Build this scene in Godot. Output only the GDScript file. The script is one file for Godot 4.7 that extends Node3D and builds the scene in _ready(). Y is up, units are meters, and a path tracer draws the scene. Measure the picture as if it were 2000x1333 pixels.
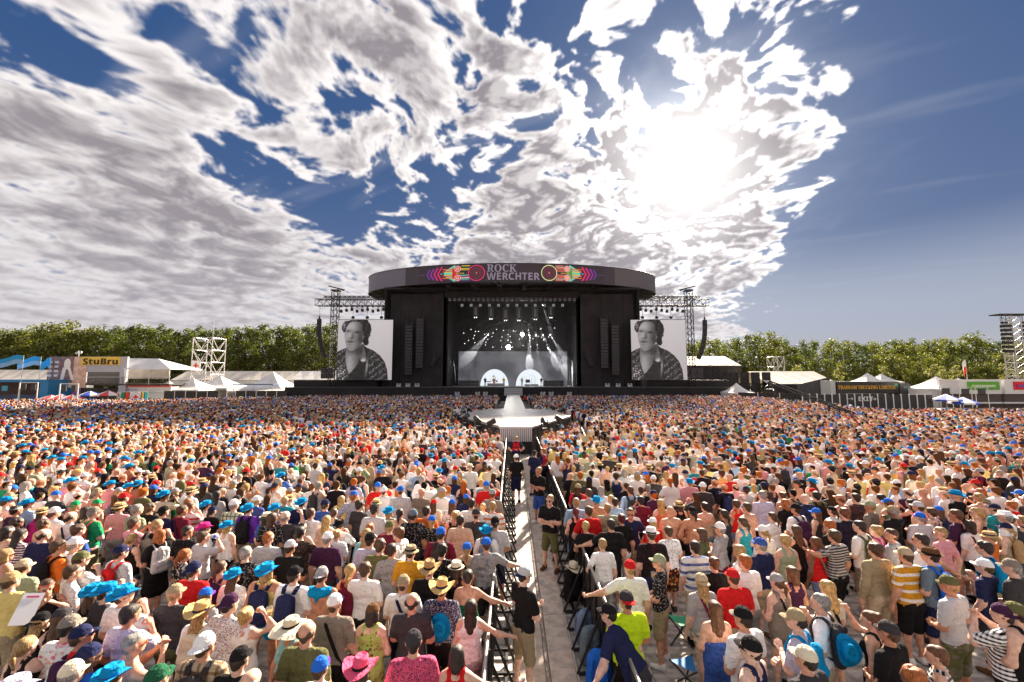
extends Node3D
# A festival field seen from a platform over the centre aisle: crowd, aisle with crowd barriers, small stage at its end, main stage,
# tents and stalls at both sides, a wood behind. y up, metres; the camera looks along -z.

const FOCAL := 800.0            # in pixels of the 2000 x 1333 photograph
const EYE := Vector3(0, 4.75, 0)
const TILT := 0.0909            # radians, upwards

var rng := RandomNumberGenerator.new()
var mats := {}
var taken := {}
var sun_dir := Vector3(0.364, 0.437, -0.822).normalized()

# ---------------------------------------------------------------- pixels to places
func ray(px: float, py: float) -> Vector3:
	var u := (px - 1000.0) / FOCAL
	var v := (666.5 - py) / FOCAL
	var c := cos(TILT)
	var s := sin(TILT)
	return Vector3(u, v * c + s, v * s - c)

func on_plane(px: float, py: float, h: float) -> Vector3:
	var r := ray(px, py)
	return EYE + r * ((h - EYE.y) / r.y)

func at_depth(px: float, py: float, d: float) -> Vector3:
	var r := ray(px, py)
	return EYE + r * (d / -r.z)

# ---------------------------------------------------------------- mesh builder
class MB:
	var v := PackedVector3Array()
	var n := PackedVector3Array()
	var uv := PackedVector2Array()
	var c := PackedColorArray()
	var col := Color(1, 1, 1)

	func tri(a: Vector3, b: Vector3, d: Vector3, na: Vector3, nb: Vector3, nd: Vector3, ua := Vector2.ZERO, ub := Vector2.ZERO, ud := Vector2.ZERO) -> void:
		if (b - a).cross(d - a).dot(na + nb + nd) > 0.0:
			v.append_array([a, d, b]); n.append_array([na, nd, nb]); uv.append_array([ua, ud, ub])
		else:
			v.append_array([a, b, d]); n.append_array([na, nb, nd]); uv.append_array([ua, ub, ud])
		c.append_array([col, col, col])

	func quad(a: Vector3, b: Vector3, d: Vector3, e: Vector3, out: Vector3, flip_uv := false) -> void:
		# corners in order round the face; uv runs a(0,1) b(1,1) d(1,0) e(0,0)
		var nn := (b - a).cross(e - a).normalized()
		if nn.length_squared() < 0.5: nn = (d - b).cross(a - b).normalized()
		if nn.dot(out) < 0.0: nn = -nn
		tri(a, b, d, nn, nn, nn, Vector2(0, 1), Vector2(1, 1), Vector2(1, 0))
		tri(a, d, e, nn, nn, nn, Vector2(0, 1), Vector2(1, 0), Vector2(0, 0))

	func box(at: Vector3, size: Vector3, b := Basis.IDENTITY) -> void:
		var h := size * 0.5
		for s in [-1.0, 1.0]:
			quad(at + b * Vector3(s * h.x, -h.y, -h.z), at + b * Vector3(s * h.x, -h.y, h.z), at + b * Vector3(s * h.x, h.y, h.z), at + b * Vector3(s * h.x, h.y, -h.z), b * Vector3(s, 0, 0))
			quad(at + b * Vector3(-h.x, s * h.y, -h.z), at + b * Vector3(h.x, s * h.y, -h.z), at + b * Vector3(h.x, s * h.y, h.z), at + b * Vector3(-h.x, s * h.y, h.z), b * Vector3(0, s, 0))
			quad(at + b * Vector3(-h.x, -h.y, s * h.z), at + b * Vector3(h.x, -h.y, s * h.z), at + b * Vector3(h.x, h.y, s * h.z), at + b * Vector3(-h.x, h.y, s * h.z), b * Vector3(0, 0, s))

	func rbox(at: Vector3, size: Vector3, ch: float, b := Basis.IDENTITY) -> void:
		# box with chamfered edges
		var h := size * 0.5
		var ax := [Vector3.RIGHT, Vector3.UP, Vector3.BACK]
		for i in 3:
			var j: int = (i + 1) % 3
			var k: int = (i + 2) % 3
			for s in [-1.0, 1.0]:
				var q := []
				for t in [[-1, -1], [1, -1], [1, 1], [-1, 1]]:
					q.append(at + b * (ax[i] * s * h[i] + ax[j] * t[0] * (h[j] - ch) + ax[k] * t[1] * (h[k] - ch)))
				quad(q[0], q[1], q[2], q[3], b * (ax[i] * s))
				for s2 in [-1.0, 1.0]:
					# edge between face i,s and face j,s2
					var e0: Vector3 = ax[i] * s * h[i] + ax[j] * s2 * (h[j] - ch)
					var e1: Vector3 = ax[i] * s * (h[i] - ch) + ax[j] * s2 * h[j]
					var kk: Vector3 = ax[k] * (h[k] - ch)
					quad(at + b * (e0 - kk), at + b * (e0 + kk), at + b * (e1 + kk), at + b * (e1 - kk), b * (ax[i] * s + ax[j] * s2))
		for sx in [-1.0, 1.0]:
			for sy in [-1.0, 1.0]:
				for sz in [-1.0, 1.0]:
					var nn := (b * Vector3(sx, sy, sz)).normalized()
					tri(at + b * Vector3(sx * h.x, sy * (h.y - ch), sz * (h.z - ch)), at + b * Vector3(sx * (h.x - ch), sy * h.y, sz * (h.z - ch)), at + b * Vector3(sx * (h.x - ch), sy * (h.y - ch), sz * h.z), nn, nn, nn)

	func tube(a: Vector3, b: Vector3, ra: float, rb := -1.0, sides := 6, caps := true) -> void:
		if rb < 0.0: rb = ra
		var d := (b - a).normalized()
		var x := d.cross(Vector3.UP if absf(d.y) < 0.9 else Vector3.RIGHT).normalized()
		var y := d.cross(x)
		for i in sides:
			var t0 := TAU * i / sides
			var t1 := TAU * (i + 1) / sides
			var n0 := x * cos(t0) + y * sin(t0)
			var n1 := x * cos(t1) + y * sin(t1)
			tri(a + n0 * ra, a + n1 * ra, b + n1 * rb, n0, n1, n1, Vector2(float(i) / sides, 0), Vector2(float(i + 1) / sides, 0), Vector2(float(i + 1) / sides, 1))
			tri(a + n0 * ra, b + n1 * rb, b + n0 * rb, n0, n1, n0, Vector2(float(i) / sides, 0), Vector2(float(i + 1) / sides, 1), Vector2(float(i) / sides, 1))
			if caps:
				tri(a, a + n0 * ra, a + n1 * ra, -d, -d, -d)
				tri(b, b + n0 * rb, b + n1 * rb, d, d, d)

	func path(pts: Array, r: float, sides := 6) -> void:
		for i in pts.size() - 1:
			tube(pts[i], pts[i + 1], r, r, sides, i == 0 or i == pts.size() - 2)

	func lathe(prof: Array, at: Vector3, sides := 16, sx := 1.0, sz := 1.0, b := Basis.IDENTITY) -> void:
		# prof: Vector2(radius, y) from bottom to top, outside to the right
		for i in prof.size() - 1:
			var p: Vector2 = prof[i]
			var q: Vector2 = prof[i + 1]
			var t: Vector2 = q - p
			if t.length_squared() < 1e-12: continue
			var nn := Vector2(t.y, -t.x).normalized()
			for k in sides:
				var a0 := TAU * k / sides
				var a1 := TAU * (k + 1) / sides
				var d0 := Vector3(cos(a0) * sx, 0, sin(a0) * sz)
				var d1 := Vector3(cos(a1) * sx, 0, sin(a1) * sz)
				var n0 := (b * Vector3(cos(a0) / sx * nn.x, nn.y, sin(a0) / sz * nn.x)).normalized()
				var n1 := (b * Vector3(cos(a1) / sx * nn.x, nn.y, sin(a1) / sz * nn.x)).normalized()
				var p0 := at + b * (d0 * p.x + Vector3.UP * p.y)
				var p1 := at + b * (d1 * p.x + Vector3.UP * p.y)
				var q0 := at + b * (d0 * q.x + Vector3.UP * q.y)
				var q1 := at + b * (d1 * q.x + Vector3.UP * q.y)
				if p.x > 1e-6: tri(p0, p1, q1, n0, n1, n1)
				if q.x > 1e-6: tri(p0, q1, q0, n0, n1, n0)

	func ball(at: Vector3, r: Vector3, n_lat := 6, n_lon := 10) -> void:
		for i in n_lat:
			var t0 := PI * i / n_lat - PI / 2
			var t1 := PI * (i + 1) / n_lat - PI / 2
			for k in n_lon:
				var a0 := TAU * k / n_lon
				var a1 := TAU * (k + 1) / n_lon
				var s := [Vector3(cos(t0) * cos(a0), sin(t0), cos(t0) * sin(a0)), Vector3(cos(t0) * cos(a1), sin(t0), cos(t0) * sin(a1)), Vector3(cos(t1) * cos(a1), sin(t1), cos(t1) * sin(a1)), Vector3(cos(t1) * cos(a0), sin(t1), cos(t1) * sin(a0))]
				var m := []
				for w in s: m.append((w / r).normalized())
				if i > 0: tri(at + s[0] * r, at + s[1] * r, at + s[2] * r, m[0], m[1], m[2])
				if i < n_lat - 1: tri(at + s[0] * r, at + s[2] * r, at + s[3] * r, m[0], m[2], m[3])

	func prism(poly: PackedVector2Array, b: Transform3D, depth: float) -> void:
		# polygon in xy, pushed along -z by depth
		var idx := Geometry2D.triangulate_polygon(poly)
		var up := b.basis.z
		for i in range(0, idx.size(), 3):
			var a := b * Vector3(poly[idx[i]].x, poly[idx[i]].y, 0)
			var q := b * Vector3(poly[idx[i + 1]].x, poly[idx[i + 1]].y, 0)
			var w := b * Vector3(poly[idx[i + 2]].x, poly[idx[i + 2]].y, 0)
			tri(a, q, w, up, up, up)
			tri(a - up * depth, q - up * depth, w - up * depth, -up, -up, -up)
		var cw := Geometry2D.is_polygon_clockwise(poly)
		for i in poly.size():
			var p := poly[i]
			var r := poly[(i + 1) % poly.size()]
			var e := r - p
			var o := Vector2(e.y, -e.x) * (-1.0 if cw else 1.0)
			quad(b * Vector3(p.x, p.y, 0), b * Vector3(r.x, r.y, 0), b * Vector3(r.x, r.y, -depth), b * Vector3(p.x, p.y, -depth), b.basis * Vector3(o.x, o.y, 0))

	func mesh() -> ArrayMesh:
		var a := []
		a.resize(Mesh.ARRAY_MAX)
		a[Mesh.ARRAY_VERTEX] = v
		a[Mesh.ARRAY_NORMAL] = n
		a[Mesh.ARRAY_TEX_UV] = uv
		a[Mesh.ARRAY_COLOR] = c
		var m := ArrayMesh.new()
		m.add_surface_from_arrays(Mesh.PRIMITIVE_TRIANGLES, a)
		return m

# ---------------------------------------------------------------- nodes
func numbered(called: String) -> String:
	taken[called] = taken.get(called, -1) + 1
	return called if taken[called] == 0 else "%s_%03d" % [called, taken[called]]

func tag(o: Node, label: String, category: String, group := "", kind := "") -> Node:
	if label: o.set_meta("label", label)
	if category: o.set_meta("category", category)
	if group: o.set_meta("group", group)
	if kind: o.set_meta("kind", kind)
	return o

func thing(called: String, label: String, category: String, at := Vector3.ZERO, turn := 0.0, group := "") -> Node3D:
	var o := Node3D.new()
	o.name = numbered(called)
	add_child(o)
	o.position = at
	o.rotation.y = turn
	tag(o, label, category, group)
	return o

func part(called: String, m: Variant, material: Material, parent: Node, at := Vector3.ZERO) -> MeshInstance3D:
	var o := MeshInstance3D.new()
	o.name = called if parent != self else numbered(called)
	o.mesh = m.mesh() if m is MB else m
	o.material_override = material
	o.position = at
	parent.add_child(o, true)
	return o

func structure(called: String, m: Variant, material: Material, at := Vector3.ZERO) -> MeshInstance3D:
	var o := part(called, m, material, self, at)
	o.set_meta("kind", "structure")
	return o

func dup(o: Node3D, at: Vector3, turn: float, label := "") -> Node3D:
	var c: Node3D = o.duplicate()
	c.name = numbered(String(o.name).rstrip("_0123456789"))
	add_child(c)
	c.position = at
	c.rotation.y = turn
	if label: c.set_meta("label", label)
	return c

# ---------------------------------------------------------------- materials
func srgb(r: float, g: float, b: float) -> Color:   # 0..255 as seen in a picture
	return Color(r / 255.0, g / 255.0, b / 255.0)

func lin(r: float, g: float, b: float) -> Color:    # real-world base colour
	return Color(r, g, b).linear_to_srgb()

func mat(key: String, col: Color, rough := 0.8, metal := 0.0) -> StandardMaterial3D:
	if mats.has(key): return mats[key]
	var m := StandardMaterial3D.new()
	m.resource_name = key
	m.albedo_color = col
	m.roughness = rough
	m.metallic = metal
	mats[key] = m
	return m

func noise(freq: float, octaves := 4, sd := 1, kind := FastNoiseLite.TYPE_SIMPLEX_SMOOTH) -> FastNoiseLite:
	var f := FastNoiseLite.new()
	f.seed = sd
	f.noise_type = kind
	f.frequency = freq
	f.fractal_octaves = octaves
	return f

func noise_tex(size: int, freq: float, octaves: int, sd: int, dark: Color, light: Color, lo := 0.0, hi := 1.0) -> ImageTexture:
	var im: Image = noise(freq, octaves, sd).get_seamless_image(size, size)
	im.convert(Image.FORMAT_RGB8)
	var by := im.get_data()
	for i in range(0, by.size(), 3):
		var t := clampf((by[i] / 255.0 - lo) / (hi - lo), 0.0, 1.0)
		var q := dark.lerp(light, t)
		by[i] = int(q.r * 255); by[i + 1] = int(q.g * 255); by[i + 2] = int(q.b * 255)
	return ImageTexture.create_from_image(Image.create_from_data(size, size, false, Image.FORMAT_RGB8, by))

func bump_tex(size: int, freq: float, octaves: int, sd: int, strength: float, stretch := 1) -> ImageTexture:
	var im: Image = noise(freq, octaves, sd).get_seamless_image(size, size)
	if stretch > 1:
		im.resize(size, size * stretch, Image.INTERPOLATE_BILINEAR)
		im = im.get_region(Rect2i(0, 0, size, size * stretch))
	im.bump_map_to_normal_map(strength)
	return ImageTexture.create_from_image(im)

func tri_mat(key: String, tex: Texture2D, scale: float, rough := 0.85, world := true, normal: Texture2D = null, nscale := 1.0) -> StandardMaterial3D:
	var m := mat(key, Color.WHITE, rough)
	m.albedo_texture = tex
	m.uv1_triplanar = true
	m.uv1_world_triplanar = world
	m.uv1_scale = Vector3.ONE * scale
	if normal:
		m.normal_enabled = true
		m.normal_texture = normal
		m.normal_scale = nscale
	return m

# ---------------------------------------------------------------- camera, sky, sun
var n_big: FastNoiseLite
var n_mid: FastNoiseLite
var n_fine: FastNoiseLite
var n_warp: FastNoiseLite
var gaps := []      # [direction, 1 / (2 s^2), amount]

func gap(px: float, py: float, deg: float, amount: float, px2 := -1.0, py2 := -1.0) -> void:
	# an opening (amount < 0) or a bank (amount > 0) in the cloud layer, along a line of directions
	var steps := 1 if px2 < 0 else 6
	for i in steps:
		var t := 0.0 if steps == 1 else float(i) / (steps - 1)
		var s := deg_to_rad(deg)
		gaps.append([ray(lerpf(px, px2, t), lerpf(py, py2, t)).normalized(), 1.0 / (2.0 * s * s), amount * (1.0 if steps == 1 else 0.42)])

func lumps(q: Vector2, far: float) -> Vector3:
	# the layer's unevenness, drawn out along rows that run away to the sun's side: (large, middle, fine)
	var r := Vector2(q.x * 0.985 - q.y * 0.17, q.x * 0.17 + q.y * 0.985)
	return Vector3(n_big.get_noise_2d(r.x * 1.7, r.y * 0.95), n_mid.get_noise_2d(r.x * 5.6, r.y * 4.7), n_fine.get_noise_2d(r.x * 18.0, r.y * 16.0))

func sky_color(d: Vector3) -> Vector3:
	var e := rad_to_deg(asin(clampf(d.y, -1, 1)))
	var ang := rad_to_deg(acos(clampf(d.dot(sun_dir), -1, 1)))
	# air
	var low := exp(-maxf(e, 0) / 8.0)
	var air := Vector3(0.016, 0.062, 0.185).lerp(Vector3(0.075, 0.135, 0.28), exp(-maxf(e, 0) / 17.0)).lerp(Vector3(0.30, 0.335, 0.42).lerp(Vector3(0.37, 0.36, 0.375), 1.0 - smoothstep(1.0, 7.0, e)), maxf(low, 1.0 - smoothstep(6.5, 19.0, e)))
	if d.y < 0.005: return air + Vector3(1, 0.98, 0.94) * exp(-ang / 14.0) * 0.2
	# cloud sheet on a curved layer
	var k := 1.0 / (d.y + 0.085)
	var p := Vector2(d.x, -d.z) * k
	var w := Vector2(n_warp.get_noise_2d(p.x * 1.1, p.y * 1.1), n_warp.get_noise_2d(p.x * 1.1 + 40, p.y * 1.1 - 17)) * 0.13
	var q := p + w
	var cover := 0.24
	for g in gaps:
		var dt: float = d.dot(g[0])
		if dt > -0.1: cover += g[2] * exp(-(2.0 - 2.0 * dt) * g[1])
	var far := clampf((e - 4.0) / 18.0, 0.0, 1.0)          # far lumps melt into streaks
	var l := lumps(q, far)
	var uneven := 1.0 + 0.5 * l.x - 0.35 * l.y
	var g1 := exp(-(ang * ang) * uneven / 52.0)
	var g2 := exp(-ang * uneven / 8.5)
	var g3 := exp(-ang / 24.0)
	air += Vector3(1, 0.98, 0.94) * (g1 * 1.1 + exp(-ang / 8.0) * 0.42 + g3 * 0.05)
	var puff := lerpf(0.42, 1.0, far)
	var soft := clampf((ang - 18.0) / 40.0, 0.0, 1.0)
	var lump := lerpf(0.80, 0.66, soft)
	var body := cover + l.x * 0.40 + (l.y * lump + l.z * 0.22) * puff
	var dens := smoothstep(-0.05 - 0.07 * soft, 0.14 + 0.12 * soft, body)
	# how much cloud lies towards the sun: rims that face it are bright, thick middles grey
	var sp := Vector2(sun_dir.x, -sun_dir.z) / (sun_dir.y + 0.085)
	var step := (sp - p).limit_length(0.05)
	var l2 := lumps(q + step, far)
	var body2 := cover + l2.x * 0.40 + (l2.y * lump + l2.z * 0.22) * puff
	var rim := clampf(0.5 + (body - body2) * 1.5, 0.0, 1.0)
	var thick := clampf(smoothstep(lerpf(0.05, 0.10, soft), lerpf(0.46, 0.80, soft), body) + (0.5 - rim) * lerpf(0.35, 0.85, far) * (1.0 - 0.35 * soft), 0.0, 1.0)
	var lit := Vector3(0.78, 0.735, 0.725)
	var dim := Vector3(0.255, 0.228, 0.250)
	var col := lit.lerp(dim, thick)
	col += Vector3(1, 0.97, 0.92) * ((g1 * 6.0 + g2 * 1.8) * (1.0 - 0.88 * thick) + g3 * 0.26 * (1.0 - thick))
	# haze towards the horizon
	col = col.lerp(Vector3(0.46, 0.42, 0.44), low * 0.75)
	# thin high streaks
	var cs := Vector2(p.x * 0.86 - p.y * 0.5, p.x * 0.5 + p.y * 0.86)
	var veil := smoothstep(0.12, 0.6, n_big.get_noise_2d(cs.x * 0.55 + 9.0, cs.y * 2.6)) * 0.35 * far
	air = air.lerp(Vector3(0.45, 0.46, 0.52), veil * 0.5)
	return air.lerp(col, dens * lerpf(0.82, 1.0, far))

func make_sky() -> Image:
	n_big = noise(1.0, 4, 21)
	n_mid = noise(1.0, 5, 5)
	n_fine = noise(1.0, 4, 9)
	n_warp = noise(1.0, 3, 33)
	gap(640, 395, 3.0, -0.62, 900, 385)
	gap(560, 350, 2.0, -0.55, 400, 285)
	gap(610, 430, 2.0, -0.45, 690, 430)
	gap(330, 50, 2.0, -0.50, 500, 120)
	gap(0, 70, 2.0, -0.62, 230, 140)
	gap(520, 200, 1.5, -0.35, 690, 245)
	gap(880, 0, 2.2, -0.50, 1130, 0)
	gap(820, 60, 1.4, -0.40, 920, 140)
	gap(1010, 150, 1.5, -0.22)
	gap(1100, 90, 1.6, -0.22)
	gap(1260, 130, 2.2, -0.30)
	gap(1900, 40, 3.6, -0.85, 1910, 330)
	gap(2060, 100, 7.0, -1.2, 2040, 500)
	gap(1850, 430, 3.2, -0.85, 1740, 510)
	gap(1620, 570, 2.6, -0.95, 1950, 520)
	gap(1500, 615, 2.4, -0.8, 1950, 620)
	gap(2500, 100, 13.0, -1.2, 2500, 560)
	gap(1640, 90, 4.0, 0.16, 1640, 330)
	gap(1720, 250, 1.6, -0.20)
	gap(1560, 60, 1.6, -0.3)
	gap(1660, 400, 1.5, -0.3, 1560, 470)
	gap(1390, 300, 5.0, 0.26, 1400, 480)
	gap(200, 330, 9.0, 0.16, 480, 520)
	gap(60, 220, 6.0, 0.10)
	gap(900, 470, 5.0, 0.22, 1180, 500)
	gap(760, 200, 6.0, 0.06)
	var W := 3072
	var H := 1536
	var small := PackedFloat32Array()
	var sw := 768
	var sh := 384
	small.resize(sw * sh * 3)
	for j in sh:
		var el := PI * (0.5 - (j + 0.5) / sh)
		for i in sw:
			var az := TAU * ((i + 0.5) / sw - 0.5)
			var c := sky_color(Vector3(sin(az) * cos(el), sin(el), -cos(az) * cos(el))) if el > -0.03 else Vector3(0.22, 0.20, 0.18)
			var o := (j * sw + i) * 3
			small[o] = c.x; small[o + 1] = c.y; small[o + 2] = c.z
	var im := Image.create_from_data(sw, sh, false, Image.FORMAT_RGBF, small.to_byte_array())
	im.resize(W, H, Image.INTERPOLATE_BILINEAR)
	# the part in view, finely
	var x0 := int(W * (0.5 - 57.0 / 360.0))
	var x1 := int(W * (0.5 + 57.0 / 360.0))
	var y0 := int(H * (0.5 - 50.0 / 180.0))
	var y1 := int(H * 0.503)
	var ww := x1 - x0
	var rows := []
	rows.resize(y1 - y0)
	var work := func(j: int) -> void:
		var row := PackedFloat32Array()
		row.resize(ww * 3)
		var el := PI * (0.5 - (j + y0 + 0.5) / H)
		for i in ww:
			var az := TAU * ((i + x0 + 0.5) / W - 0.5)
			var c := sky_color(Vector3(sin(az) * cos(el), sin(el), -cos(az) * cos(el)))
			row[i * 3] = c.x; row[i * 3 + 1] = c.y; row[i * 3 + 2] = c.z
		rows[j] = row
	var id := WorkerThreadPool.add_group_task(work, y1 - y0, -1, true)
	WorkerThreadPool.wait_for_group_task_completion(id)
	var fine := PackedFloat32Array()
	for row in rows: fine.append_array(row)
	var win := Image.create_from_data(ww, y1 - y0, false, Image.FORMAT_RGBF, fine.to_byte_array())
	im.blit_rect(win, Rect2i(0, 0, ww, y1 - y0), Vector2i(x0, y0))
	# the panorama starts and ends straight ahead
	var turned := Image.create(W, H, false, Image.FORMAT_RGBF)
	turned.blit_rect(im, Rect2i(W / 2, 0, W / 2, H), Vector2i(0, 0))
	turned.blit_rect(im, Rect2i(0, 0, W / 2, H), Vector2i(W / 2, 0))
	return turned

func set_view() -> void:
	var cam := Camera3D.new()
	cam.name = "camera"
	add_child(cam)
	cam.position = EYE
	cam.rotation = Vector3(TILT, 0, 0)
	cam.fov = rad_to_deg(2.0 * atan(666.5 / FOCAL))
	cam.far = 2500.0
	cam.near = 0.1
	cam.current = true
	var env := Environment.new()
	env.background_mode = Environment.BG_SKY
	var sky := Sky.new()
	var sm := PanoramaSkyMaterial.new()
	sm.panorama = ImageTexture.create_from_image(make_sky())
	sky.sky_material = sm
	env.sky = sky
	env.background_energy_multiplier = 0.32
	env.tonemap_mode = Environment.TONE_MAPPER_LINEAR
	env.tonemap_exposure = 4.0
	env.volumetric_fog_enabled = true
	env.volumetric_fog_density = 0.0
	env.sdfgi_enabled = true
	env.ssao_enabled = true
	env.ssil_enabled = true
	var we := WorldEnvironment.new()
	we.name = "environment"
	we.environment = env
	add_child(we)
	var sun := DirectionalLight3D.new()
	sun.name = "sun"
	sun.light_energy = 1.6
	sun.light_color = Color(1.0, 0.93, 0.84)
	sun.light_angular_distance = 2.0
	sun.shadow_enabled = true
	add_child(sun)
	sun.look_at_from_position(Vector3.ZERO, -sun_dir, Vector3.UP)

# ---------------------------------------------------------------- ground, aisle, barriers, small stage
func rib_normal() -> ImageTexture:
	var im := Image.create(64, 64, false, Image.FORMAT_L8)
	for y in 64:
		for x in 64:
			var t := sin(TAU * y / 64.0 * 4.0)
			im.set_pixel(x, y, Color.from_hsv(0, 0, clampf(0.5 + t * 0.5, 0, 1)))
	im.bump_map_to_normal_map(5.0)
	return ImageTexture.create_from_image(im)

func build_ground() -> void:
	var earth := tri_mat("earth", noise_tex(512, 0.012, 5, 3, lin(0.10, 0.085, 0.05), lin(0.24, 0.20, 0.13), 0.2, 0.8), 0.11, 0.95)
	var g := MB.new()
	g.quad(Vector3(-900, 0, 60), Vector3(900, 0, 60), Vector3(900, 0, -1500), Vector3(-900, 0, -1500), Vector3.UP)
	structure("ground", g, earth, Vector3(0, -0.045, 0))
	var track := tri_mat("trackway", noise_tex(512, 0.02, 5, 14, lin(0.32, 0.285, 0.25), lin(0.55, 0.50, 0.44), 0.2, 0.8), 0.28, 0.6, true, rib_normal(), 0.7)
	track.uv1_scale = Vector3(0.28, 0.28, 0.28)
	var f := MB.new()
	f.quad(Vector3(-90, 0, 8), Vector3(90, 0, 8), Vector3(90, 0, -78), Vector3(-90, 0, -78), Vector3.UP)
	structure("field_floor", f, track, Vector3(0, -0.03, 0))
	# ribbed floor panels round the aisle, near enough to be told apart
	var rib := []
	var nr := rib_normal()
	for i in 4:
		var c := [lin(0.47, 0.425, 0.375), lin(0.51, 0.46, 0.405), lin(0.43, 0.385, 0.34), lin(0.55, 0.50, 0.44)][i] as Color
		var m := tri_mat("floor panel %d" % i, noise_tex(256, 0.018, 5, 50 + i, c.darkened(0.18), c.lightened(0.08), 0.25, 0.7), 0.9, 0.6, true)
		m.normal_enabled = true
		m.normal_texture = nr
		m.normal_scale = 0.8
		rib.append(m)
	var floor_node := Node3D.new()
	floor_node.name = "floor"
	floor_node.set_meta("kind", "structure")
	add_child(floor_node)
	var shape := MB.new()
	shape.rbox(Vector3(0, -0.0125, 0), Vector3(1.185, 0.025, 2.385), 0.006)
	var sm := shape.mesh()
	var r := RandomNumberGenerator.new()
	r.seed = 3
	for side in [-1, 1]:
		for i in 12:
			for j in 5:
				var x: float = (0.05 - 0.6 - i * 1.2) if side < 0 else (1.055 + 0.6 + i * 1.2)
				var o := part("floor_panel", sm, rib[r.randi() % 4], floor_node, Vector3(x, r.randf_range(-0.003, 0.003), -4.2 - j * 2.4 - (1.2 if i % 2 else 0.0)))
				o.rotation.z = r.randf_range(-0.003, 0.003)

func build_aisle() -> void:
	var aisle := Node3D.new()
	aisle.name = "aisle"
	aisle.set_meta("kind", "structure")
	add_child(aisle)
	var ms := []
	for i in 3:
		var c := [lin(0.60, 0.49, 0.41), lin(0.55, 0.45, 0.375), lin(0.64, 0.53, 0.45)][i] as Color
		ms.append(tri_mat("aisle board %d" % i, noise_tex(256, 0.014, 6, 70 + i, c.darkened(0.15), c.lightened(0.05), 0.18, 0.62), 0.9, 0.62))
	var strip := tri_mat("cable strip", noise_tex(128, 0.05, 4, 77, lin(0.22, 0.18, 0.15), lin(0.52, 0.45, 0.38), 0.3, 0.7), 1.6, 0.6)
	var edge := mat("aisle edge", lin(0.55, 0.50, 0.45), 0.45, 0.3)
	var a := MB.new(); a.rbox(Vector3(0, -0.01, 0), Vector3(0.475, 0.05, 2.385), 0.004)
	var b := MB.new(); b.rbox(Vector3(0, -0.01, 0), Vector3(0.415, 0.05, 2.385), 0.004)
	var s := MB.new(); s.rbox(Vector3(0, 0.004, 0), Vector3(0.058, 0.032, 2.39), 0.008)
	var e := MB.new(); e.rbox(Vector3(0, 0, 0), Vector3(0.028, 0.075, 2.38), 0.006)
	var am := a.mesh(); var bm := b.mesh(); var sm := s.mesh(); var em := e.mesh()
	for j in 9:
		var z := -5.1 - j * 2.4
		part("board", am, ms[j % 3], aisle, Vector3(0.305, 0, z))
		part("board", bm, ms[(j * 2 + 1) % 3], aisle, Vector3(0.83, 0, z))
		part("cable_strip", sm, strip, aisle, Vector3(0.577, 0.022, z))
		part("edge_rail", em, edge, aisle, Vector3(0.048, 0.004, z))
		part("edge_rail", em, edge, aisle, Vector3(1.056, 0.004, z))
	# bits of tape and confetti on the boards
	var tape := mat("pink tape", lin(0.75, 0.30, 0.24), 0.7)
	var r := RandomNumberGenerator.new()
	r.seed = 12
	for q in 12:
		var t := MB.new()
		t.box(Vector3.ZERO, Vector3(r.randf_range(0.05, 0.12), 0.002, r.randf_range(0.03, 0.06)), Basis(Vector3.UP, r.randf() * 3))
		tag(part("tape", t, tape, self, Vector3([0.577, 0.13, 0.98][q % 3], 0.041 if q % 3 == 0 else 0.018, -5.6 - q * 0.93)), "scrap of pink tape stuck on the aisle boards", "tape", "tape scraps on the aisle")
	# crowd barriers on both sides
	var black := mat("barrier steel", lin(0.020, 0.020, 0.022), 0.42, 0.35)
	var sheet := mat("barrier sheet", lin(0.030, 0.029, 0.031), 0.5, 0.2)
	var worn := mat("worn rail", lin(0.48, 0.45, 0.42), 0.38, 0.75)
	var proto := thing("crowd_barrier", "black steel crowd barrier unit with slanting struts lining the aisle", "barrier", Vector3.ZERO, 0, "barriers lining the aisle")
	var p := MB.new()
	p.rbox(Vector3(0, 0.60, 0), Vector3(0.035, 1.02, 1.13), 0.006)
	part("panel", p, sheet, proto)
	p = MB.new(); p.tube(Vector3(0, 1.14, -0.565), Vector3(0, 1.14, 0.565), 0.026, -1, 8)
	part("top_rail", p, worn, proto)
	for z in [-0.29, 0.29]:
		p = MB.new()
		p.tube(Vector3(0, 1.10, z), Vector3(-0.445, 0.05, z), 0.021, -1, 8)
		part("strut", p, black, proto)
		p = MB.new()
		p.rbox(Vector3(-0.22, 0.025, z), Vector3(0.50, 0.04, 0.05), 0.006)
		part("foot", p, black, proto)
		p = MB.new()
		p.rbox(Vector3(-0.03, 0.58, z), Vector3(0.04, 1.06, 0.04), 0.006)
		part("upright", p, black, proto)
	p = MB.new()
	p.rbox(Vector3(-0.25, 0.012, 0), Vector3(0.05, 0.018, 1.10), 0.004)
	part("tie_bar", p, black, proto)
	var first := true
	for j in 19:
		var z := -4.4 - j * 1.165
		for side in [-1.0, 1.0]:
			var at := Vector3(0.585 + side * 0.925, 0.012, z)
			var o: Node3D = proto if first else dup(proto, at, 0.0)
			first = false
			o.position = at
			if side < 0: o.rotation.y = PI
	# grey fence panels that cut the crowd off before the small stage
	var galv := mat("galvanised", lin(0.50, 0.50, 0.50), 0.45, 0.5)
	var fence := thing("fence_panel", "grey steel crowd fence panel with upright bars before the small stage", "fence", Vector3.ZERO, 0, "grey fence panels in the crowd")
	for y in [0.12, 1.12]:
		p = MB.new(); p.tube(Vector3(-1.1, y, 0), Vector3(1.1, y, 0), 0.022, -1, 6)
		part("rail", p, galv, fence)
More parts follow.
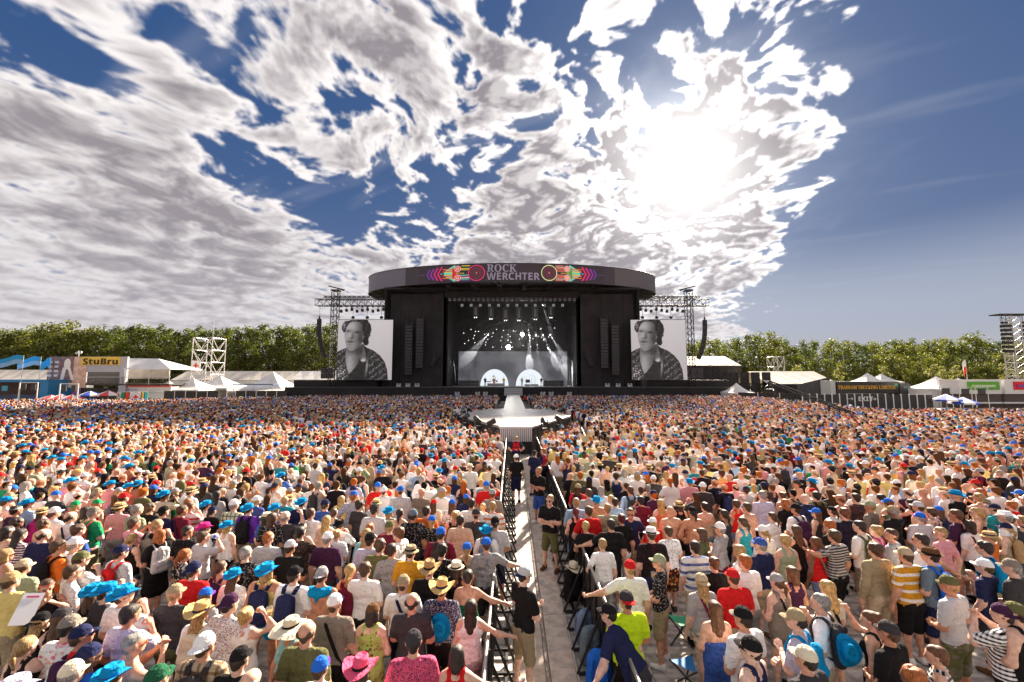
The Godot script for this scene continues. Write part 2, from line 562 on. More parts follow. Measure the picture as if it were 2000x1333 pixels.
	for k in 12:
		p = MB.new(); p.tube(Vector3(-1.1 + k * 0.2, 0.12, 0), Vector3(-1.1 + k * 0.2, 1.12, 0), 0.010 if k % 11 else 0.022, -1, 5)
		part("bar", p, galv, fence)
	for x in [-0.8, 0.8]:
		p = MB.new(); p.rbox(Vector3(x, 0.02, 0), Vector3(0.05, 0.03, 0.6), 0.005)
		part("foot", p, galv, fence)
	var runs := [[Vector3(-0.7, 0, -21.4), Vector3(-9.5, 0, -22.8)], [Vector3(4.2, 0, -22.6), Vector3(15.0, 0, -27.0)], [Vector3(4.4, 0, -24.2), Vector3(5.4, 0, -33.0)], [Vector3(-12.5, 0, -27), Vector3(-18, 0, -34)], [Vector3(24, 0, -34), Vector3(31, 0, -38)]]
	first = true
	for rn in runs:
		var d: Vector3 = rn[1] - rn[0]
		var n := int(d.length() / 2.25)
		for k in n:
			var at: Vector3 = rn[0] + d.normalized() * (1.1 + k * 2.25)
			var o: Node3D = fence if first else dup(fence, at, 0.0)
			first = false
			o.position = at
			o.rotation.y = atan2(-d.z, d.x)
			fence_lines.append([Vector2(rn[0].x, rn[0].z), Vector2(rn[1].x, rn[1].z)])

var fence_lines := []

func moving_light() -> Node3D:
	# base on the deck, yoke, head pointing away
	var black := mat("lamp housing", lin(0.022, 0.021, 0.023), 0.45)
	var o := thing("moving_light", "black moving-head stage lamp on the edge of the small stage", "stage lamp", Vector3.ZERO, 0, "stage lamps along the small stage")
	var p := MB.new(); p.rbox(Vector3(0, 0.09, 0), Vector3(0.46, 0.18, 0.40), 0.02)
	part("base", p, black, o)
	for s in [-1.0, 1.0]:
		p = MB.new(); p.rbox(Vector3(s * 0.21, 0.42, 0), Vector3(0.06, 0.52, 0.16), 0.015)
		part("yoke_arm", p, black, o)
	p = MB.new()
	var b := Basis(Vector3.RIGHT, 1.15)
	p.lathe([Vector2(0.0, -0.28), Vector2(0.13, -0.28), Vector2(0.15, -0.2), Vector2(0.15, 0.06), Vector2(0.175, 0.12), Vector2(0.175, 0.30), Vector2(0.15, 0.30), Vector2(0.14, 0.27), Vector2(0, 0.27)], Vector3(0, 0.58, 0), 14, 1, 1, b)
	var h := part("head", p, black, o)
	p = MB.new(); p.lathe([Vector2(0.138, 0.275), Vector2(0.0, 0.30)], Vector3(0, 0.58, 0), 14, 1, 1, b)
	part("lens", p, mat("lamp lens", lin(0.15, 0.16, 0.18), 0.08, 0.3), h)
	return o

func build_b_stage() -> void:
	var cx := 0.25
	var H := 1.7
	var poly := PackedVector2Array([Vector2(cx - 1.03, -26.2), Vector2(cx + 1.03, -26.2), Vector2(cx + 4.5, -33.5), Vector2(cx + 3.6, -40.2), Vector2(cx + 1.1, -41.8), Vector2(cx + 1.1, -75.6), Vector2(cx - 1.1, -75.6), Vector2(cx - 1.1, -41.8), Vector2(cx - 3.6, -40.2), Vector2(cx - 4.5, -33.5)])
	var o := thing("small_stage", "pale-topped six-sided thrust stage with a runway to the main stage", "stage", Vector3.ZERO)
	var top := tri_mat("stage deck", noise_tex(256, 0.012, 5, 91, lin(0.33, 0.31, 0.30), lin(0.48, 0.455, 0.44), 0.2, 0.7), 0.3, 0.38)
	var skirt := tri_mat("stage skirt", noise_tex(128, 0.03, 4, 92, lin(0.012, 0.012, 0.013), lin(0.035, 0.034, 0.036), 0.2, 0.8), 0.6, 0.7)
	var m := MB.new()
	m.prism(poly, Transform3D(Basis(Vector3.RIGHT, Vector3(0, 0, 1), Vector3.UP), Vector3(0, H, 0)), 0.10)
	part("deck", m, top, o)
	for i in poly.size():
		var p := poly[i]
		var q := poly[(i + 1) % poly.size()]
		if i == 5: continue
		var a := Vector3(p.x, 0, p.y)
		var b := Vector3(q.x, 0, q.y)
		var d := (b - a).normalized()
		var out := Vector3(-d.z, 0, d.x)
		# a skirt of hanging cloth: shallow folds
		var n := maxi(2, int(a.distance_to(b) / 0.35))
		var s := MB.new()
		for k in n:
			var t0 := float(k) / n
			var t1 := float(k + 1) / n
			var in0 := -out * (0.08 + (0.05 if k % 2 else 0.0)) * signf(out.dot(a.lerp(b, 0.5) - Vector3(cx, 0, -34 if absf(a.z) < 42 or absf(b.z) < 42 else -60)))
			var in1 := -out * (0.08 + (0.0 if k % 2 else 0.05)) * signf(out.dot(a.lerp(b, 0.5) - Vector3(cx, 0, -34 if absf(a.z) < 42 or absf(b.z) < 42 else -60)))
			s.quad(a.lerp(b, t0) + in0, a.lerp(b, t1) + in1, a.lerp(b, t1) + in1 + Vector3.UP * (H - 0.1), a.lerp(b, t0) + in0 + Vector3.UP * (H - 0.1), -in0)
		part("skirt", s, skirt, o)
	# slatted front under the tip
	var white := mat("slat white", lin(0.62, 0.61, 0.62), 0.5)
	m = MB.new(); m.box(Vector3(cx, 1.20, -26.16), Vector3(2.02, 0.80, 0.02))
	part("grille_back", m, mat("grille back", lin(0.16, 0.16, 0.17), 0.7), o)
	for k in 17:
		m = MB.new(); m.box(Vector3(cx - 0.96 + k * 0.12, 1.20, -26.13), Vector3(0.075, 0.80, 0.03))
		part("slat", m, white, o)
	m = MB.new(); m.rbox(Vector3(cx, 1.63, -26.10), Vector3(2.1, 0.05, 0.05), 0.01)
	part("edge_bar", m, white, o)
	for s in [-1.0, 1.0]:
		m = MB.new(); m.tube(Vector3(cx + s * 1.1, 1.735, -26.3), Vector3(cx + s * 4.45, 1.735, -33.4), 0.03, -1, 6)
		part("edge_rail", m, mat("galvanised", lin(0.50, 0.50, 0.50), 0.45, 0.5), o)
	# lamps round the deck
	var lamp := moving_light()
	var spots := [[-4.45, -32.6], [-3.45, -30.6], [-2.45, -28.6], [-1.5, -26.9], [1.75, -27.3], [2.9, -29.4], [-4.2, -36.0], [-3.9, -38.0], [-3.1, -40.6], [3.5, -40.4], [4.1, -37.6]]
	for i in spots.size():
		var at := Vector3(cx + spots[i][0] * 1.06, H - 0.35, spots[i][1] + 0.25)
		var turn := atan2(-spots[i][0], -(spots[i][1] + 34.0)) + 1.2 * (i % 3 - 1)
		(lamp if i == 0 else dup(lamp, at, turn)).position = at
		# each on its own bracket box under the deck edge
	var box := thing("flight_case", "black flight case standing against the small stage", "flight case", Vector3.ZERO, 0, "flight cases round the small stage")
	m = MB.new(); m.rbox(Vector3(0, 0.45, 0), Vector3(0.8, 0.82, 0.7), 0.03)
	part("body", m, mat("case black", lin(0.03, 0.03, 0.032), 0.5), box)
	for y in [0.08, 0.82]:
		m = MB.new(); m.rbox(Vector3(0, y, 0), Vector3(0.83, 0.035, 0.73), 0.006)
		part("edging", m, mat("galvanised", lin(0.50, 0.50, 0.50), 0.45, 0.5), box)
	for x in [-0.3, 0.3]:
		m = MB.new(); m.tube(Vector3(x, 0.045, 0.25), Vector3(x + 0.04, 0.045, 0.25), 0.045, -1, 8)
		part("wheel", m, mat("case black", lin(0.03, 0.03, 0.032), 0.5), box)
	var cs := [[-3.4, -27.6, 0.4], [-2.6, -26.9, 0.1], [3.3, -27.9, -0.3], [4.4, -28.6, 0.2], [3.9, -26.9, 0.0], [-4.3, -28.9, 0.2]]
	for z in 9: cs.append([-1.75, -44.5 - z * 3.1, 0.1]); cs.append([1.75, -44.0 - z * 3.1, -0.1])
	for i in cs.size():
		var at := Vector3(cx + cs[i][0], 0, cs[i][1])
		var c := box if i == 0 else dup(box, at, cs[i][2])
		c.position = at

# ---------------------------------------------------------------- main stage
const RA := 31.0      # roof, half width
const RB := 13.0      # roof, half depth
const RZ := -88.0     # roof, middle
const R_LOW := 22.7
const R_TOP := 26.2

func roof_at(phi: float, y: float, out := 0.0) -> Vector3:
	# phi 0 is the front middle, positive to +x
	return Vector3(sin(phi) * (RA + out), y, RZ + cos(phi) * (RB + out))

func roof_phi(x: float) -> float:
	return asin(clampf(x / RA, -1, 1))

func band(m: MB, p0: float, p1: float, y0: float, y1: float, n: int, out := 0.0) -> void:
	for i in n:
		var a := lerpf(p0, p1, float(i) / n)
		var b := lerpf(p0, p1, float(i + 1) / n)
		var na := Vector3(sin(a) / RA, 0, cos(a) / RB).normalized()
		var nb := Vector3(sin(b) / RA, 0, cos(b) / RB).normalized()
		var u0 := float(i) / n
		var u1 := float(i + 1) / n
		m.tri(roof_at(a, y0, out), roof_at(b, y0, out), roof_at(b, y1, out), na, nb, nb, Vector2(u0, 1), Vector2(u1, 1), Vector2(u1, 0))
		m.tri(roof_at(a, y0, out), roof_at(b, y1, out), roof_at(a, y1, out), na, nb, na, Vector2(u0, 1), Vector2(u1, 0), Vector2(u0, 0))

func disc(im: Image, cx: float, cy: float, r: float, c: Color) -> void:
	for y in range(int(cy - r), int(cy + r) + 1):
		for x in range(int(cx - r), int(cx + r) + 1):
			if x >= 0 and y >= 0 and x < im.get_width() and y < im.get_height() and (x - cx) * (x - cx) + (y - cy) * (y - cy) <= r * r: im.set_pixel(x, y, c)

func chevron(im: Image, x: int, w: int, dir: int, c: Color, y0: int, y1: int) -> void:
	var mid := (y0 + y1) / 2.0
	for y in range(y0, y1):
		var o := int(absf(y - mid) * 0.62) * dir
		im.fill_rect(Rect2i(x + o, y, w, 1), c)

func ornament(mirror: bool) -> ImageTexture:
	# the printed ornament beside the name: arrows, a winged shape, stripes and a ringed disc
	var W := 512
	var Hh := 128
	var im := Image.create(W, Hh, false, Image.FORMAT_RGB8)
	im.fill(Color(0.20, 0.165, 0.21))
	im.fill_rect(Rect2i(4, 62, 40, 3), Color(0.45, 0.35, 0.55))
	var hot := [Color(0.42, 0.22, 0.62), Color(0.60, 0.20, 0.62), Color(0.82, 0.16, 0.55), Color(0.93, 0.12, 0.45)]
	for i in 4: chevron(im, 62 + i * 30, 14, 1, hot[i], 26 - i * 5, 102 + i * 5)
	var aqua := Color(0.47, 0.85, 0.76)
	var lime := Color(0.88, 0.86, 0.30)
	var red := Color(0.86, 0.16, 0.12) if not mirror else Color(0.93, 0.52, 0.42)
	var orange := Color(0.94, 0.45, 0.13)
	var dark := Color(0.10, 0.08, 0.13)
	for k in 16:
		im.fill_rect(Rect2i(178 + k * 7, 62 - 4 * k, 12, 8 * k + 4), [aqua, aqua, lime, dark][k % 4] if k < 6 else aqua)
	for y in [28, 44, 78, 94]: im.fill_rect(Rect2i(196, y, 78, 8), red if y in [44, 78] else orange)
	im.fill_rect(Rect2i(214, 50, 60, 6), lime)
	im.fill_rect(Rect2i(214, 72, 60, 6), lime)
	chevron(im, 188, 9, 1, Color(0.35, 0.22, 0.55), 54, 74)
	im.fill_rect(Rect2i(272, 24, 40, 80), red if not mirror else Color(0.35, 0.62, 0.30))
	for y in [30, 98]:
		disc(im, 312, y, 25, Color(0.95, 0.70, 0.72))
		disc(im, 312, y, 18, red)
		disc(im, 312, y, 12, Color(0.96, 0.86, 0.84))
		disc(im, 312, y, 6, red)
	for k in 7: im.fill_rect(Rect2i(300 + k * 9, 60, 5, 8), Color(0.95, 0.8, 0.3))
	for k in 5:
		im.fill_rect(Rect2i(340 - k * 3, 6 + k * 10, 62, 6), [lime, dark, lime, Color(0.8, 0.76, 0.2), dark][k] if not mirror else [red, Color(0.96, 0.8, 0.75), red, Color(0.93, 0.45, 0.40), red][k])
		im.fill_rect(Rect2i(340 - k * 3, 116 - k * 10, 62, 6), [Color(0.35, 0.28, 0.60), aqua, Color(0.95, 0.93, 0.9), Color(0.7, 0.3, 0.55), aqua][k] if not mirror else [red, Color(0.96, 0.8, 0.75), red, Color(0.93, 0.45, 0.40), red][k])
	disc(im, 448, 64, 60, Color(0.93, 0.22, 0.48) if not mirror else Color(0.90, 0.93, 0.66))
	disc(im, 448, 64, 53, Color(0.16, 0.09, 0.13))
	for k in 4:
		disc(im, 448, 64, 44 - k * 10, Color(0.55, 0.28, 0.36))
		disc(im, 448, 64, 40 - k * 10, Color(0.20, 0.09, 0.14))
	disc(im, 448, 64, 5, Color(0.9, 0.7, 0.5))
	if mirror: im.flip_x()
	return ImageTexture.create_from_image(im)

func outline(pts: Array) -> PackedVector2Array:
	var p := PackedVector2Array()
	for i in range(0, pts.size(), 2): p.append(Vector2((pts[i] - 105.0) / 690.0, (pts[i + 1] - 85.0) / 765.0))
	return p

func portrait() -> ImageTexture:
	# a man's head and shoulders in grey tones, as a camera picture on a screen
	var W := 200
	var Hh := 218
	var im := Image.create(W, Hh, false, Image.FORMAT_RGB8)
	var n := noise(0.05, 4, 61)
	var n2 := noise(0.16, 3, 62)
	var face := outline([222, 120, 196, 180, 186, 250, 188, 310, 200, 370, 214, 425, 240, 468, 275, 484, 318, 470, 360, 440, 400, 395, 428, 350, 425, 240, 412, 130, 320, 92, 250, 100])
	var hair := outline([150, 150, 190, 100, 290, 80, 470, 84, 512, 150, 524, 210, 508, 290, 486, 330, 498, 390, 470, 415, 436, 408, 418, 370, 432, 300, 414, 245, 406, 150, 372, 112, 290, 108, 236, 130, 210, 175, 196, 240, 176, 250, 148, 205])
	var neck := outline([214, 420, 206, 520, 212, 620, 236, 720, 258, 776, 292, 742, 350, 670, 392, 590, 424, 500, 424, 380, 320, 470])
	var collar := outline([424, 410, 462, 520, 468, 610, 430, 628, 396, 606, 404, 540, 424, 480])
	var coat := outline([90, 500, 150, 470, 206, 445, 300, 470, 424, 400, 470, 440, 560, 478, 640, 540, 700, 620, 735, 720, 748, 860, 80, 860])
	var spot := func(u: float, v: float, x: float, y: float, rx: float, ry: float) -> float:
		var dx := (u - (x - 105.0) / 690.0) / (rx / 690.0)
		var dy := (v - (y - 85.0) / 765.0) / (ry / 765.0)
		return exp(-dx * dx - dy * dy)
	for y in Hh:
		for x in W:
			var u := float(x) / W
			var v := float(y) / Hh
			var p := Vector2(u, v)
			var t: float = n.get_noise_2d(x, y)
			var t2: float = n2.get_noise_2d(x, y)
			var g := 0.84 - 0.09 * v - 0.04 * absf(u - 0.7)
			if Geometry2D.is_point_in_polygon(p, coat):
				g = 0.14 + 0.08 * t + (0.34 * smoothstep(0.12, 0.42, t2 + 0.25 * sin(u * 38.0 + v * 55.0)) if u > 0.58 or u < 0.22 else 0.07 * t2)
				g += 0.45 * spot.call(u, v, 490.0 - (v - 0.6) * 60.0, 680.0, 14.0, 110.0) + 0.40 * spot.call(u, v, 160.0, 760.0, 60.0, 90.0) * maxf(0.0, 0.5 + 2.0 * t2)
			if Geometry2D.is_point_in_polygon(p, neck):
				g = 0.50 + 0.05 * t - 0.20 * smoothstep(0.26, 0.44, u) - 0.18 * spot.call(u, v, 310.0, 480.0, 110.0, 42.0) + 0.16 * spot.call(u, v, 260.0, 660.0, 50.0, 120.0)
			if Geometry2D.is_point_in_polygon(p, collar): g = 0.34 + 0.30 * maxf(0.0, t2) + 0.42 * spot.call(u, v, 435.0, 600.0, 34.0, 26.0)
			if Geometry2D.is_point_in_polygon(p, face):
				g = 0.60 + 0.04 * t - 0.30 * smoothstep(0.24, 0.46, u) - 0.06 * smoothstep(0.40, 0.50, v)
				g += 0.10 * spot.call(u, v, 270.0, 165.0, 90.0, 45.0) + 0.10 * spot.call(u, v, 250.0, 280.0, 14.0, 50.0) + 0.06 * spot.call(u, v, 215.0, 310.0, 24.0, 40.0)
				g -= 0.20 * spot.call(u, v, 236.0, 224.0, 38.0, 14.0) + 0.20 * spot.call(u, v, 342.0, 238.0, 42.0, 14.0)
				g -= 0.22 * spot.call(u, v, 234.0, 236.0, 20.0, 8.0) + 0.22 * spot.call(u, v, 346.0, 252.0, 22.0, 8.0)
				g -= 0.20 * spot.call(u, v, 292.0, 285.0, 18.0, 38.0) + 0.24 * spot.call(u, v, 272.0, 318.0, 34.0, 10.0)
				g -= 0.40 * spot.call(u, v, 262.0, 366.0, 44.0, 11.0) + 0.12 * spot.call(u, v, 262.0, 400.0, 34.0, 9.0)
				g -= 0.12 * spot.call(u, v, 262.0, 342.0, 44.0, 9.0)
				g -= 0.10 * spot.call(u, v, 380.0, 330.0, 40.0, 60.0)
			if spot.call(u, v, 440.0, 318.0, 24.0, 40.0) > 0.36: g = 0.44 - 0.10 * t2
			var q := p + Vector2(0.012 * t2, 0.012 * t)
			if Geometry2D.is_point_in_polygon(q, hair):
				g = 0.12 + 0.07 * sin(u * 60.0 + v * 18.0 + t * 4.0) + 0.05 * t
				g += 0.50 * maxf(0.0, spot.call(u, v, 175.0, 160.0, 40.0, 60.0) + spot.call(u, v, 290.0, 95.0, 60.0, 14.0)) * (0.45 + 1.4 * t2)
			g = clampf(g, 0.03, 0.93)
			im.set_pixel(x, y, Color(g, g * 0.955, g * 0.965))
	return ImageTexture.create_from_image(im)

func glow(key: String, c: Color, e: float) -> StandardMaterial3D:
	var m := mat(key, Color.BLACK, 0.5)
	m.emission_enabled = true
	m.emission = c
	m.emission_energy_multiplier = e
	return m

func truss(a: Vector3, b: Vector3, w: float, r: float, step: float, up := Vector3.UP) -> MB:
	# square lattice beam: four chords, rungs and diagonals
	var m := MB.new()
	var d := (b - a).normalized()
	var x := d.cross(up).normalized() * w * 0.5
	var y := d.cross(x).normalized() * w * 0.5
	var cs := [x + y, x - y, -x - y, -x + y]
	for c in cs: m.tube(a + c, b + c, r, -1, 5, false)
	var n := maxi(1, int(a.distance_to(b) / step))
	for i in n:
		var p := a.lerp(b, float(i) / n)
		var q := a.lerp(b, float(i + 1) / n)
		for k in 4:
			m.tube(p + cs[k], q + cs[(k + 1) % 4], r * 0.6, -1, 4, false)
			m.tube(p + cs[k], p + cs[(k + 1) % 4], r * 0.6, -1, 4, false)
	return m

func letters(words: String, at: Vector3, cap: float, face: String, weight: int, material: Material, parent: Node, curve := false, width := -1.0, depth := 0.06) -> void:
	# flat letters side by side from the lower left corner; on the roof's front they follow its curve
	var font := SystemFont.new()
	font.font_names = PackedStringArray([face])
	font.font_weight = weight
	var ms := []
	var xs := []
	var x := 0.0
	var k := cap / 0.72
	for ch in words:
		var t := TextMesh.new()
		t.font = font
		t.font_size = 64
		t.pixel_size = 1.0 / 64.0
		t.depth = depth / k
		t.text = ch
		t.horizontal_alignment = HORIZONTAL_ALIGNMENT_LEFT
		var w := font.get_string_size(ch, HORIZONTAL_ALIGNMENT_LEFT, -1, 64).x / 64.0
		ms.append(t); xs.append(x)
		x += w
	var sx := 1.0 if width < 0 else width / (x * k)
	for i in ms.size():
		if words[i] == " ": continue
		var o := part("letter", ms[i], material, parent)
		var px: float = at.x + xs[i] * k * sx
		o.position = Vector3(px, at.y + cap * 0.5, at.z)
		if curve:
			var ph := roof_phi(px + 0.4)
			o.position.z = roof_at(ph, 0).z + 0.14
			o.rotation.y = atan(ph * RB / RA)
		o.scale = Vector3(k * sx, k, k)

func line_array(n: int, w: float, h: float, bend: float, label: String, group: String) -> Node3D:
	# speaker cabinets hung under one another, each tilted a little more than the one above
	var o := thing("line_array", label, "loudspeaker", Vector3.ZERO, 0, group)
	var dark := mat("speaker black", lin(0.022, 0.021, 0.024), 0.55)
	var grille := mat("speaker grille", lin(0.045, 0.043, 0.048), 0.6, 0.3)
	var p := Vector3.ZERO
	var tilt := -0.02
	for i in n:
		tilt += bend * (0.4 + float(i) / n)
		var b := Basis(Vector3.RIGHT, tilt)
		p += b * Vector3(0, -h * 0.5, 0)
		var m := MB.new()
		m.rbox(p, Vector3(w, h * 0.93, w * 0.55), 0.03, b)
		var c := part("speaker_cabinet", m, dark, o)
		m = MB.new()
		m.box(p + b * Vector3(0, 0, w * 0.28), Vector3(w * 0.9, h * 0.74, 0.02), b)
		part("grille", m, grille, c)
		p += b * Vector3(0, -h * 0.5, 0)
	var f := MB.new()
	f.rbox(Vector3(0, 0.08, 0), Vector3(w * 0.95, 0.12, w * 0.5), 0.02)
	for x in [-0.35, 0.35]:
		f.rbox(Vector3(x * w, 0.42, 0), Vector3(0.30, 0.42, 0.30), 0.05)
	part("flying_frame", f, dark, o)
	for x in [-0.35, 0.35]:
		f = MB.new()
		f.tube(Vector3(x * w, 0.6, 0), Vector3(x * w, 2.6, 0), 0.03, -1, 5)
		part("chain", f, dark, o)
	return o

func build_main_stage() -> void:
	var black := tri_mat("stage black", noise_tex(128, 0.02, 4, 101, lin(0.006, 0.005, 0.006), lin(0.012, 0.010, 0.011), 0.2, 0.8), 0.15, 0.75)
	var scrim := tri_mat("stage scrim", noise_tex(256, 0.012, 4, 102, lin(0.016, 0.013, 0.014), lin(0.026, 0.022, 0.024), 0.2, 0.8), 0.09, 0.85)
	var under := mat("stage soffit", lin(0.018, 0.015, 0.017), 0.8)
	var steel := mat("truss steel", lin(0.020, 0.019, 0.020), 0.6)
	var o := thing("main_stage", "huge black festival stage under a wide oval roof with a printed front band", "stage", Vector3.ZERO)
	var m: MB
	# decks and their fronts
	m = MB.new(); m.box(Vector3(0, 1.53, -88.9), Vector3(52, 3.06, 22.0)); part("deck", m, black, o)
	m = MB.new(); m.box(Vector3(0, 3.075, -88.9), Vector3(51.6, 0.03, 21.8)); part("deck_top", m, mat("deck top", lin(0.10, 0.095, 0.095), 0.4), o)
	for s in [-1.0, 1.0]:
		m = MB.new(); m.box(Vector3(s * 34.5, 1.53, -82.2), Vector3(17.0, 3.06, 8.6)); part("wing_deck", m, black, o)
		m = MB.new(); m.box(Vector3(s * 34.0, 3.75, -81.2), Vector3(16.0, 1.35, 4.0)); part("wing_riser", m, black, o)
		m = MB.new(); m.box(Vector3(s * 34.5, 3.08, -77.92), Vector3(17.0, 0.05, 0.06)); part("deck_edge", m, mat("deck edge", lin(0.18, 0.17, 0.17), 0.5), o)
	m = MB.new(); m.box(Vector3(0, 3.085, -77.88), Vector3(52, 0.05, 0.06)); part("deck_edge", m, mat("deck edge", lin(0.18, 0.17, 0.17), 0.5), o)
	# skirt panels with a joint between them
	for k in 17:
		m = MB.new(); m.box(Vector3(-40 + k * 5.0, 1.5, -77.82), Vector3(4.93, 2.9, 0.05)); part("skirt_panel", m, scrim if k % 5 == 2 else black, o)
	# back and sides
	m = MB.new(); m.box(Vector3(0, 12.6, -99.3), Vector3(50, 20, 0.4)); part("back_wall", m, black, o)
	m = MB.new(); m.box(Vector3(0, 22.3, -89.0), Vector3(50, 0.4, 20.0)); part("ceiling", m, under, o)
	for s in [-1.0, 1.0]:
		m = MB.new(); m.box(Vector3(s * 24.9, 12.6, -89.4), Vector3(0.4, 19.0, 19.6)); part("side_wall", m, black, o)
		m = MB.new(); m.box(Vector3(s * 13.6, 12.6, -92.2), Vector3(0.3, 19.0, 14.0)); part("wing_drape", m, black, o)
		# the scrim towers left and right of the opening, in strips
		for k in 5:
			m = MB.new(); m.box(Vector3(s * (14.6 + k * 2.12), 12.3, -80.4 - 0.06 * (k % 2)), Vector3(2.08, 18.4, 0.08)); part("scrim_strip", m, scrim, o)
	m = MB.new(); m.box(Vector3(0, 21.5, -80.3), Vector3(26.6, 1.4, 0.2)); part("border", m, under, o)
	# roof
	var top := MB.new()
	for i in 64:
		var a := TAU * i / 64
		var b := TAU * (i + 1) / 64
		for r in 4:
			var f0 := r / 4.0
			var f1 := (r + 1) / 4.0
			var mid := Vector3(0, 0, RZ)
			var q := []
			for e in [[f0, a], [f1, a], [f1, b], [f0, b]]:
				var p := roof_at(e[1], 0)
				q.append(mid + (p - mid) * e[0] + Vector3.UP * (R_TOP + 1.2 * (1.0 - e[0] * e[0])))
			if r > 0: top.quad(q[0], q[1], q[2], q[3], Vector3.UP)
			else: top.tri(q[0], q[1], q[2], Vector3.UP, Vector3.UP, Vector3.UP)
	part("roof_skin", top, mat("roof skin", lin(0.20, 0.19, 0.20), 0.7), o)
	var soff := MB.new()
	for i in 64:
		var a := TAU * i / 64
		var b := TAU * (i + 1) / 64
		soff.quad(roof_at(a, R_LOW + 0.35, -0.05), roof_at(b, R_LOW + 0.35, -0.05), roof_at(b, R_LOW - 0.15, -7.0) , roof_at(a, R_LOW - 0.15, -7.0), Vector3.DOWN)
	part("soffit", soff, under, o)
	# lattice seen under the roof's edge
	for i in 22:
		var ph := -1.75 + 3.5 * i / 21.0
		part("roof_truss", truss(roof_at(ph, R_LOW - 0.2, -0.6), roof_at(ph, R_LOW - 0.75, -6.0), 0.5, 0.05, 1.2), steel, o)
	# front band: three tones of panels
	var tones := [[-1.62, -0.735, lin(0.155, 0.145, 0.19)], [-0.735, 0.70, lin(0.055, 0.043, 0.056)], [0.70, 1.62, lin(0.12, 0.105, 0.115)]]
	for i in 3:
		m = MB.new(); band(m, tones[i][0], tones[i][1], R_LOW, R_TOP, 24)
		part("front_band", m, mat("front band %d" % i, tones[i][2], 0.55), o)
	m = MB.new(); band(m, 1.62, TAU - 1.62, R_LOW, R_TOP, 36)
	part("rear_band", m, mat("front band 2", lin(0.12, 0.105, 0.115), 0.55), o)
	for y in [R_LOW, R_TOP]:
		m = MB.new()
		for i in 60:
			m.tube(roof_at(-1.7 + 3.4 * i / 60.0, y, 0.03), roof_at(-1.7 + 3.4 * (i + 1) / 60.0, y, 0.03), 0.07, -1, 5, false)
		part("band_edge", m, mat("band edge", lin(0.05, 0.042, 0.05), 0.5), o)
	for s in [-1, 1]:
		m = MB.new()
		if s < 0: band(m, roof_phi(-17.8), roof_phi(-4.95), R_LOW + 0.12, R_TOP - 0.12, 14, 0.05)
		else: band(m, roof_phi(5.35), roof_phi(17.6), R_LOW + 0.12, R_TOP - 0.12, 14, 0.05)
		var om := mat("ornament %d" % s, Color.WHITE, 0.6)
		om.albedo_texture = ornament(s > 0)
		om.emission_enabled = true
		om.emission_texture = om.albedo_texture
		om.emission = Color.BLACK
		om.emission_energy_multiplier = 0.07
		part("display_ornament", m, om, o)
	var ink := mat("name lettering", lin(0.46, 0.42, 0.56), 0.6)
	letters("ROCK", Vector3(-4.75, R_LOW + 1.83, -75), 1.42, "Droid Serif", 900, ink, o, true, 5.6)
	letters("WERCHTER", Vector3(-4.75, R_LOW + 0.30, -75), 1.36, "Droid Sans", 900, ink, o, true, 9.9)

	# wall of light panels at the back of the stage, with two arched openings lit white
	var wall := thing("screen_wall", "wide dim grey light wall with upright seams behind the band", "screen", Vector3.ZERO)
	var grey := glow("grey screen", lin(0.20, 0.20, 0.215), 0.29)
	var gt := noise_tex(256, 0.01, 3, 110, Color(0.55, 0.55, 0.57), Color(0.85, 0.85, 0.87), 0.2, 0.8)
	grey.emission_texture = gt
	grey.emission_operator = BaseMaterial3D.EMISSION_OP_MULTIPLY
	grey.uv1_triplanar = true
	grey.uv1_world_triplanar = true
	grey.uv1_scale = Vector3.ONE * 0.05
	for k in 20:
		m = MB.new(); m.box(Vector3(-12.0 + 0.61 + k * 1.22, 6.95, -92.0), Vector3(1.205, 7.7, 0.12))
		part("screen_panel", m, grey, wall)
	var arcs := [[965.6, "white-lit arch behind the drummer"], [1035.0, "white-lit arch behind the keyboard and guitarist"]]
	for a in arcs:
		var c := at_depth(a[0], 757, 91.7)
		var ar := thing("arch_screen", a[1], "screen", Vector3(c.x, 3.1, -91.75))
		var poly := PackedVector2Array()
		for i in 25: poly.append(Vector2(cos(PI * i / 24) * 3.15, sin(PI * i / 24) * 3.7))
		m = MB.new(); m.prism(poly, Transform3D.IDENTITY, 0.1)
		part("screen_face", m, glow("white screen", lin(0.74, 0.80, 0.86), 0.29), ar)
		m = MB.new()
		for i in 24: m.tube(Vector3(cos(PI * i / 24) * 3.2, sin(PI * i / 24) * 3.75, 0.03), Vector3(cos(PI * (i + 1) / 24) * 3.2, sin(PI * (i + 1) / 24) * 3.75, 0.03), 0.05, -1, 5, false)
		part("rim", m, steel, ar)

	# side screens
	var por := portrait()
	for s in [-1, 1]:
		var l := thing("side_screen", "large screen with a grey-toned man's portrait, " + ("between the blue flags' side tower and the stage" if s < 0 else "beside the black wall and tent"), "screen", Vector3(-28.1 if s < 0 else 28.05, 4.45, -78.0))
		l.set_meta("label", "tall screen with a man's portrait, on the side of the red cross tower" if s < 0 else "tall screen with a man's portrait, on the side of the camera crane")
		m = MB.new(); m.rbox(Vector3(0, 5.75, -0.25), Vector3(10.7, 11.7, 0.4), 0.05)
		part("cabinet", m, black, l)
		m = MB.new()
		m.quad(Vector3(-5.25, 0.0, 0.0), Vector3(5.25, 0.0, 0.0), Vector3(5.25, 11.5, 0.0), Vector3(-5.25, 11.5, 0.0), Vector3(0, 0, 1))
		var sm := glow("screen picture", Color.WHITE, 0.22)
		sm.emission_texture = por
		sm.emission_operator = BaseMaterial3D.EMISSION_OP_MULTIPLY
		part("picture", m, sm, l)
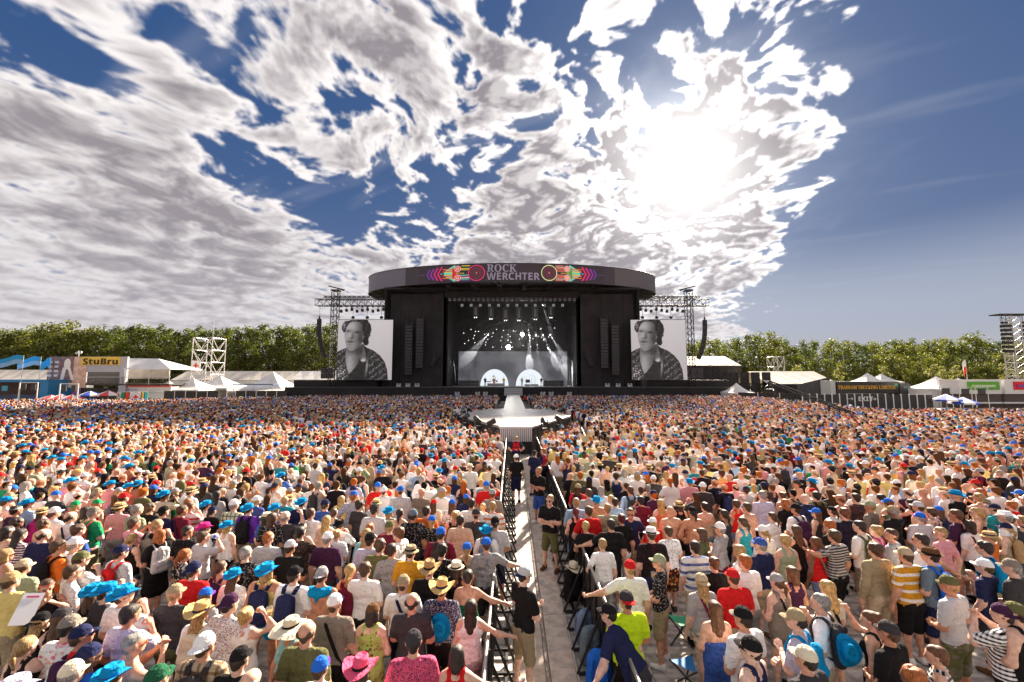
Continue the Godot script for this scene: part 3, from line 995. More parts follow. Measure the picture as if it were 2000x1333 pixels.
	# rigs that carry the screens: tower, beam, hoists, lamps
	for s in [-1.0, 1.0]:
		var rig := thing("screen_rig", "black lattice tower and beam over the portrait screen, " + ("red cross tower side" if s < 0 else "camera crane side"), "truss", Vector3.ZERO)
		part("tower", truss(Vector3(s * 34.6, 0.0, -79.2), Vector3(s * 34.6, 21.6, -79.2), 1.15, 0.075, 1.15, Vector3.RIGHT), steel, rig)
		part("beam", truss(Vector3(s * 38.0, 19.4, -78.6), Vector3(s * 24.4, 19.4, -78.6), 1.25, 0.075, 1.3), steel, rig)
		part("top_rail", truss(Vector3(s * 36.5, 20.5, -78.4), Vector3(s * 25.4, 20.5, -78.4), 0.3, 0.05, 0.9), steel, rig)
		m = MB.new()
		m.rbox(Vector3(s * 34.6, 21.9, -79.2), Vector3(1.5, 0.25, 1.5), 0.03)
		m.tube(Vector3(s * 35.8, 22.7, -78.6), Vector3(s * 32.6, 21.9, -78.6), 0.12, -1, 6)
		m.tube(Vector3(s * 34.9, 22.6, -79.6), Vector3(s * 33.2, 22.0, -79.6), 0.12, -1, 6)
		part("tower_head", m, steel, rig)
		for k in 3:
			m = MB.new()
			m.tube(Vector3(s * (25.2 + k * 2.75), 18.8, -78.3), Vector3(s * (25.2 + k * 2.75), 16.6, -78.3), 0.035, -1, 5)
			m.ball(Vector3(s * (25.2 + k * 2.75), 16.45, -78.3), Vector3(0.36, 0.30, 0.36), 5, 8)
			part("hoist", m, steel, rig)
		for k in 9:
			m = MB.new()
			var lx: float = s * (24.9 + k * 1.02)
			m.rbox(Vector3(lx, 18.55, -78.3), Vector3(0.35, 0.25, 0.35), 0.03)
			m.lathe([Vector2(0.0, -0.42), Vector2(0.26, -0.42), Vector2(0.29, -0.1), Vector2(0.16, 0.15), Vector2(0.0, 0.15)], Vector3(lx, 18.2 - 0.18 * (k % 3), -78.3), 10, 1, 1, Basis(Vector3.RIGHT, 0.5))
			part("lamp_head", m, mat("lamp housing", lin(0.022, 0.021, 0.023), 0.45), rig)
		m = MB.new(); m.box(Vector3(s * 26.0, 17.2, -79.6), Vector3(5.0, 5.6, 0.05))
	# stacks beside the screens
	for s in [-1.0, 1.0]:
		var st := thing("speaker_stack", "black loudspeaker stack at the foot of the lattice tower, " + ("tent side" if s < 0 else "camera crane side"), "loudspeaker", Vector3(s * 35.4, 4.45, -79.0))
		for y in 2:
			for x in 2:
				m = MB.new(); m.rbox(Vector3(x * 1.2 - 0.6, 0.75 + y * 1.02, 0), Vector3(1.16, 1.0, 1.0), 0.04)
				part("speaker_cabinet", m, mat("speaker black", lin(0.022, 0.021, 0.024), 0.55), st)
	# line arrays: outer ones curved, inner ones in pairs before the scrim
	var la := line_array(14, 1.5, 0.54, 0.040, "curved black line array hung at the outer end of a truss", "outer line arrays")
	la.position = Vector3(-37.2, 16.0, -78.4)
	la.rotation.y = -1.15
	var la2 := dup(la, Vector3(37.2, 15.8, -78.4), 1.15)
	var lb := line_array(16, 1.45, 0.60, 0.006, "tall straight line array hung before the dark stage scrim", "inner line arrays")
	for i in 4:
		var at: Vector3 = [Vector3(-17.9, 16.3, -79.4), Vector3(-20.0, 15.0, -79.3), Vector3(17.9, 16.3, -79.4), Vector3(20.0, 15.0, -79.3)][i]
		var c: Node3D = lb if i == 0 else dup(lb, at, 0)
		c.position = at
	for s in [-1.0, 1.0]:
		var dl := line_array(5, 0.8, 0.42, 0.0, "small slanting speaker hang before the scrim, " + ("beside the flag stall side" if s < 0 else "in the smoke"), "")
		dl.set_meta("label", "short slanting speaker column by the dark scrim, " + ("on the drummer's side" if s < 0 else "on the keyboard's side"))
		dl.position = Vector3(s * 14.8, 9.0, -79.4)
		dl.rotation = Vector3(0.3, 0, s * 0.42)

	# lamps over the stage
	var house := mat("lamp housing", lin(0.022, 0.021, 0.023), 0.45)
	var front := thing("lamp_bar", "long black lamp bar across the top of the stage opening", "truss", Vector3.ZERO)
	part("beam", truss(Vector3(-13.3, 21.0, -80.9), Vector3(13.3, 21.0, -80.9), 0.6, 0.05, 1.0), steel, front)
	var bl := thing("blinder_lamp", "square lamp in the row under the stage's front beam", "stage lamp", Vector3.ZERO, 0, "row of lamps under the front beam")
	m = MB.new(); m.rbox(Vector3(0, -0.3, 0), Vector3(0.66, 0.55, 0.4), 0.05); part("housing", m, mat("lamp grey", lin(0.10, 0.09, 0.10), 0.5), bl)
	m = MB.new(); m.box(Vector3(0, -0.62, 0.05), Vector3(0.5, 0.10, 0.3)); part("barn_door", m, mat("lamp pale", lin(0.26, 0.24, 0.25), 0.5), bl)
	for k in 27:
		var at := Vector3(-12.4 + k * 0.954, 20.75, -80.5)
		(bl if k == 0 else dup(bl, at, 0)).position = at
	var quad_l := thing("four_light", "small four-cell lamp hanging under the front beam", "stage lamp", Vector3.ZERO, 0, "four-cell lamps")
	for y in 2:
		for x in 2:
			m = MB.new(); m.box(Vector3(-0.14 + x * 0.28, -0.14 + y * 0.28, 0), Vector3(0.2, 0.2, 0.1))
			part("cell", m, glow("lamp cell", lin(0.7, 0.68, 0.66), 0.10), quad_l)
	m = MB.new(); m.box(Vector3(0, 0, -0.08), Vector3(0.62, 0.62, 0.06)); part("back_plate", m, house, quad_l)
	for k in 12:
		var at := Vector3(-10.0 + k * 1.83, 19.3, -80.9)
		(quad_l if k == 0 else dup(quad_l, at, 0)).position = at
	# hanging frames with arms
	var hf := thing("hanging_lamp", "upright rectangular lamp frame hung inside the stage opening", "stage lamp", Vector3.ZERO, 0, "hanging lamp frames")
	m = MB.new()
	for x in [-0.48, 0.48]: m.rbox(Vector3(x, 0, 0), Vector3(0.12, 2.5, 0.14), 0.02)
	for y in [-1.2, 1.2]: m.rbox(Vector3(0, y, 0), Vector3(1.0, 0.14, 0.14), 0.02)
	part("frame", m, mat("frame grey", lin(0.13, 0.125, 0.13), 0.4, 0.5), hf)
	m = MB.new(); m.box(Vector3(0, 0, -0.05), Vector3(0.5, 1.7, 0.06)); part("light_panel", m, mat("panel grey", lin(0.20, 0.195, 0.20), 0.5), hf)
	for x in [-0.2, 0.2]:
		m = MB.new(); m.ball(Vector3(x, -1.45, 0.05), Vector3(0.09, 0.09, 0.09), 4, 8); part("lamp_bulb", m, glow("bulb", lin(1, 0.97, 0.9), 1.0), hf)
	var fx := [929.0, 959.0, 987.5, 1013.5, 1045.5, 1076.0]
	var fy := [607.0, 610.0, 613.0, 613.0, 611.0, 607.5]
	for k in 6:
		var at := at_depth(fx[k], fy[k], 84.0)
		(hf if k == 0 else dup(hf, at, 0)).position = at
		part("stay", truss(at + Vector3(-0.4 if k < 3 else 0.4, -1.5, -0.3), at + Vector3(-4.2 if k < 3 else 4.2, -2.6, -3.0), 0.3, 0.03, 0.8), steel, front)
	# a cloud of small lit lamps on hanging pipes
	var pod := thing("pin_lamp", "tiny lit pin lamp in the cluster above the grey light wall", "stage lamp", Vector3.ZERO, 0, "pin lamps above the light wall")
	m = MB.new(); m.ball(Vector3.ZERO, Vector3(0.07, 0.07, 0.07), 4, 8); part("lamp_bulb", m, glow("pin bulb", lin(1, 0.95, 0.92), 1.1), pod)
	m = MB.new(); m.tube(Vector3(0, 0.06, -0.05), Vector3(0, 0.9, -0.1), 0.03, -1, 5); part("stem", m, house, pod)
	var r := RandomNumberGenerator.new()
	r.seed = 19
	for k in 46:
		var at := at_depth(912.0 + (k % 12) * 15.2 + r.randf_range(-8, 8), 646.0 + (k / 12) * 9.5 + r.randf_range(-5, 5), 90.5)
		(pod if k == 0 else dup(pod, at, 0)).position = at
	# two blazing lamps and the spots whose beams show in the haze
	for q in [[993.0, 678.5, 0.55, "blazing round lamp low over the light wall"], [1020.0, 653.5, 0.42, "blazing round lamp higher over the light wall"]]:
		var at := at_depth(q[0], q[1], 88.5)
		var bz := thing("blazing_lamp", q[3], "stage lamp", at)
		m = MB.new(); m.ball(Vector3.ZERO, Vector3.ONE * q[2] * 0.85, 8, 12); part("lamp_bulb", m, glow("blaze", lin(1, 0.98, 0.94), 30.0), bz)
		m = MB.new(); m.lathe([Vector2(0.12, -0.5), Vector2(q[2] * 0.8, 0.0), Vector2(q[2] * 0.85, 0.25)], Vector3(0, 0, -0.2), 14, 1, 1, Basis(Vector3.RIGHT, PI / 2))
		part("reflector", m, house, bz)
		m = MB.new(); m.tube(Vector3(0, 0.2, -0.4), Vector3(0, 4.0, -0.4), 0.05, -1, 6); part("drop_pipe", m, house, bz)
		var li := OmniLight3D.new()
		li.name = "lamp_glow"
		li.light_energy = 6.0
		li.light_size = 0.2
		li.omni_range = 40.0
		li.omni_attenuation = 2.0
		li.shadow_enabled = true
		li.light_color = Color(1, 0.97, 0.92)
		bz.add_child(li)
		li.position = Vector3(0, 0, 0.6)
	var beams := [[1060.0, 596.0, 1074.0, 640.0, 5.0], [1034.0, 655.0, 1034.0, 690.0, 9.0], [1047.0, 655.0, 1057.0, 740.0, 5.0], [1060.0, 654.0, 1076.0, 690.0, 7.0], [1074.0, 654.0, 1100.0, 695.0, 9.0], [1070.0, 680.0, 1100.0, 715.0, 12.0], [954.0, 653.0, 930.0, 680.0, 11.0]]
	for i in beams.size():
		var q: Array = beams[i]
		var at := at_depth(q[0], q[1], 89.0)
		var to := at_depth(q[2], q[3], 91.0)
		var sp := thing("spot_lamp", "lit spot lamp throwing a pale beam over the stage", "stage lamp", at, 0, "spot lamps with beams")
		var d := (to - at).normalized()
		var bs := Basis.looking_at(d, Vector3.BACK)
		m = MB.new(); m.lathe([Vector2(0.0, -0.75), Vector2(0.18, -0.75), Vector2(0.22, -0.3), Vector2(0.26, -0.05)], Vector3.ZERO, 10, 1, 1, bs * Basis(Vector3.RIGHT, -PI / 2))
		part("lamp_housing", m, house, sp)
		m = MB.new(); m.ball(Vector3.ZERO, Vector3.ONE * 0.13, 4, 8); part("lamp_bulb", m, glow("beam bulb", lin(1, 0.98, 0.95), 14.0), sp)
		var sl := SpotLight3D.new()
		sl.name = "beam"
		sl.light_energy = 720.0
		sl.light_size = 0.1
		sl.spot_range = 60.0
		sl.spot_attenuation = 2.0
		sl.spot_angle = q[4]
		sl.spot_angle_attenuation = 0.5
		sl.shadow_enabled = true
		sp.add_child(sl)
		sl.basis = bs
	# things on the stage
	var amp := thing("amplifier", "round-topped black amplifier in the row before the light wall", "amplifier", Vector3.ZERO, 0, "row of amplifiers")
	m = MB.new(); m.rbox(Vector3(0, 0.45, 0), Vector3(0.75, 0.9, 0.45), 0.04); m.lathe([Vector2(0.36, 0.0), Vector2(0.36, 0.3), Vector2(0.0, 0.34)], Vector3(0, 0.88, 0.1), 12, 1, 0.5)
	part("cabinet", m, mat("amp black", lin(0.03, 0.03, 0.034), 0.5), amp)
	m = MB.new(); m.lathe([Vector2(0.27, 0.0), Vector2(0.0, 0.02)], Vector3(0, 0.5, 0.235), 12, 1, 1, Basis(Vector3.RIGHT, PI / 2)); part("speaker_cone", m, mat("cone", lin(0.09, 0.09, 0.10), 0.7), amp)
	var ax := []
	for k in 6: ax.append(899.0 + k * 6.7); ax.append(1064.0 + k * 6.7)
	for k in ax.size():
		var c := at_depth(ax[k], 757, 90.6)
		var at := Vector3(c.x, 3.09, c.z)
		(amp if k == 0 else dup(amp, at, 0)).position = at
	# drum kit and keyboard
	var dk := at_depth(965, 757, 90.0)
	var riser := thing("drum_riser", "low grey riser under the drum kit", "riser", Vector3(dk.x + 0.4, 3.09, dk.z))
	m = MB.new(); m.rbox(Vector3(0, 0.25, 0), Vector3(3.6, 0.5, 2.2), 0.03); part("platform", m, mat("riser grey", lin(0.28, 0.27, 0.28), 0.6), riser)
	m = MB.new(); m.box(Vector3(0, 0.53, 0), Vector3(3.4, 0.06, 2.0)); part("carpet", m, mat("carpet", lin(0.2, 0.19, 0.2), 0.9), riser)
	var kit := thing("drum_kit", "drum kit with orange shells on the riser", "drum kit", Vector3(dk.x, 3.65, dk.z + 0.35))
	var shell := mat("drum shell", lin(0.55, 0.20, 0.06), 0.3)
	for q in [[0.0, 0.28, 0.28, 0.4, PI / 2], [-0.35, 0.72, 0.15, 0.25, 0.2], [0.2, 0.74, 0.16, 0.25, 0.2], [0.55, 0.45, 0.2, 0.4, 0.0]]:
		m = MB.new(); m.lathe([Vector2(0.0, -q[3] / 2), Vector2(q[2], -q[3] / 2), Vector2(q[2], q[3] / 2), Vector2(0, q[3] / 2)], Vector3(q[0], q[1], 0), 12, 1, 1, Basis(Vector3.RIGHT, q[4])); part("drum", m, shell, kit)
	for q in [[-0.7, 1.15], [0.8, 1.2]]:
		m = MB.new(); m.lathe([Vector2(0.28, 0.0), Vector2(0.0, 0.04)], Vector3(q[0], q[1], 0), 12); m.tube(Vector3(q[0], 0, 0), Vector3(q[0], q[1], 0), 0.02, -1, 5); part("cymbal", m, mat("brass", lin(0.6, 0.45, 0.15), 0.3, 0.9), kit)
	var kb := at_depth(953, 757, 90.4)
	var key := thing("keyboard", "dark keyboard on a stand beside the drums", "keyboard", Vector3(kb.x, 3.09, kb.z + 0.3))
	m = MB.new(); m.rbox(Vector3(0, 0.95, 0), Vector3(1.4, 0.16, 0.4), 0.02); part("keys", m, house, key)
	for s in [-1.0, 1.0]:
		m = MB.new(); m.tube(Vector3(s * 0.5, 0, 0), Vector3(-s * 0.3, 0.9, 0), 0.025, -1, 5); part("stand_leg", m, house, key)
	var k2 := at_depth(1038, 757, 90.2)
	var rs2 := thing("keyboard_riser", "low pale riser with a drum and stands before the arch", "riser", Vector3(k2.x, 3.09, k2.z))
	m = MB.new(); m.rbox(Vector3(0, 0.2, 0), Vector3(3.0, 0.4, 1.8), 0.03); part("platform", m, mat("riser pale", lin(0.42, 0.41, 0.42), 0.6), rs2)
	m = MB.new(); m.lathe([Vector2(0, 0), Vector2(0.5, 0), Vector2(0.5, 0.7), Vector2(0, 0.7)], Vector3(-0.8, 0.7, 0), 14, 1, 1); part("drum", m, mat("dark drum", lin(0.05, 0.045, 0.04), 0.4), rs2)
	for q in [[0.1, 2.2], [0.8, 2.0], [-1.2, 1.7]]:
		m = MB.new(); m.tube(Vector3(q[0], 0.4, 0), Vector3(q[0], q[1], 0), 0.025, -1, 5); m.tube(Vector3(q[0], q[1], 0), Vector3(q[0] - 0.5, q[1] + 0.3, 0.2), 0.02, -1, 5); part("microphone_stand", m, house, rs2)
	# lamps and boxes along the stage lip
	var lip := thing("floor_lamp", "small silver lamp unit standing on the stage's front edge", "stage lamp", Vector3.ZERO, 0, "lamp units on the stage front")
	m = MB.new(); m.rbox(Vector3(0, 0.2, 0), Vector3(0.9, 0.35, 0.4), 0.04); part("base", m, mat("lamp silver", lin(0.42, 0.41, 0.42), 0.4, 0.5), lip)
	for s in [-1.0, 1.0]:
		m = MB.new(); m.ball(Vector3(s * 0.26, 0.52, 0), Vector3(0.22, 0.2, 0.2), 5, 8); part("head", m, mat("lamp silver", lin(0.42, 0.41, 0.42), 0.4, 0.5), lip)
	var lx := [[778, 3.1], [796, 3.1], [814, 3.1], [1187, 3.1], [1208, 3.1], [1231, 3.1], [895, 1.6], [934, 1.6], [949, 1.6], [1059, 1.6], [1075, 1.6], [1110, 1.6]]
	for k in lx.size():
		var c := at_depth(lx[k][0], 757, 78.0)
		var at := Vector3(c.x, lx[k][1] if lx[k][1] > 3 else 1.55, -78.2 if lx[k][1] > 3 else -76.6)
		(lip if k == 0 else dup(lip, at, 0)).position = at
	# pit rostrum the lamp units stand on, and the white steps to the runway
	m = MB.new(); m.box(Vector3(0, 0.77, -76.7), Vector3(28, 1.5, 1.2)); part("rostrum", m, black, o)
	for k in 4:
		m = MB.new(); m.box(Vector3(0.25, 1.75 + k * 0.34, -76.0 - k * 0.45), Vector3(3.4, 0.30, 0.46)); part("step", m, mat("step grey", lin(0.35, 0.35, 0.36), 0.5), o)
	# stage smoke
	var fog := FogVolume.new()
	fog.name = "stage_haze"
	fog.size = Vector3(26.0, 17.5, 9.5)
	fog.position = Vector3(0, 12.0, -86.9)
	var fm := FogMaterial.new()
	fm.density = 0.0045
	fm.albedo = Color(0.9, 0.9, 0.92)
	fog.material = fm
	fog.set_meta("kind", "stuff")
	fog.set_meta("label", "thin haze inside the stage opening")
	fog.set_meta("category", "haze")
	add_child(fog)

# ---------------------------------------------------------------- tents, stalls, towers and fences at both sides
func canvas(key: String, c: Color) -> StandardMaterial3D:
	if mats.has(key): return mats[key]
	var m := tri_mat(key, noise_tex(256, 0.012, 4, hash(key) % 99, c.darkened(0.10), c, 0.2, 0.7), 0.12, 0.75)
	m.backlight_enabled = true
	m.backlight = Color(0.35, 0.34, 0.32)
	return m

func marquee(label: String, px0: float, px1: float, depth: float, deep: float, eave: float, ridge: float, roof_m: Material, wall_m: Material, bays := 8, gable := true) -> Node3D:
	# a long frame tent whose ridge runs across the view; the roof in bays with seams, walls below
	var a := at_depth(px0, 740, depth)
	var b := at_depth(px1, 740, depth)
	var L := b.x - a.x
	var o := thing("marquee", label, "tent", Vector3((a.x + b.x) * 0.5, 0, -depth))
	var w := L / bays
	for k in bays:
		var x0 := -L * 0.5 + k * w
		for s in [0, 1]:
			var m := MB.new()
			var z0 := 0.0 if s == 0 else -deep
			var sag := -0.12
			var p0 := Vector3(x0 + 0.02, eave, z0)
			var p1 := Vector3(x0 + w - 0.02, eave, z0)
			var t1 := Vector3(x0 + w - 0.02, ridge, -deep * 0.5)
			var t0 := Vector3(x0 + 0.02, ridge, -deep * 0.5)
			var out := Vector3(0, 1, 1.0 if s == 0 else -1.0)
			var mid := (p0 + p1 + t0 + t1) * 0.25 + Vector3(0, sag, 0)
			for e in [[p0, p1], [p1, t1], [t1, t0], [t0, p0]]:
				var nn: Vector3 = (e[1] - e[0]).cross(mid - e[0]).normalized()
				if nn.dot(out) < 0: nn = -nn
				m.tri(e[0], e[1], mid, nn, nn, nn)
			part("roof_bay", m, roof_m, o)
		var m2 := MB.new(); m2.box(Vector3(x0 + w * 0.5, eave * 0.5, -0.12), Vector3(w - 0.08, eave - 0.1, 0.05)); part("wall_panel", m2, wall_m, o)
		m2 = MB.new(); m2.rbox(Vector3(x0 + w * 0.5, eave, 0.02), Vector3(w - 0.02, 0.14, 0.12), 0.02); part("eave_rail", m2, mat("tent alloy", lin(0.55, 0.54, 0.53), 0.4, 0.6), o)
	if gable:
		for s in [-1.0, 1.0]:
			var m := MB.new()
			m.prism(PackedVector2Array([Vector2(-deep * 0.5, 0), Vector2(deep * 0.5, 0), Vector2(deep * 0.5, eave), Vector2(0, ridge), Vector2(-deep * 0.5, eave)]), Transform3D(Basis(Vector3.UP, s * PI / 2), Vector3(s * L * 0.5, 0, -deep * 0.5)), 0.06)
			part("gable", m, wall_m, o)
	return o

func pagoda(label: String, px: float, depth: float, w: float, eave: float, peak: float, wall := true) -> Node3D:
	# a square tent with a swept peak
	var c := at_depth(px, 740, depth)
	var o := thing("pagoda_tent", label, "tent", Vector3(c.x, 0, -depth))
	var wm := canvas("white canvas", lin(0.80, 0.78, 0.76))
	var h := w * 0.5
	var lv := 6
	for s in 4:
		var m := MB.new()
		var bs := Basis(Vector3.UP, s * PI / 2)
		for k in lv:
			var t0 := float(k) / lv
			var t1 := float(k + 1) / lv
			var y0 := eave + (peak - eave) * pow(t0, 1.7)
			var y1 := eave + (peak - eave) * pow(t1, 1.7)
			var r0 := h * (1.0 - t0) + 0.03
			var r1 := h * (1.0 - t1) + 0.03
			m.quad(bs * Vector3(-r0, y0, r0), bs * Vector3(r0, y0, r0), bs * Vector3(r1, y1, r1), bs * Vector3(-r1, y1, r1), bs * Vector3(0, 0.6, 1))
		part("roof_side", m, wm, o)
		m = MB.new(); m.box(bs * Vector3(0, eave - 0.16, h), Vector3(w, 0.32, 0.04), bs); part("valance", m, wm, o)
		m = MB.new(); m.tube(bs * Vector3(-h, 0, h), bs * Vector3(-h, eave, h), 0.05, -1, 6); part("pole", m, mat("tent alloy", lin(0.55, 0.54, 0.53), 0.4, 0.6), o)
		if wall and s != 0:
			m = MB.new(); m.box(bs * Vector3(0, (eave - 0.3) * 0.5, h - 0.08), Vector3(w - 0.1, eave - 0.35, 0.03), bs); part("wall_sheet", m, wm, o)
	return o

func parasol(label: String, at: Vector3, r: float, h: float, c1: Material, c2: Material) -> void:
	var o := thing("parasol", label, "parasol", at)
	var m := MB.new(); m.tube(Vector3.ZERO, Vector3(0, h, 0), 0.035, -1, 6); part("pole", m, mat("tent alloy", lin(0.55, 0.54, 0.53), 0.4, 0.6), o)
	for k in 8:
		m = MB.new()
		var a0 := TAU * k / 8
		var a1 := TAU * (k + 1) / 8
		var p0 := Vector3(cos(a0) * r, h - 0.75, sin(a0) * r)
		var p1 := Vector3(cos(a1) * r, h - 0.75, sin(a1) * r)
		var nn := (p0 + p1).normalized() + Vector3.UP
		m.tri(p0, p1, Vector3(0, h, 0), nn.normalized(), nn.normalized(), Vector3.UP)
		m.quad(p0, p1, p1 + Vector3.DOWN * 0.2, p0 + Vector3.DOWN * 0.2, p0 + p1)
		part("canopy_panel", m, c1 if k % 2 else c2, o)

func flag(label: String, at: Vector3, h: float, w: float, fh: float, dir: float, ms: Array, stripes_across := false) -> void:
	var o := thing("flag", label, "flag", at)
	var m := MB.new(); m.tube(Vector3.ZERO, Vector3(0, h, 0), 0.05, 0.03, 6); part("pole", m, mat("pole white", lin(0.7, 0.69, 0.68), 0.4), o)
	for k in ms.size():
		m = MB.new()
		for i in 10:
			var q := []
			for e in [[i, k], [i + 1, k], [i + 1, k + 1], [i, k + 1]]:
				var t: float = e[0] / 10.0
				var v: float = float(e[1]) / ms.size()
				q.append(Vector3(dir * t * w, h - 0.1 - v * fh - t * t * 0.5 + 0.18 * sin(t * 5.0), 0.22 * sin(t * 7.0 + v) * t + 0.02))
			m.quad(q[0], q[1], q[2], q[3], Vector3(0, 0, 1))
		part("cloth", m, ms[k], o)

func fence_run(label: String, p0: Vector3, p1: Vector3, h: float, n: int, body_m: Material, post_m: Material, group := "") -> Node3D:
	var o := thing("screen_fence", label, "fence", p0, atan2(-(p1 - p0).z, (p1 - p0).x), group)
	var L := p0.distance_to(p1)
	var w := L / n
	for k in n:
		var m := MB.new(); m.box(Vector3(w * (k + 0.5), h * 0.5, 0), Vector3(w - 0.1, h - 0.06, 0.04)); part("panel", m, body_m, o)
		m = MB.new(); m.rbox(Vector3(w * k, h * 0.5 + 0.03, 0.03), Vector3(0.12, h + 0.06, 0.10), 0.015); part("post", m, post_m, o)
	return o

func scaffold(label: String, at: Vector3, w: float, h: float, n: int, r: float, m_: Material) -> Node3D:
	var o := thing("scaffold_tower", label, "tower", at)
	var h2 := w * 0.5
	var cs := [Vector3(-h2, 0, h2), Vector3(h2, 0, h2), Vector3(h2, 0, -h2), Vector3(-h2, 0, -h2)]
	for c in cs:
		var m := MB.new(); m.tube(c, c + Vector3.UP * h, r, -1, 6); part("leg", m, m_, o)
	for k in n:
		var y0 := h * k / n
		var y1 := h * (k + 1) / n
		for s in 4:
			var a: Vector3 = cs[s]
			var b: Vector3 = cs[(s + 1) % 4]
			var m := MB.new(); m.tube(a + Vector3.UP * y1, b + Vector3.UP * y1, r * 0.8, -1, 5); part("ledger", m, m_, o)
			m = MB.new()
			var mid := (a + b) * 0.5
			m.tube(a + Vector3.UP * y1, mid + Vector3.UP * y0, r * 0.75, -1, 5)
			part("brace", m, m_, o)
			m = MB.new()
			m.tube(b + Vector3.UP * y1, mid + Vector3.UP * y0, r * 0.75, -1, 5)
			part("brace", m, m_, o)
	return o

func plate(o: Node3D, called: String, px0: float, py0: float, px1: float, py1: float, depth: float, thick: float, m_: Material) -> MeshInstance3D:
	# an upright slab given by its corners in the photograph, at a depth
	var a := at_depth(px0, py0, depth)
	var b := at_depth(px1, py1, depth)
	var m := MB.new()
	m.box(Vector3((a.x + b.x) * 0.5, (a.y + b.y) * 0.5, -depth - thick * 0.5) - o.position, Vector3(absf(b.x - a.x), absf(a.y - b.y), thick))
	return part(called, m, m_, o)

func build_left_side() -> void:
	var white := canvas("white canvas", lin(0.80, 0.78, 0.76))
	var cream := canvas("cream canvas", lin(0.72, 0.66, 0.58))
	var alloy := mat("tent alloy", lin(0.55, 0.54, 0.53), 0.4, 0.6)
	var dark := tri_mat("fence mesh", noise_tex(128, 0.05, 4, 31, lin(0.018, 0.017, 0.016), lin(0.06, 0.055, 0.05), 0.2, 0.8), 0.6, 0.9)
	var m: MB
	marquee("long cream frame tent before the wood, behind the red cross tower", 332, 640, 118, 12, 4.2, 6.9, cream, white, 14)
	marquee("pale tent roof behind the blue flags", -60, 96, 112, 12, 4.4, 7.2, cream, white, 6)
	marquee("broad white tent beside the big pagoda tent, next to the stage", 566, 664, 100, 10, 4.4, 6.6, white, white, 4)
	pagoda("white pagoda tent with a tall pointed peak near the stage wing", 533, 84, 11.0, 2.4, 6.1)
	pagoda("low white pagoda tent between the red cross banner and the pointed tent", 378, 84, 8.6, 2.6, 4.7)
	pagoda("wide white pagoda tent with grey shaded side, below the scaffold tower", 430, 90, 10.0, 2.8, 5.3)
	pagoda("small white pagoda tent beside the container stall", 330, 82, 6.0, 2.4, 4.2)
	var fl := [[322, 428], [462, 562]]
	for i in 2:
		var a := at_depth(fl[i][0], 740, 75.0)
		var b := at_depth(fl[i][1], 740, 75.0)
		fence_run("dark mesh fence before the " + ("low pagoda tent" if i == 0 else "tall pointed pagoda tent"), Vector3(a.x, 0, -75), Vector3(b.x, 0, -75), 2.5, 5, dark, alloy)
	# blue-roofed bar frame by the pointed tent
	var bar := thing("bar_frame", "thin blue-topped bar frame before the pointed pagoda tent", "stall", at_depth(500, 740, 78) * Vector3(1, 0, 1))
	m = MB.new(); m.rbox(Vector3(0, 3.6, 0), Vector3(7.6, 0.2, 2.0), 0.03); part("roof", m, mat("bar blue", lin(0.06, 0.12, 0.24), 0.5), bar)
	for x in [-3.6, 0.0, 3.6]:
		m = MB.new(); m.tube(Vector3(x, 0, 0.8), Vector3(x, 3.5, 0.8), 0.06, -1, 6); part("post", m, alloy, bar)
	# red cross tower
	var tw := scaffold("pale scaffold tower with a red cross sign, before the wood", Vector3(-70.4, 0, -95), 4.4, 14.0, 5, 0.10, mat("scaffold pale", lin(0.62, 0.60, 0.58), 0.4, 0.4))
	m = MB.new(); m.box(Vector3(-1.05, 7.6, 2.35), Vector3(2.1, 2.3, 0.06)); part("sign_board", m, mat("sign white", lin(0.80, 0.78, 0.77), 0.6), tw)
	var redp := mat("sign red", lin(0.70, 0.03, 0.02), 0.6)
	m = MB.new(); m.box(Vector3(-1.05, 7.6, 2.40), Vector3(1.05, 0.34, 0.03)); part("cross_bar", m, redp, tw)
	m = MB.new(); m.box(Vector3(-1.05, 7.6, 2.405), Vector3(0.34, 1.05, 0.03)); part("cross_bar", m, redp, tw)
	m = MB.new(); m.rbox(Vector3(-0.4, 13.4, 2.0), Vector3(1.6, 0.6, 0.5), 0.08); part("floodlight", m, mat("lamp silver", lin(0.42, 0.41, 0.42), 0.4, 0.5), tw)
	m = MB.new(); m.tube(Vector3(2.2, 13.5, 2.2), Vector3(2.35, 18.4, 2.2), 0.06, 0.02, 5); part("aerial", m, alloy, tw)
	# the radio stall: printed front, yellow sign, balcony with tent roof, container below
	var st := thing("radio_stall", "two-storey stall with a yellow sign and printed front", "stall", at_depth(200, 740, 79) * Vector3(1, 0, 1))
	var yel := mat("sign yellow", lin(0.80, 0.52, 0.07), 0.6)
	var pr := Image.create(128, 112, false, Image.FORMAT_RGB8)
	var n := noise(0.05, 4, 5)
	for y in 112:
		for x in 128:
			var t := n.get_noise_2d(x, y)
			var c := Color(0.45, 0.33, 0.34).lerp(Color(0.60, 0.48, 0.46), 0.5 + t)
			if y > 84: c = c.lerp(Color(0.86, 0.80, 0.76), smoothstep(84, 104, y + 16 * t))
			if x > 82: c = Color(0.80, 0.62, 0.52).lerp(Color(0.90, 0.76, 0.68), 0.5 + t)
			# a pale figure striding over the print
			var fx := x - 62.0
			if (fx * fx / 120.0 + (y - 26.0) * (y - 26.0) / 380.0 < 1.0) or (y > 38 and y < 84 and (absf(fx + 8 - (y - 40) * -0.15) < 6 or absf(fx - 6 - (y - 40) * 0.34) < 5)): c = Color(0.93, 0.88, 0.84)
			if x < 34 and y > 12 and y < 78 and (y / 8) % 2 == 0 and (x / 7) % 3 != 2: c = Color(0.88, 0.84, 0.84)
			pr.set_pixel(x, y, c)
	var prm := mat("printed front", Color.WHITE, 0.7)
	prm.albedo_texture = ImageTexture.create_from_image(pr)
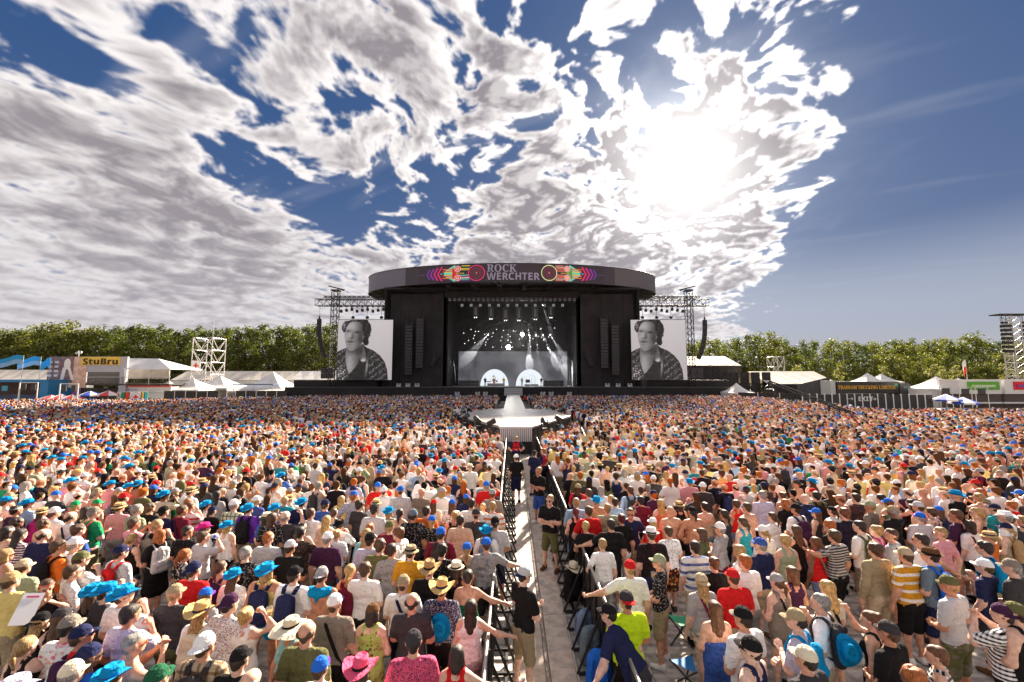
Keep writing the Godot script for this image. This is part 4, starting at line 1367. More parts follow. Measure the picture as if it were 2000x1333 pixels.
	var a0 := at_depth(95, 697, 79.0)
	var a1 := at_depth(166, 758, 79.0)
	m = MB.new(); m.quad(Vector3(a0.x, a1.y, -79) - st.position, Vector3(a1.x, a1.y, -79) - st.position, Vector3(a1.x, a0.y, -79) - st.position, Vector3(a0.x, a0.y, -79) - st.position, Vector3(0, 0, 1))
	part("printed_front", m, prm, st)
	plate(st, "front_board", 95, 697, 240, 727, 79.05, 0.2, mat("board grey", lin(0.42, 0.43, 0.46), 0.6))
	plate(st, "front_backing", 95, 727, 166, 758, 79.1, 0.15, mat("board grey", lin(0.42, 0.43, 0.46), 0.6))
	plate(st, "yellow_sign", 158, 697.5, 234, 713.5, 78.95, 0.06, yel)
	var sp := at_depth(160, 711, 78.85)
	letters("StuBru", Vector3(sp.x, sp.y - 0.15, -78.86) - st.position, 1.15, "Droid Sans", 900, mat("sign ink", lin(0.03, 0.02, 0.01), 0.6), st, false, 6.9, 0.03)
	plate(st, "balcony_floor", 166, 750, 330, 753, 78.6, 4.5, mat("balcony dark", lin(0.05, 0.045, 0.04), 0.7))
	plate(st, "balcony_back", 166, 727, 238, 752, 83.0, 0.15, mat("balcony dark", lin(0.05, 0.045, 0.04), 0.7))
	plate(st, "side_post", 236, 697, 241, 790, 78.7, 0.4, mat("board grey", lin(0.42, 0.43, 0.46), 0.6))
	for k in 28:
		var p := at_depth(170 + k * 5.7, 737, 78.4)
		var q := at_depth(170 + k * 5.7, 751, 78.4)
		m = MB.new(); m.tube(p - st.position, q - st.position, 0.04, -1, 4); part("baluster", m, mat("rail dark", lin(0.09, 0.085, 0.08), 0.5), st)
	m = MB.new(); m.tube(at_depth(168, 737, 78.4) - st.position, at_depth(332, 737, 78.4) - st.position, 0.07, -1, 6); part("hand_rail", m, alloy, st)
	var ra := at_depth(241, 722, 78.2)
	var rb := at_depth(333, 722, 78.2)
	m = MB.new()
	m.quad(ra - st.position, rb - st.position, at_depth(309, 701, 82.5) - st.position, at_depth(241, 700, 82.5) - st.position, Vector3(0, 1, 1))
	m.quad(rb - st.position, at_depth(333, 722, 78.2) + Vector3(0, 0, -8.5) - st.position, at_depth(309, 701, 82.5) - st.position, at_depth(309, 701, 82.5) - st.position, Vector3(1, 1, 0))
	part("tent_roof", m, white, st)
	for x in [243.0, 290.0, 330.0]:
		m = MB.new(); m.tube(at_depth(x, 722, 78.3) - st.position, at_depth(x, 751, 78.3) - st.position, 0.07, -1, 6); part("tent_pole", m, alloy, st)
	plate(st, "tent_back", 244, 722, 330, 740, 83.5, 0.1, cream)
	plate(st, "container", 241, 756, 332, 790, 79.3, 3.0, mat("container white", lin(0.70, 0.68, 0.66), 0.55))
	plate(st, "red_line", 241, 753.5, 332, 756, 79.0, 0.3, mat("sign red", lin(0.70, 0.03, 0.02), 0.6))
	for x in [249.0, 258.0]: plate(st, "container_door", x, 760, x + 7, 775, 79.25, 0.06, mat("door grey", lin(0.5, 0.5, 0.52), 0.5))
	plate(st, "lower_wall", 95, 758, 240, 800, 80.2, 0.3, mat("balcony dark", lin(0.05, 0.045, 0.04), 0.7))
	plate(st, "purple_print", 116, 758, 156, 772, 79.9, 0.05, mat("purple print", lin(0.35, 0.16, 0.45), 0.7))
	# antenna lamps above the sign
	m = MB.new(); m.tube(at_depth(153, 700, 79.4) - st.position, at_depth(153, 685, 79.4) - st.position, 0.06, -1, 5); m.ball(at_depth(150, 690, 79.4) - st.position, Vector3(0.3, 0.25, 0.25)); m.ball(at_depth(157, 689, 79.4) - st.position, Vector3(0.22, 0.3, 0.22)); part("roof_lamp", m, alloy, st)
	# bar with blue roof at the edge of the field
	var bb := thing("blue_bar", "bar stall with a bright blue roof edge and dark counter", "stall", at_depth(20, 740, 76) * Vector3(1, 0, 1))
	plate(bb, "roof_edge", -80, 742, 92, 747, 75.5, 5.0, mat("bar roof blue", lin(0.02, 0.20, 0.42), 0.5))
	plate(bb, "side_panel", 78, 745, 91, 778, 75.6, 4.0, mat("bar roof blue", lin(0.02, 0.20, 0.42), 0.5))
	plate(bb, "back_wall", -80, 747, 80, 790, 80.0, 0.2, mat("bar back", lin(0.16, 0.09, 0.07), 0.7))
	plate(bb, "counter", -80, 772, 76, 792, 76.0, 0.8, mat("bar counter", lin(0.05, 0.07, 0.13), 0.6))
	plate(bb, "round_sign", 3, 754, 13, 764, 75.4, 0.1, mat("bar sign", lin(0.05, 0.35, 0.50), 0.5))
	var bc := [mat("flag blue", lin(0.02, 0.28, 0.58), 0.8), mat("flag pale", lin(0.22, 0.42, 0.66), 0.8)]
	var fp := [[46.0, 694.0, "blue flag streaming from the pole nearest the field's corner, torn end"], [80.0, 697.0, "blue and pale flag on the pole beside the printed stall front"], [99.0, 700.0, "short blue flag half hidden by the printed stall front"]]
	for i in 3:
		var p := at_depth(fp[i][0], fp[i][1], 74.0 + i * 2.0)
		flag(fp[i][2], Vector3(p.x, 0, p.z), p.y, 4.0 if i < 2 else 1.6, 1.6, -1.0, bc if i != 2 else [bc[0]])
	# white frames and parasols among the people
	for q in [[56.0, 748.0, 3.6, "white goal-like pole frame before the blue bar"], [135.0, 750.0, 3.4, "white pole frame holding black screens before the printed stall"]]:
		var p := at_depth(q[0], q[1], 68.0)
		var fr := thing("pole_frame", q[3], "frame", Vector3(p.x, 0, -68))
		for x in [-1.5, 1.5]:
			m = MB.new(); m.tube(Vector3(x, 0, 0), Vector3(x, p.y, 0), 0.08, -1, 6); part("post", m, mat("pole white", lin(0.7, 0.69, 0.68), 0.4), fr)
		m = MB.new(); m.tube(Vector3(-1.5, p.y, 0), Vector3(1.5, p.y, 0), 0.06, -1, 6); part("crossbar", m, mat("pole white", lin(0.7, 0.69, 0.68), 0.4), fr)
		for x in [-0.8, 0.8]:
			m = MB.new(); m.rbox(Vector3(x, p.y - 0.75, 0), Vector3(0.75, 1.0, 0.2), 0.03); part("screen_box", m, mat("speaker black", lin(0.022, 0.021, 0.024), 0.55), fr)
	var redc := mat("parasol red", lin(0.62, 0.05, 0.06), 0.8)
	var whc := mat("parasol white", lin(0.78, 0.75, 0.74), 0.8)
	var blc := mat("parasol blue", lin(0.02, 0.07, 0.45), 0.8)
	for q in [[100.0, 771.0, 0], [120.0, 770.0, 0], [141.0, 771.0, 0], [176.0, 764.0, 1], [212.0, 763.0, 2]]:
		var p := at_depth(q[0], q[1], 70.0 if q[2] == 0 else 74.0)
		parasol(["red and white parasol before the printed stall, beside the " + {100.0: "blue bar", 120.0: "parasols on both sides", 141.0: "white pole frame"}.get(q[0], ""), "blue and white parasol beside the stall's dark doorway", "red and white parasol before the white container"][q[2]], Vector3(p.x, 0, p.z), 1.7, p.y, [redc, blc, redc][q[2]], whc)
	# banners on the fence
	var ban := [[228, 237, "pale green banner on the fence", lin(0.55, 0.72, 0.62)], [237, 243, "green banner strip on the fence", lin(0.03, 0.32, 0.14)], [243, 252, "red banner on the fence beside the red cross banner", lin(0.62, 0.05, 0.03)], [275, 281, "yellow banner on the fence", lin(0.75, 0.50, 0.10)], [281, 287, "turquoise banner on the fence", lin(0.05, 0.45, 0.45)]]
	for q in ban:
		var bn := thing("banner", q[2], "banner", at_depth(q[0], 740, 74.5) * Vector3(1, 0, 1))
		plate(bn, "cloth", q[0], 766.5, q[1] - 0.3, 790, 74.5, 0.05, mat("banner " + q[2], q[3], 0.8))
		plate(bn, "hem_pole", q[0], 765.3, q[1] - 0.3, 766.3, 74.5, 0.1, alloy)
	var rc := thing("banner", "white banner with a red cross in a ring, on the fence", "banner", at_depth(263, 740, 74.5) * Vector3(1, 0, 1))
	plate(rc, "cloth", 252.5, 765.5, 274.5, 792, 74.5, 0.05, mat("sign white", lin(0.80, 0.78, 0.77), 0.6))
	var cc := at_depth(264, 776.5, 74.42)
	m = MB.new()
	for i in 24: m.tube(cc + Vector3(cos(TAU * i / 24), sin(TAU * i / 24), 0) * 0.85 - rc.position, cc + Vector3(cos(TAU * (i + 1) / 24), sin(TAU * (i + 1) / 24), 0) * 0.85 - rc.position, 0.04, -1, 4, false)
	part("ring", m, mat("ring grey", lin(0.4, 0.4, 0.42), 0.6), rc)
	m = MB.new(); m.box(cc - rc.position, Vector3(0.9, 0.3, 0.04)); part("cross_bar", m, redp, rc)
	m = MB.new(); m.box(cc - rc.position + Vector3(0, 0, 0.005), Vector3(0.3, 0.9, 0.04)); part("cross_bar", m, redp, rc)

func build_right_side() -> void:
	var white := canvas("white canvas", lin(0.80, 0.78, 0.76))
	var cream := canvas("cream canvas", lin(0.72, 0.66, 0.58))
	var alloy := mat("tent alloy", lin(0.55, 0.54, 0.53), 0.4, 0.6)
	var blk := tri_mat("black sheeting", noise_tex(128, 0.03, 4, 41, lin(0.014, 0.012, 0.012), lin(0.040, 0.034, 0.034), 0.2, 0.8), 0.2, 0.8)
	var dark := mat("fence dark", lin(0.022, 0.021, 0.024), 0.6)
	var m: MB
	marquee("cream tent roof rising behind the black wall and screen", 1300, 1450, 98, 15, 7.8, 10.4, cream, blk, 5)
	var bw := thing("black_wall", "tall black sheeted wall running from the stage wing to the cream tent", "fence", at_depth(1425, 740, 86) * Vector3(1, 0, 1))
	for k in 8:
		plate(bw, "sheet_panel", 1340 + k * 21.2, 727.5, 1340 + (k + 1) * 21.2 - 0.4, 800, 86.0, 0.12, blk)
	var fr := [[1440, 1567, 72.0, "dark low fence between the stage wing and the numbered exit fence"]]
	for q in fr:
		var a := at_depth(q[0], 740, q[2])
		var b := at_depth(q[1], 740, q[2] - 8.0)
		fence_run("dark fence between the stage wing and the exit signs", Vector3(a.x, 0, a.z), Vector3(b.x, 0, b.z), 2.35, 3, mats["fence mesh"], mat("post white", lin(0.66, 0.65, 0.65), 0.5))
	pagoda("small white pagoda tent at the end of the stage wing", 1438, 76, 4.2, 2.2, 3.9)
	# tent with a dark drape
	var t2 := marquee("cream frame tent beside the trucks, one end draped dark", 1500, 1640, 84, 14, 3.6, 6.3, cream, blk, 5, false)
	var dr := thing("side_drape", "dark grey drape hanging in folds over the tent's end", "drape", at_depth(1590, 740, 80) * Vector3(1, 0, 1))
	var c0 := at_depth(1557, 752, 80.0)
	var c1 := at_depth(1620, 737, 80.0)
	m = MB.new()
	for k in 24:
		var t0 := k / 24.0
		var t1 := (k + 1) / 24.0
		var z0 := 0.12 * sin(k * 1.9)
		var z1 := 0.12 * sin((k + 1) * 1.9)
		var p0 := c0.lerp(c1, t0) + Vector3(0, 0, z0)
		var p1 := c0.lerp(c1, t1) + Vector3(0, 0, z1)
		m.quad(Vector3(p0.x, 0.4 + 0.3 * t0, p0.z), Vector3(p1.x, 0.4 + 0.3 * t1, p1.z), p1, p0, Vector3(0, 0, 1))
	m.v = PackedVector3Array(Array(m.v).map(func(v): return v - dr.position))
	part("cloth", m, mat("drape grey", lin(0.075, 0.07, 0.075), 0.85), dr)
	scaffold("small pale scaffold tower at the edge of the wood", at_depth(1517, 740, 105) * Vector3(1, 0, 1), 2.7, 10.2, 4, 0.07, mat("scaffold pale", lin(0.62, 0.60, 0.58), 0.4, 0.4))
	# truck: long dark trailer with gold lettering, cab at its end
	var tr := thing("truck", "black articulated truck with gold lettering along its trailer", "truck", at_depth(1700, 740, 74) * Vector3(1, 0, 1))
	plate(tr, "trailer", 1634, 747, 1757, 769, 74.0, 2.5, mat("truck black", lin(0.018, 0.016, 0.015), 0.3))
	plate(tr, "trailer_rail", 1634, 745.6, 1757, 747, 73.9, 2.7, mat("truck rail", lin(0.10, 0.09, 0.08), 0.4))
	plate(tr, "green_mark", 1748, 750, 1754, 754, 73.96, 0.03, mat("green mark", lin(0.03, 0.5, 0.18), 0.5))
	var tp := at_depth(1637, 760.5, 73.95)
	letters("TRANSAM TRUCKING LIMITED", Vector3(tp.x, tp.y, -73.9) - tr.position, 0.62, "Droid Serif", 900, mat("gold lettering", lin(0.75, 0.40, 0.03), 0.5), tr, false, 10.3, 0.02)
	var cab := plate(tr, "cab", 1758, 750.5, 1781, 774, 73.9, 2.4, mat("cab grey", lin(0.06, 0.06, 0.065), 0.3))
	plate(tr, "windscreen", 1764, 754, 1780, 762, 73.85, 0.06, mat("cab glass", lin(0.10, 0.13, 0.13), 0.1))
	plate(tr, "visor", 1757, 748.5, 1776, 750.5, 73.9, 2.2, mat("cab grey", lin(0.06, 0.06, 0.065), 0.3))
	for x in [1642.0, 1652.0, 1662.0, 1762.0, 1775.0]:
		var p := at_depth(x, 775, 73.8)
		m = MB.new(); m.tube(Vector3(p.x, 0.5, -73.8) - tr.position, Vector3(p.x, 0.5, -74.2) - tr.position, 0.5, -1, 14); part("wheel", m, mat("tyre", lin(0.02, 0.02, 0.02), 0.8), tr)
	plate(tr, "chassis", 1634, 770, 1782, 776, 74.3, 1.6, mat("tyre", lin(0.02, 0.02, 0.02), 0.8))
	plate(tr, "rear_door", 1622, 744, 1634, 780, 74.1, 2.4, mat("rear pale", lin(0.45, 0.46, 0.46), 0.5))
	# exit fence: dark panels between pale posts, arrows and letters
	var pa := on_plane(1567, 770, 2.5)
	var pb := on_plane(1822, 771.5, 2.5)
	var ex := fence_run("row of dark exit fence panels between white posts", Vector3(pa.x, 0, pa.z), Vector3(pb.x, 0, pb.z), 2.5, 17, dark, mat("post white", lin(0.66, 0.65, 0.65), 0.5))
	var L := pa.distance_to(pb)
	var pw := L / 17.0
	var ink := mat("post white", lin(0.66, 0.65, 0.65), 0.5)
	var chars := ["E", "X", "I", "T"]
	for i in 2: letters(["EX", "IT"][i], Vector3(pw * (7.42 + i), 1.55, 0.03), 0.62, "Droid Sans", 700, ink, ex, false, 0.95, 0.02)
	for k in [6, 9]:
		m = MB.new()
		m.box(Vector3(pw * (k + 0.45), 1.86, 0.035), Vector3(0.6, 0.06, 0.02))
		for s in [-1.0, 1.0]: m.box(Vector3(pw * (k + 0.45) + 0.22, 1.86 + s * 0.08, 0.035), Vector3(0.28, 0.06, 0.02), Basis(Vector3.BACK, -s * 0.7))
		part("arrow", m, ink, ex)
	# more tents, signs and screens
	pagoda("white pagoda peak behind the truck, first of two", 1695, 92, 5.0, 4.0, 6.0)
	pagoda("white pagoda peak behind the truck's cab", 1722, 92, 5.2, 4.0, 5.8)
	pagoda("large white pagoda tent between the truck and the green sign", 1829, 72, 6.6, 3.0, 5.1)
	pagoda("white pagoda tent partly behind the green sign", 1872, 70, 5.0, 3.0, 4.8)
	for q in [[1872, 1958, lin(0.10, 0.36, 0.03), lin(0.42, 0.66, 0.20), "white kiosk with a green recycling sign"], [1962, 2060, lin(0.66, 0.01, 0.02), lin(0.22, 0.04, 0.30), "white kiosk with a red and purple sign"]]:
		var ks := thing("kiosk", q[4], "kiosk", at_depth(q[0], 740, 66) * Vector3(1, 0, 1))
		plate(ks, "wall", q[0], 742, q[1], 770, 66.2, 3.0, mat("container white", lin(0.70, 0.68, 0.66), 0.55))
		plate(ks, "sign_board", q[0] + 18, 746, q[1] - 4, 762, 66.1, 0.08, mat("sign " + q[4], q[2], 0.6))
		plate(ks, "sign_strip", q[0] + 26, 752, q[1] - 12, 757, 66.0, 0.06, mat("strip " + q[4], q[3], 0.6))
		plate(ks, "serving_hatch", q[0], 771, q[1], 800, 66.8, 2.0, mat("hatch dark", lin(0.10, 0.075, 0.06), 0.7))
		plate(ks, "counter", q[0], 786, q[1], 789, 66.0, 0.7, mat("container white", lin(0.70, 0.68, 0.66), 0.55))
		if q[0] < 1900:
			var lp := at_depth(1906, 756.5, 65.9)
			letters("RECYCLING", Vector3(lp.x, lp.y, -65.88) - ks.position, 0.28, "Droid Sans", 900, mat("sign white", lin(0.80, 0.78, 0.77), 0.6), ks, false, 2.9, 0.02)
	for q in [[1848, 764, "black screen on posts beside the pagoda tent"], [1886, 765, "black screen on posts beside the green sign"], [1918, 765, "narrow black screen on posts before the green kiosk"]]:
		var p := at_depth(q[0], q[1], 60.0)
		var sc := thing("queue_screen", q[2], "screen", Vector3(p.x, 0, -60))
		m = MB.new(); m.rbox(Vector3(0, p.y, 0), Vector3(1.05, 0.8, 0.15), 0.02); part("display", m, mat("speaker black", lin(0.022, 0.021, 0.024), 0.55), sc)
		for x in [-0.9, 0.9]:
			m = MB.new(); m.tube(Vector3(x, 0, 0), Vector3(x, p.y + 0.6, 0), 0.05, -1, 6); part("post", m, alloy, sc)
		m = MB.new(); m.tube(Vector3(-0.9, p.y + 0.6, 0), Vector3(0.9, p.y + 0.6, 0), 0.04, -1, 6); part("crossbar", m, alloy, sc)
	var blc := mat("parasol blue", lin(0.02, 0.07, 0.45), 0.8)
	var whc := mat("parasol white", lin(0.78, 0.75, 0.74), 0.8)
	for q in [[1848, 770, "blue and white parasol below the screen by the pagoda tent"], [1881, 776, "blue and white parasol beside the green kiosk"]]:
		var p := at_depth(q[0], q[1], 56.0)
		parasol(q[2], Vector3(p.x, 0, p.z), 1.5, p.y, blc, whc)
	var fpt := at_depth(1886, 704, 68.0)
	flag("white and red banner flag on a tall pole over the green kiosk", Vector3(fpt.x, 0, fpt.z), fpt.y, 0.62, 2.2, -1.0, [mat("sign white", lin(0.80, 0.78, 0.77), 0.6), mat("sign red", lin(0.70, 0.03, 0.02), 0.6)])
	# delay tower with hung speakers
	var dp := at_depth(1987, 740, 108.0)
	var dt := thing("delay_tower", "tall white lattice tower with speaker columns, over the wood", "tower", Vector3(dp.x, 0, dp.z))
	var pale := mat("scaffold pale", lin(0.62, 0.60, 0.58), 0.4, 0.4)
	part("mast", truss(Vector3(0, 0, 0), Vector3(0, 21.2, 0), 2.4, 0.14, 1.7, Vector3.RIGHT), pale, dt)
	m = MB.new(); m.rbox(Vector3(0, 21.6, 0), Vector3(8.6, 0.3, 2.6), 0.05); part("top_beam", m, mat("speaker black", lin(0.022, 0.021, 0.024), 0.55), dt)
	for x in [-3.2, -2.2, 2.2, 3.2]:
		m = MB.new(); m.tube(Vector3(x, 21.4, 0.8), Vector3(x, 19.6, 0.8), 0.06, -1, 5); m.rbox(Vector3(x, 19.4, 0.8), Vector3(0.5, 0.6, 0.5), 0.06); part("hoist", m, mat("speaker black", lin(0.022, 0.021, 0.024), 0.55), dt)
	for s in [-1.0, 1.0]:
		for k in 7:
			m = MB.new(); m.rbox(Vector3(s * 2.6, 18.5 - k * 1.1, 0.9), Vector3(1.9, 0.75, 1.2), 0.08, Basis(Vector3.RIGHT, 0.03 * k)); part("speaker_cabinet", m, mat("speaker black", lin(0.022, 0.021, 0.024), 0.55), dt)
	# camera crane over the crowd
	var cb := on_plane(1622, 838, 0.0)
	var crane := thing("camera_crane", "long black camera crane reaching over the crowd", "camera crane", cb)
	var pv := Vector3(0, 2.3, 0)
	var tip := at_depth(1502, 746, -cb.z + 3.0) - cb
	part("arm", truss(pv + (pv - tip).normalized() * 2.2, tip, 0.24, 0.055, 0.5), mat("crane black", lin(0.015, 0.015, 0.016), 0.4), crane)
	m = MB.new(); m.tube(Vector3(0, 0.5, 0), pv, 0.12, -1, 8)
	for k in 3: m.tube(Vector3(0, 1.3, 0), Vector3(cos(TAU * k / 3) * 0.9, 0.05, sin(TAU * k / 3) * 0.9), 0.06, -1, 6)
	part("pedestal", m, mat("crane black", lin(0.015, 0.015, 0.016), 0.4), crane)
	m = MB.new(); m.rbox(pv + (pv - tip).normalized() * 2.3, Vector3(0.6, 0.6, 0.6), 0.06); part("counterweight", m, mat("crane black", lin(0.015, 0.015, 0.016), 0.4), crane)
	m = MB.new(); m.rbox(tip + Vector3(0, -0.25, 0), Vector3(0.25, 0.55, 0.25), 0.04); m.rbox(tip + Vector3(0.1, -0.95, 0), Vector3(0.55, 0.45, 0.8), 0.06)
	m.tube(tip + Vector3(0.1, -0.95, 0.4), tip + Vector3(0.1, -0.95, 0.75), 0.14, 0.16, 10)
	for k in 14: m.tube(tip + Vector3(0.1, -0.95, 0) + Vector3(cos(TAU * k / 14), sin(TAU * k / 14), 0) * 0.62, tip + Vector3(0.1, -0.95, 0) + Vector3(cos(TAU * (k + 1) / 14), sin(TAU * (k + 1) / 14), 0) * 0.62, 0.05, -1, 5, false)
	part("camera_head", m, mat("crane black", lin(0.015, 0.015, 0.016), 0.4), crane)

# ---------------------------------------------------------------- the wood behind the field
func tree_mesh(kind: int, sd: int) -> Array:
	# [crown mesh, trunk mesh]; about 20 m tall before scaling; many small leaf faces spread through clumps
	var r := RandomNumberGenerator.new()
	r.seed = sd
	var t := MB.new()
	var m := MB.new()
	var H: float = [20.0, 19.0, 20.0, 12.0][kind]
	var base: Color = [Color(0.095, 0.118, 0.020), Color(0.14, 0.152, 0.030), Color(0.050, 0.072, 0.020), Color(0.26, 0.26, 0.14)][kind]
	t.tube(Vector3.ZERO, Vector3(r.randf_range(-0.3, 0.3), H * 0.62, 0), 0.24 if kind != 3 else 0.12, 0.13, 7, false)
	t.tube(Vector3(0, H * 0.6, 0), Vector3(r.randf_range(-0.4, 0.4), H * 0.95, 0), 0.13, 0.03, 6, false)
	var clumps: int = [30, 34, 26, 22][kind]
	for k in clumps:
		var f := float(k) / (clumps - 1)
		var lo: float = [0.30, 0.14, 0.18, 0.12][kind]
		var y := H * lerpf(lo, 0.97, f)
		var wide: float
		match kind:
			0: wide = 2.9 * sqrt(maxf(0.0, sin(PI * clampf(pow(f, 0.8), 0.04, 0.97))))
			1: wide = 3.6 * sqrt(maxf(0.0, sin(PI * clampf(pow(f, 0.9) * 0.93 + 0.05, 0.04, 0.97))))
			2: wide = 2.7 * (1.0 - f) + 0.25
			_: wide = 1.7 * sqrt(maxf(0.0, sin(PI * clampf(f, 0.05, 0.96))))
		var a := r.randf() * TAU
		var d := wide * sqrt(r.randf_range(0.15, 1.0))
		var c := Vector3(cos(a) * d, y + r.randf_range(-0.5, 0.5), sin(a) * d)
		var cr: float = ([1.25, 1.5, 0.95, 0.75][kind]) * r.randf_range(0.7, 1.25)
		t.tube(Vector3(0, y - d * 0.55, 0), c, 0.05, 0.02, 4, false)
		var shade := r.randf_range(0.75, 1.25)
		for q in 46:
			var p := Vector3(r.randfn(), r.randfn() * 0.72, r.randfn())
			p = c + p.limit_length(1.9) * cr * 0.62
			var s: float = r.randf_range(0.16, 0.36) * ([1.0, 1.1, 0.8, 0.75][kind])
			var nn := Vector3(r.randfn(), r.randfn() + 0.7, r.randfn()).normalized()
			var u := nn.cross(Vector3(r.randfn(), r.randfn(), r.randfn())).normalized()
			var v := nn.cross(u)
			var g := shade * r.randf_range(0.75, 1.3)
			m.col = Color(base.r * g * r.randf_range(0.85, 1.25), base.g * g, base.b * g)
			m.tri(p - u * s, p + v * s * 0.9, p + u * s, nn, nn, nn)
			m.tri(p - u * s, p + u * s, p - v * s * 0.7, nn, nn, nn)
	return [m.mesh(), t.mesh()]

func build_wood() -> void:
	var leaf := mat("leaves", Color.WHITE, 0.6)
	leaf.vertex_color_use_as_albedo = true
	leaf.backlight_enabled = true
	leaf.backlight = Color(0.9, 0.95, 0.55)
	var bark := mat("bark", lin(0.16, 0.12, 0.085), 0.9)
	var kinds := []
	for k in 4:
		var vs := []
		for i in 3: vs.append(tree_mesh(k, 400 + k * 10 + i))
		kinds.append(vs)
	var r := RandomNumberGenerator.new()
	r.seed = 77
	var names := ["tall_pine", "leafy_tree", "spruce_tree", "young_birch"]
	var says := [["tall round-topped pine with a bare trunk in the wood", "tall pine in the wood's rear row"], ["broad leafy tree in the wood", "broad leafy tree in the wood's rear row"], ["dark pointed spruce rising over the wood", "dark pointed spruce in the wood's rear row"], ["pale young birch at the wood's edge", "pale young birch at the wood's edge"]]
	var place := func(px: float) -> String:
		for q in [[70, "behind the blue flags"], [165, "behind the printed stall front"], [250, "behind the yellow sign"], [345, "behind the stall's tent roof"], [372, "beside the red cross tower"], [420, "behind the red cross tower"], [500, "behind the wide pagoda tent"], [575, "behind the pointed pagoda tent"], [1000, "beside the portrait screen's lattice tower"], [1400, "behind the portrait screen"], [1470, "behind the cream tent roof"], [1540, "beside the small scaffold tower"], [1640, "behind the draped tent"], [1710, "behind the truck's trailer"], [1790, "behind the truck's cab"], [1870, "behind the large pagoda tent"], [1960, "behind the green kiosk"], [9999, "beside the speaker tower"]]:
			if px < q[0]: return q[1]
		return ""
	var put := func(px: float, depth: float, top_py: float, kind: int, rear: int) -> void:
		var top := at_depth(px, top_py, depth)
		var o := thing(names[kind], says[kind][rear] + ", " + place.call(px), "tree", Vector3(top.x, -0.1, top.z), r.randf() * TAU, "trees of the wood " + ("behind the tents" if px < 1000 else "behind the trucks"))
		var mm: Array = kinds[kind][r.randi() % 3]
		part("crown", mm[0], leaf, o)
		part("trunk", mm[1], bark, o)
		var hh: float = [20.0, 19.0, 20.0, 12.0][kind]
		var s := (top.y + 0.1) / (hh * 0.985)
		o.scale = Vector3(s * r.randf_range(0.92, 1.15), s, s * r.randf_range(0.92, 1.15))
	# left: leafy at the field's corner, then a rank of pines up to the stage
	var x := -110.0
	while x < 690.0:
		var corner := x < 250.0
		var top := 640.0 + r.randf_range(-7, 9) + (8.0 if corner and absf(x - 125.0) > 60.0 else 0.0)
		if absf(x - 125.0) < 30: top -= 6.0
		put.call(x, 158.0 + r.randf_range(-4, 4), top, 1 if corner and r.randf() < 0.75 else 0, 0)
		x += r.randf_range(15.0, 21.0)
	x = -110.0
	while x < 690.0:
		put.call(x, 172.0 + r.randf_range(-4, 6), 649.0 + r.randf_range(-6, 10), 1 if r.randf() < 0.4 else 0, 1)
		x += r.randf_range(15.0, 21.0)
	x = -110.0
	while x < 690.0:
		put.call(x, 152.0 + r.randf_range(-2, 2), 684.0 + r.randf_range(-10, 14), 1, 0)
		x += r.randf_range(24.0, 40.0)
	# right: lower mixed wood, a few spruces above it
	x = 1300.0
	while x < 2120.0:
		var top := 672.0 + r.randf_range(-8, 8)
		if x > 1440 and x < 1520: top -= 14.0
		if x > 1880 and x < 1930: top -= 10.0
		put.call(x, 142.0 + r.randf_range(-4, 4), top, 1 if r.randf() < 0.8 else 0, 0)
		x += r.randf_range(15.0, 23.0)
	x = 1300.0
	while x < 2120.0:
		put.call(x, 156.0 + r.randf_range(-4, 4), 672.0 + r.randf_range(-12, 10), 2 if r.randf() < 0.45 else 0, 1)
		x += r.randf_range(14.0, 20.0)
	x = 1500.0
	while x < 2120.0:
		put.call(x, 128.0 + r.randf_range(-3, 3), 702.0 + r.randf_range(-8, 10), 1, 0)
		x += r.randf_range(22.0, 36.0)
	for px in [1556.0, 1640.0, 1725.0, 1822.0, 1838.0, 1866.0, 1962.0, 1995.0]:
		put.call(px, 112.0, 714.0 + r.randf_range(-4, 6), 3, 0)
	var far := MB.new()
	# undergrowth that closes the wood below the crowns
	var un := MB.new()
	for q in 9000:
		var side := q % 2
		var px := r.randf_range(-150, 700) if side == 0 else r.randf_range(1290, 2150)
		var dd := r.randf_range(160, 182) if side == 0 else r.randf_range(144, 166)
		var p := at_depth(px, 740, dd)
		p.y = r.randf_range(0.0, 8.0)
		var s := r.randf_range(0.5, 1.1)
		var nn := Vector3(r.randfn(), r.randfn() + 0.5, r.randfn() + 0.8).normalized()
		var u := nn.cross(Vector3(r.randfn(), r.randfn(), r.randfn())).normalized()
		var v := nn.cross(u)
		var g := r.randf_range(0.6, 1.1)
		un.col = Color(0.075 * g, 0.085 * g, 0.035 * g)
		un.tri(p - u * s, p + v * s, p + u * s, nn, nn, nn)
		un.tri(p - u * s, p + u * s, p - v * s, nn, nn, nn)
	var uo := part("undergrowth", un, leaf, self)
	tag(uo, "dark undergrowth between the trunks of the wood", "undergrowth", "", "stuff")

# ---------------------------------------------------------------- figures: blended capsules meshed as surface nets
# a capsule: [a, b, ra, rb, flat, material]; flat < 1 makes it thinner along z
const SKIN := 0
const TOP := 1
const LOW := 2
const SHOE := 3
const DARK := 4

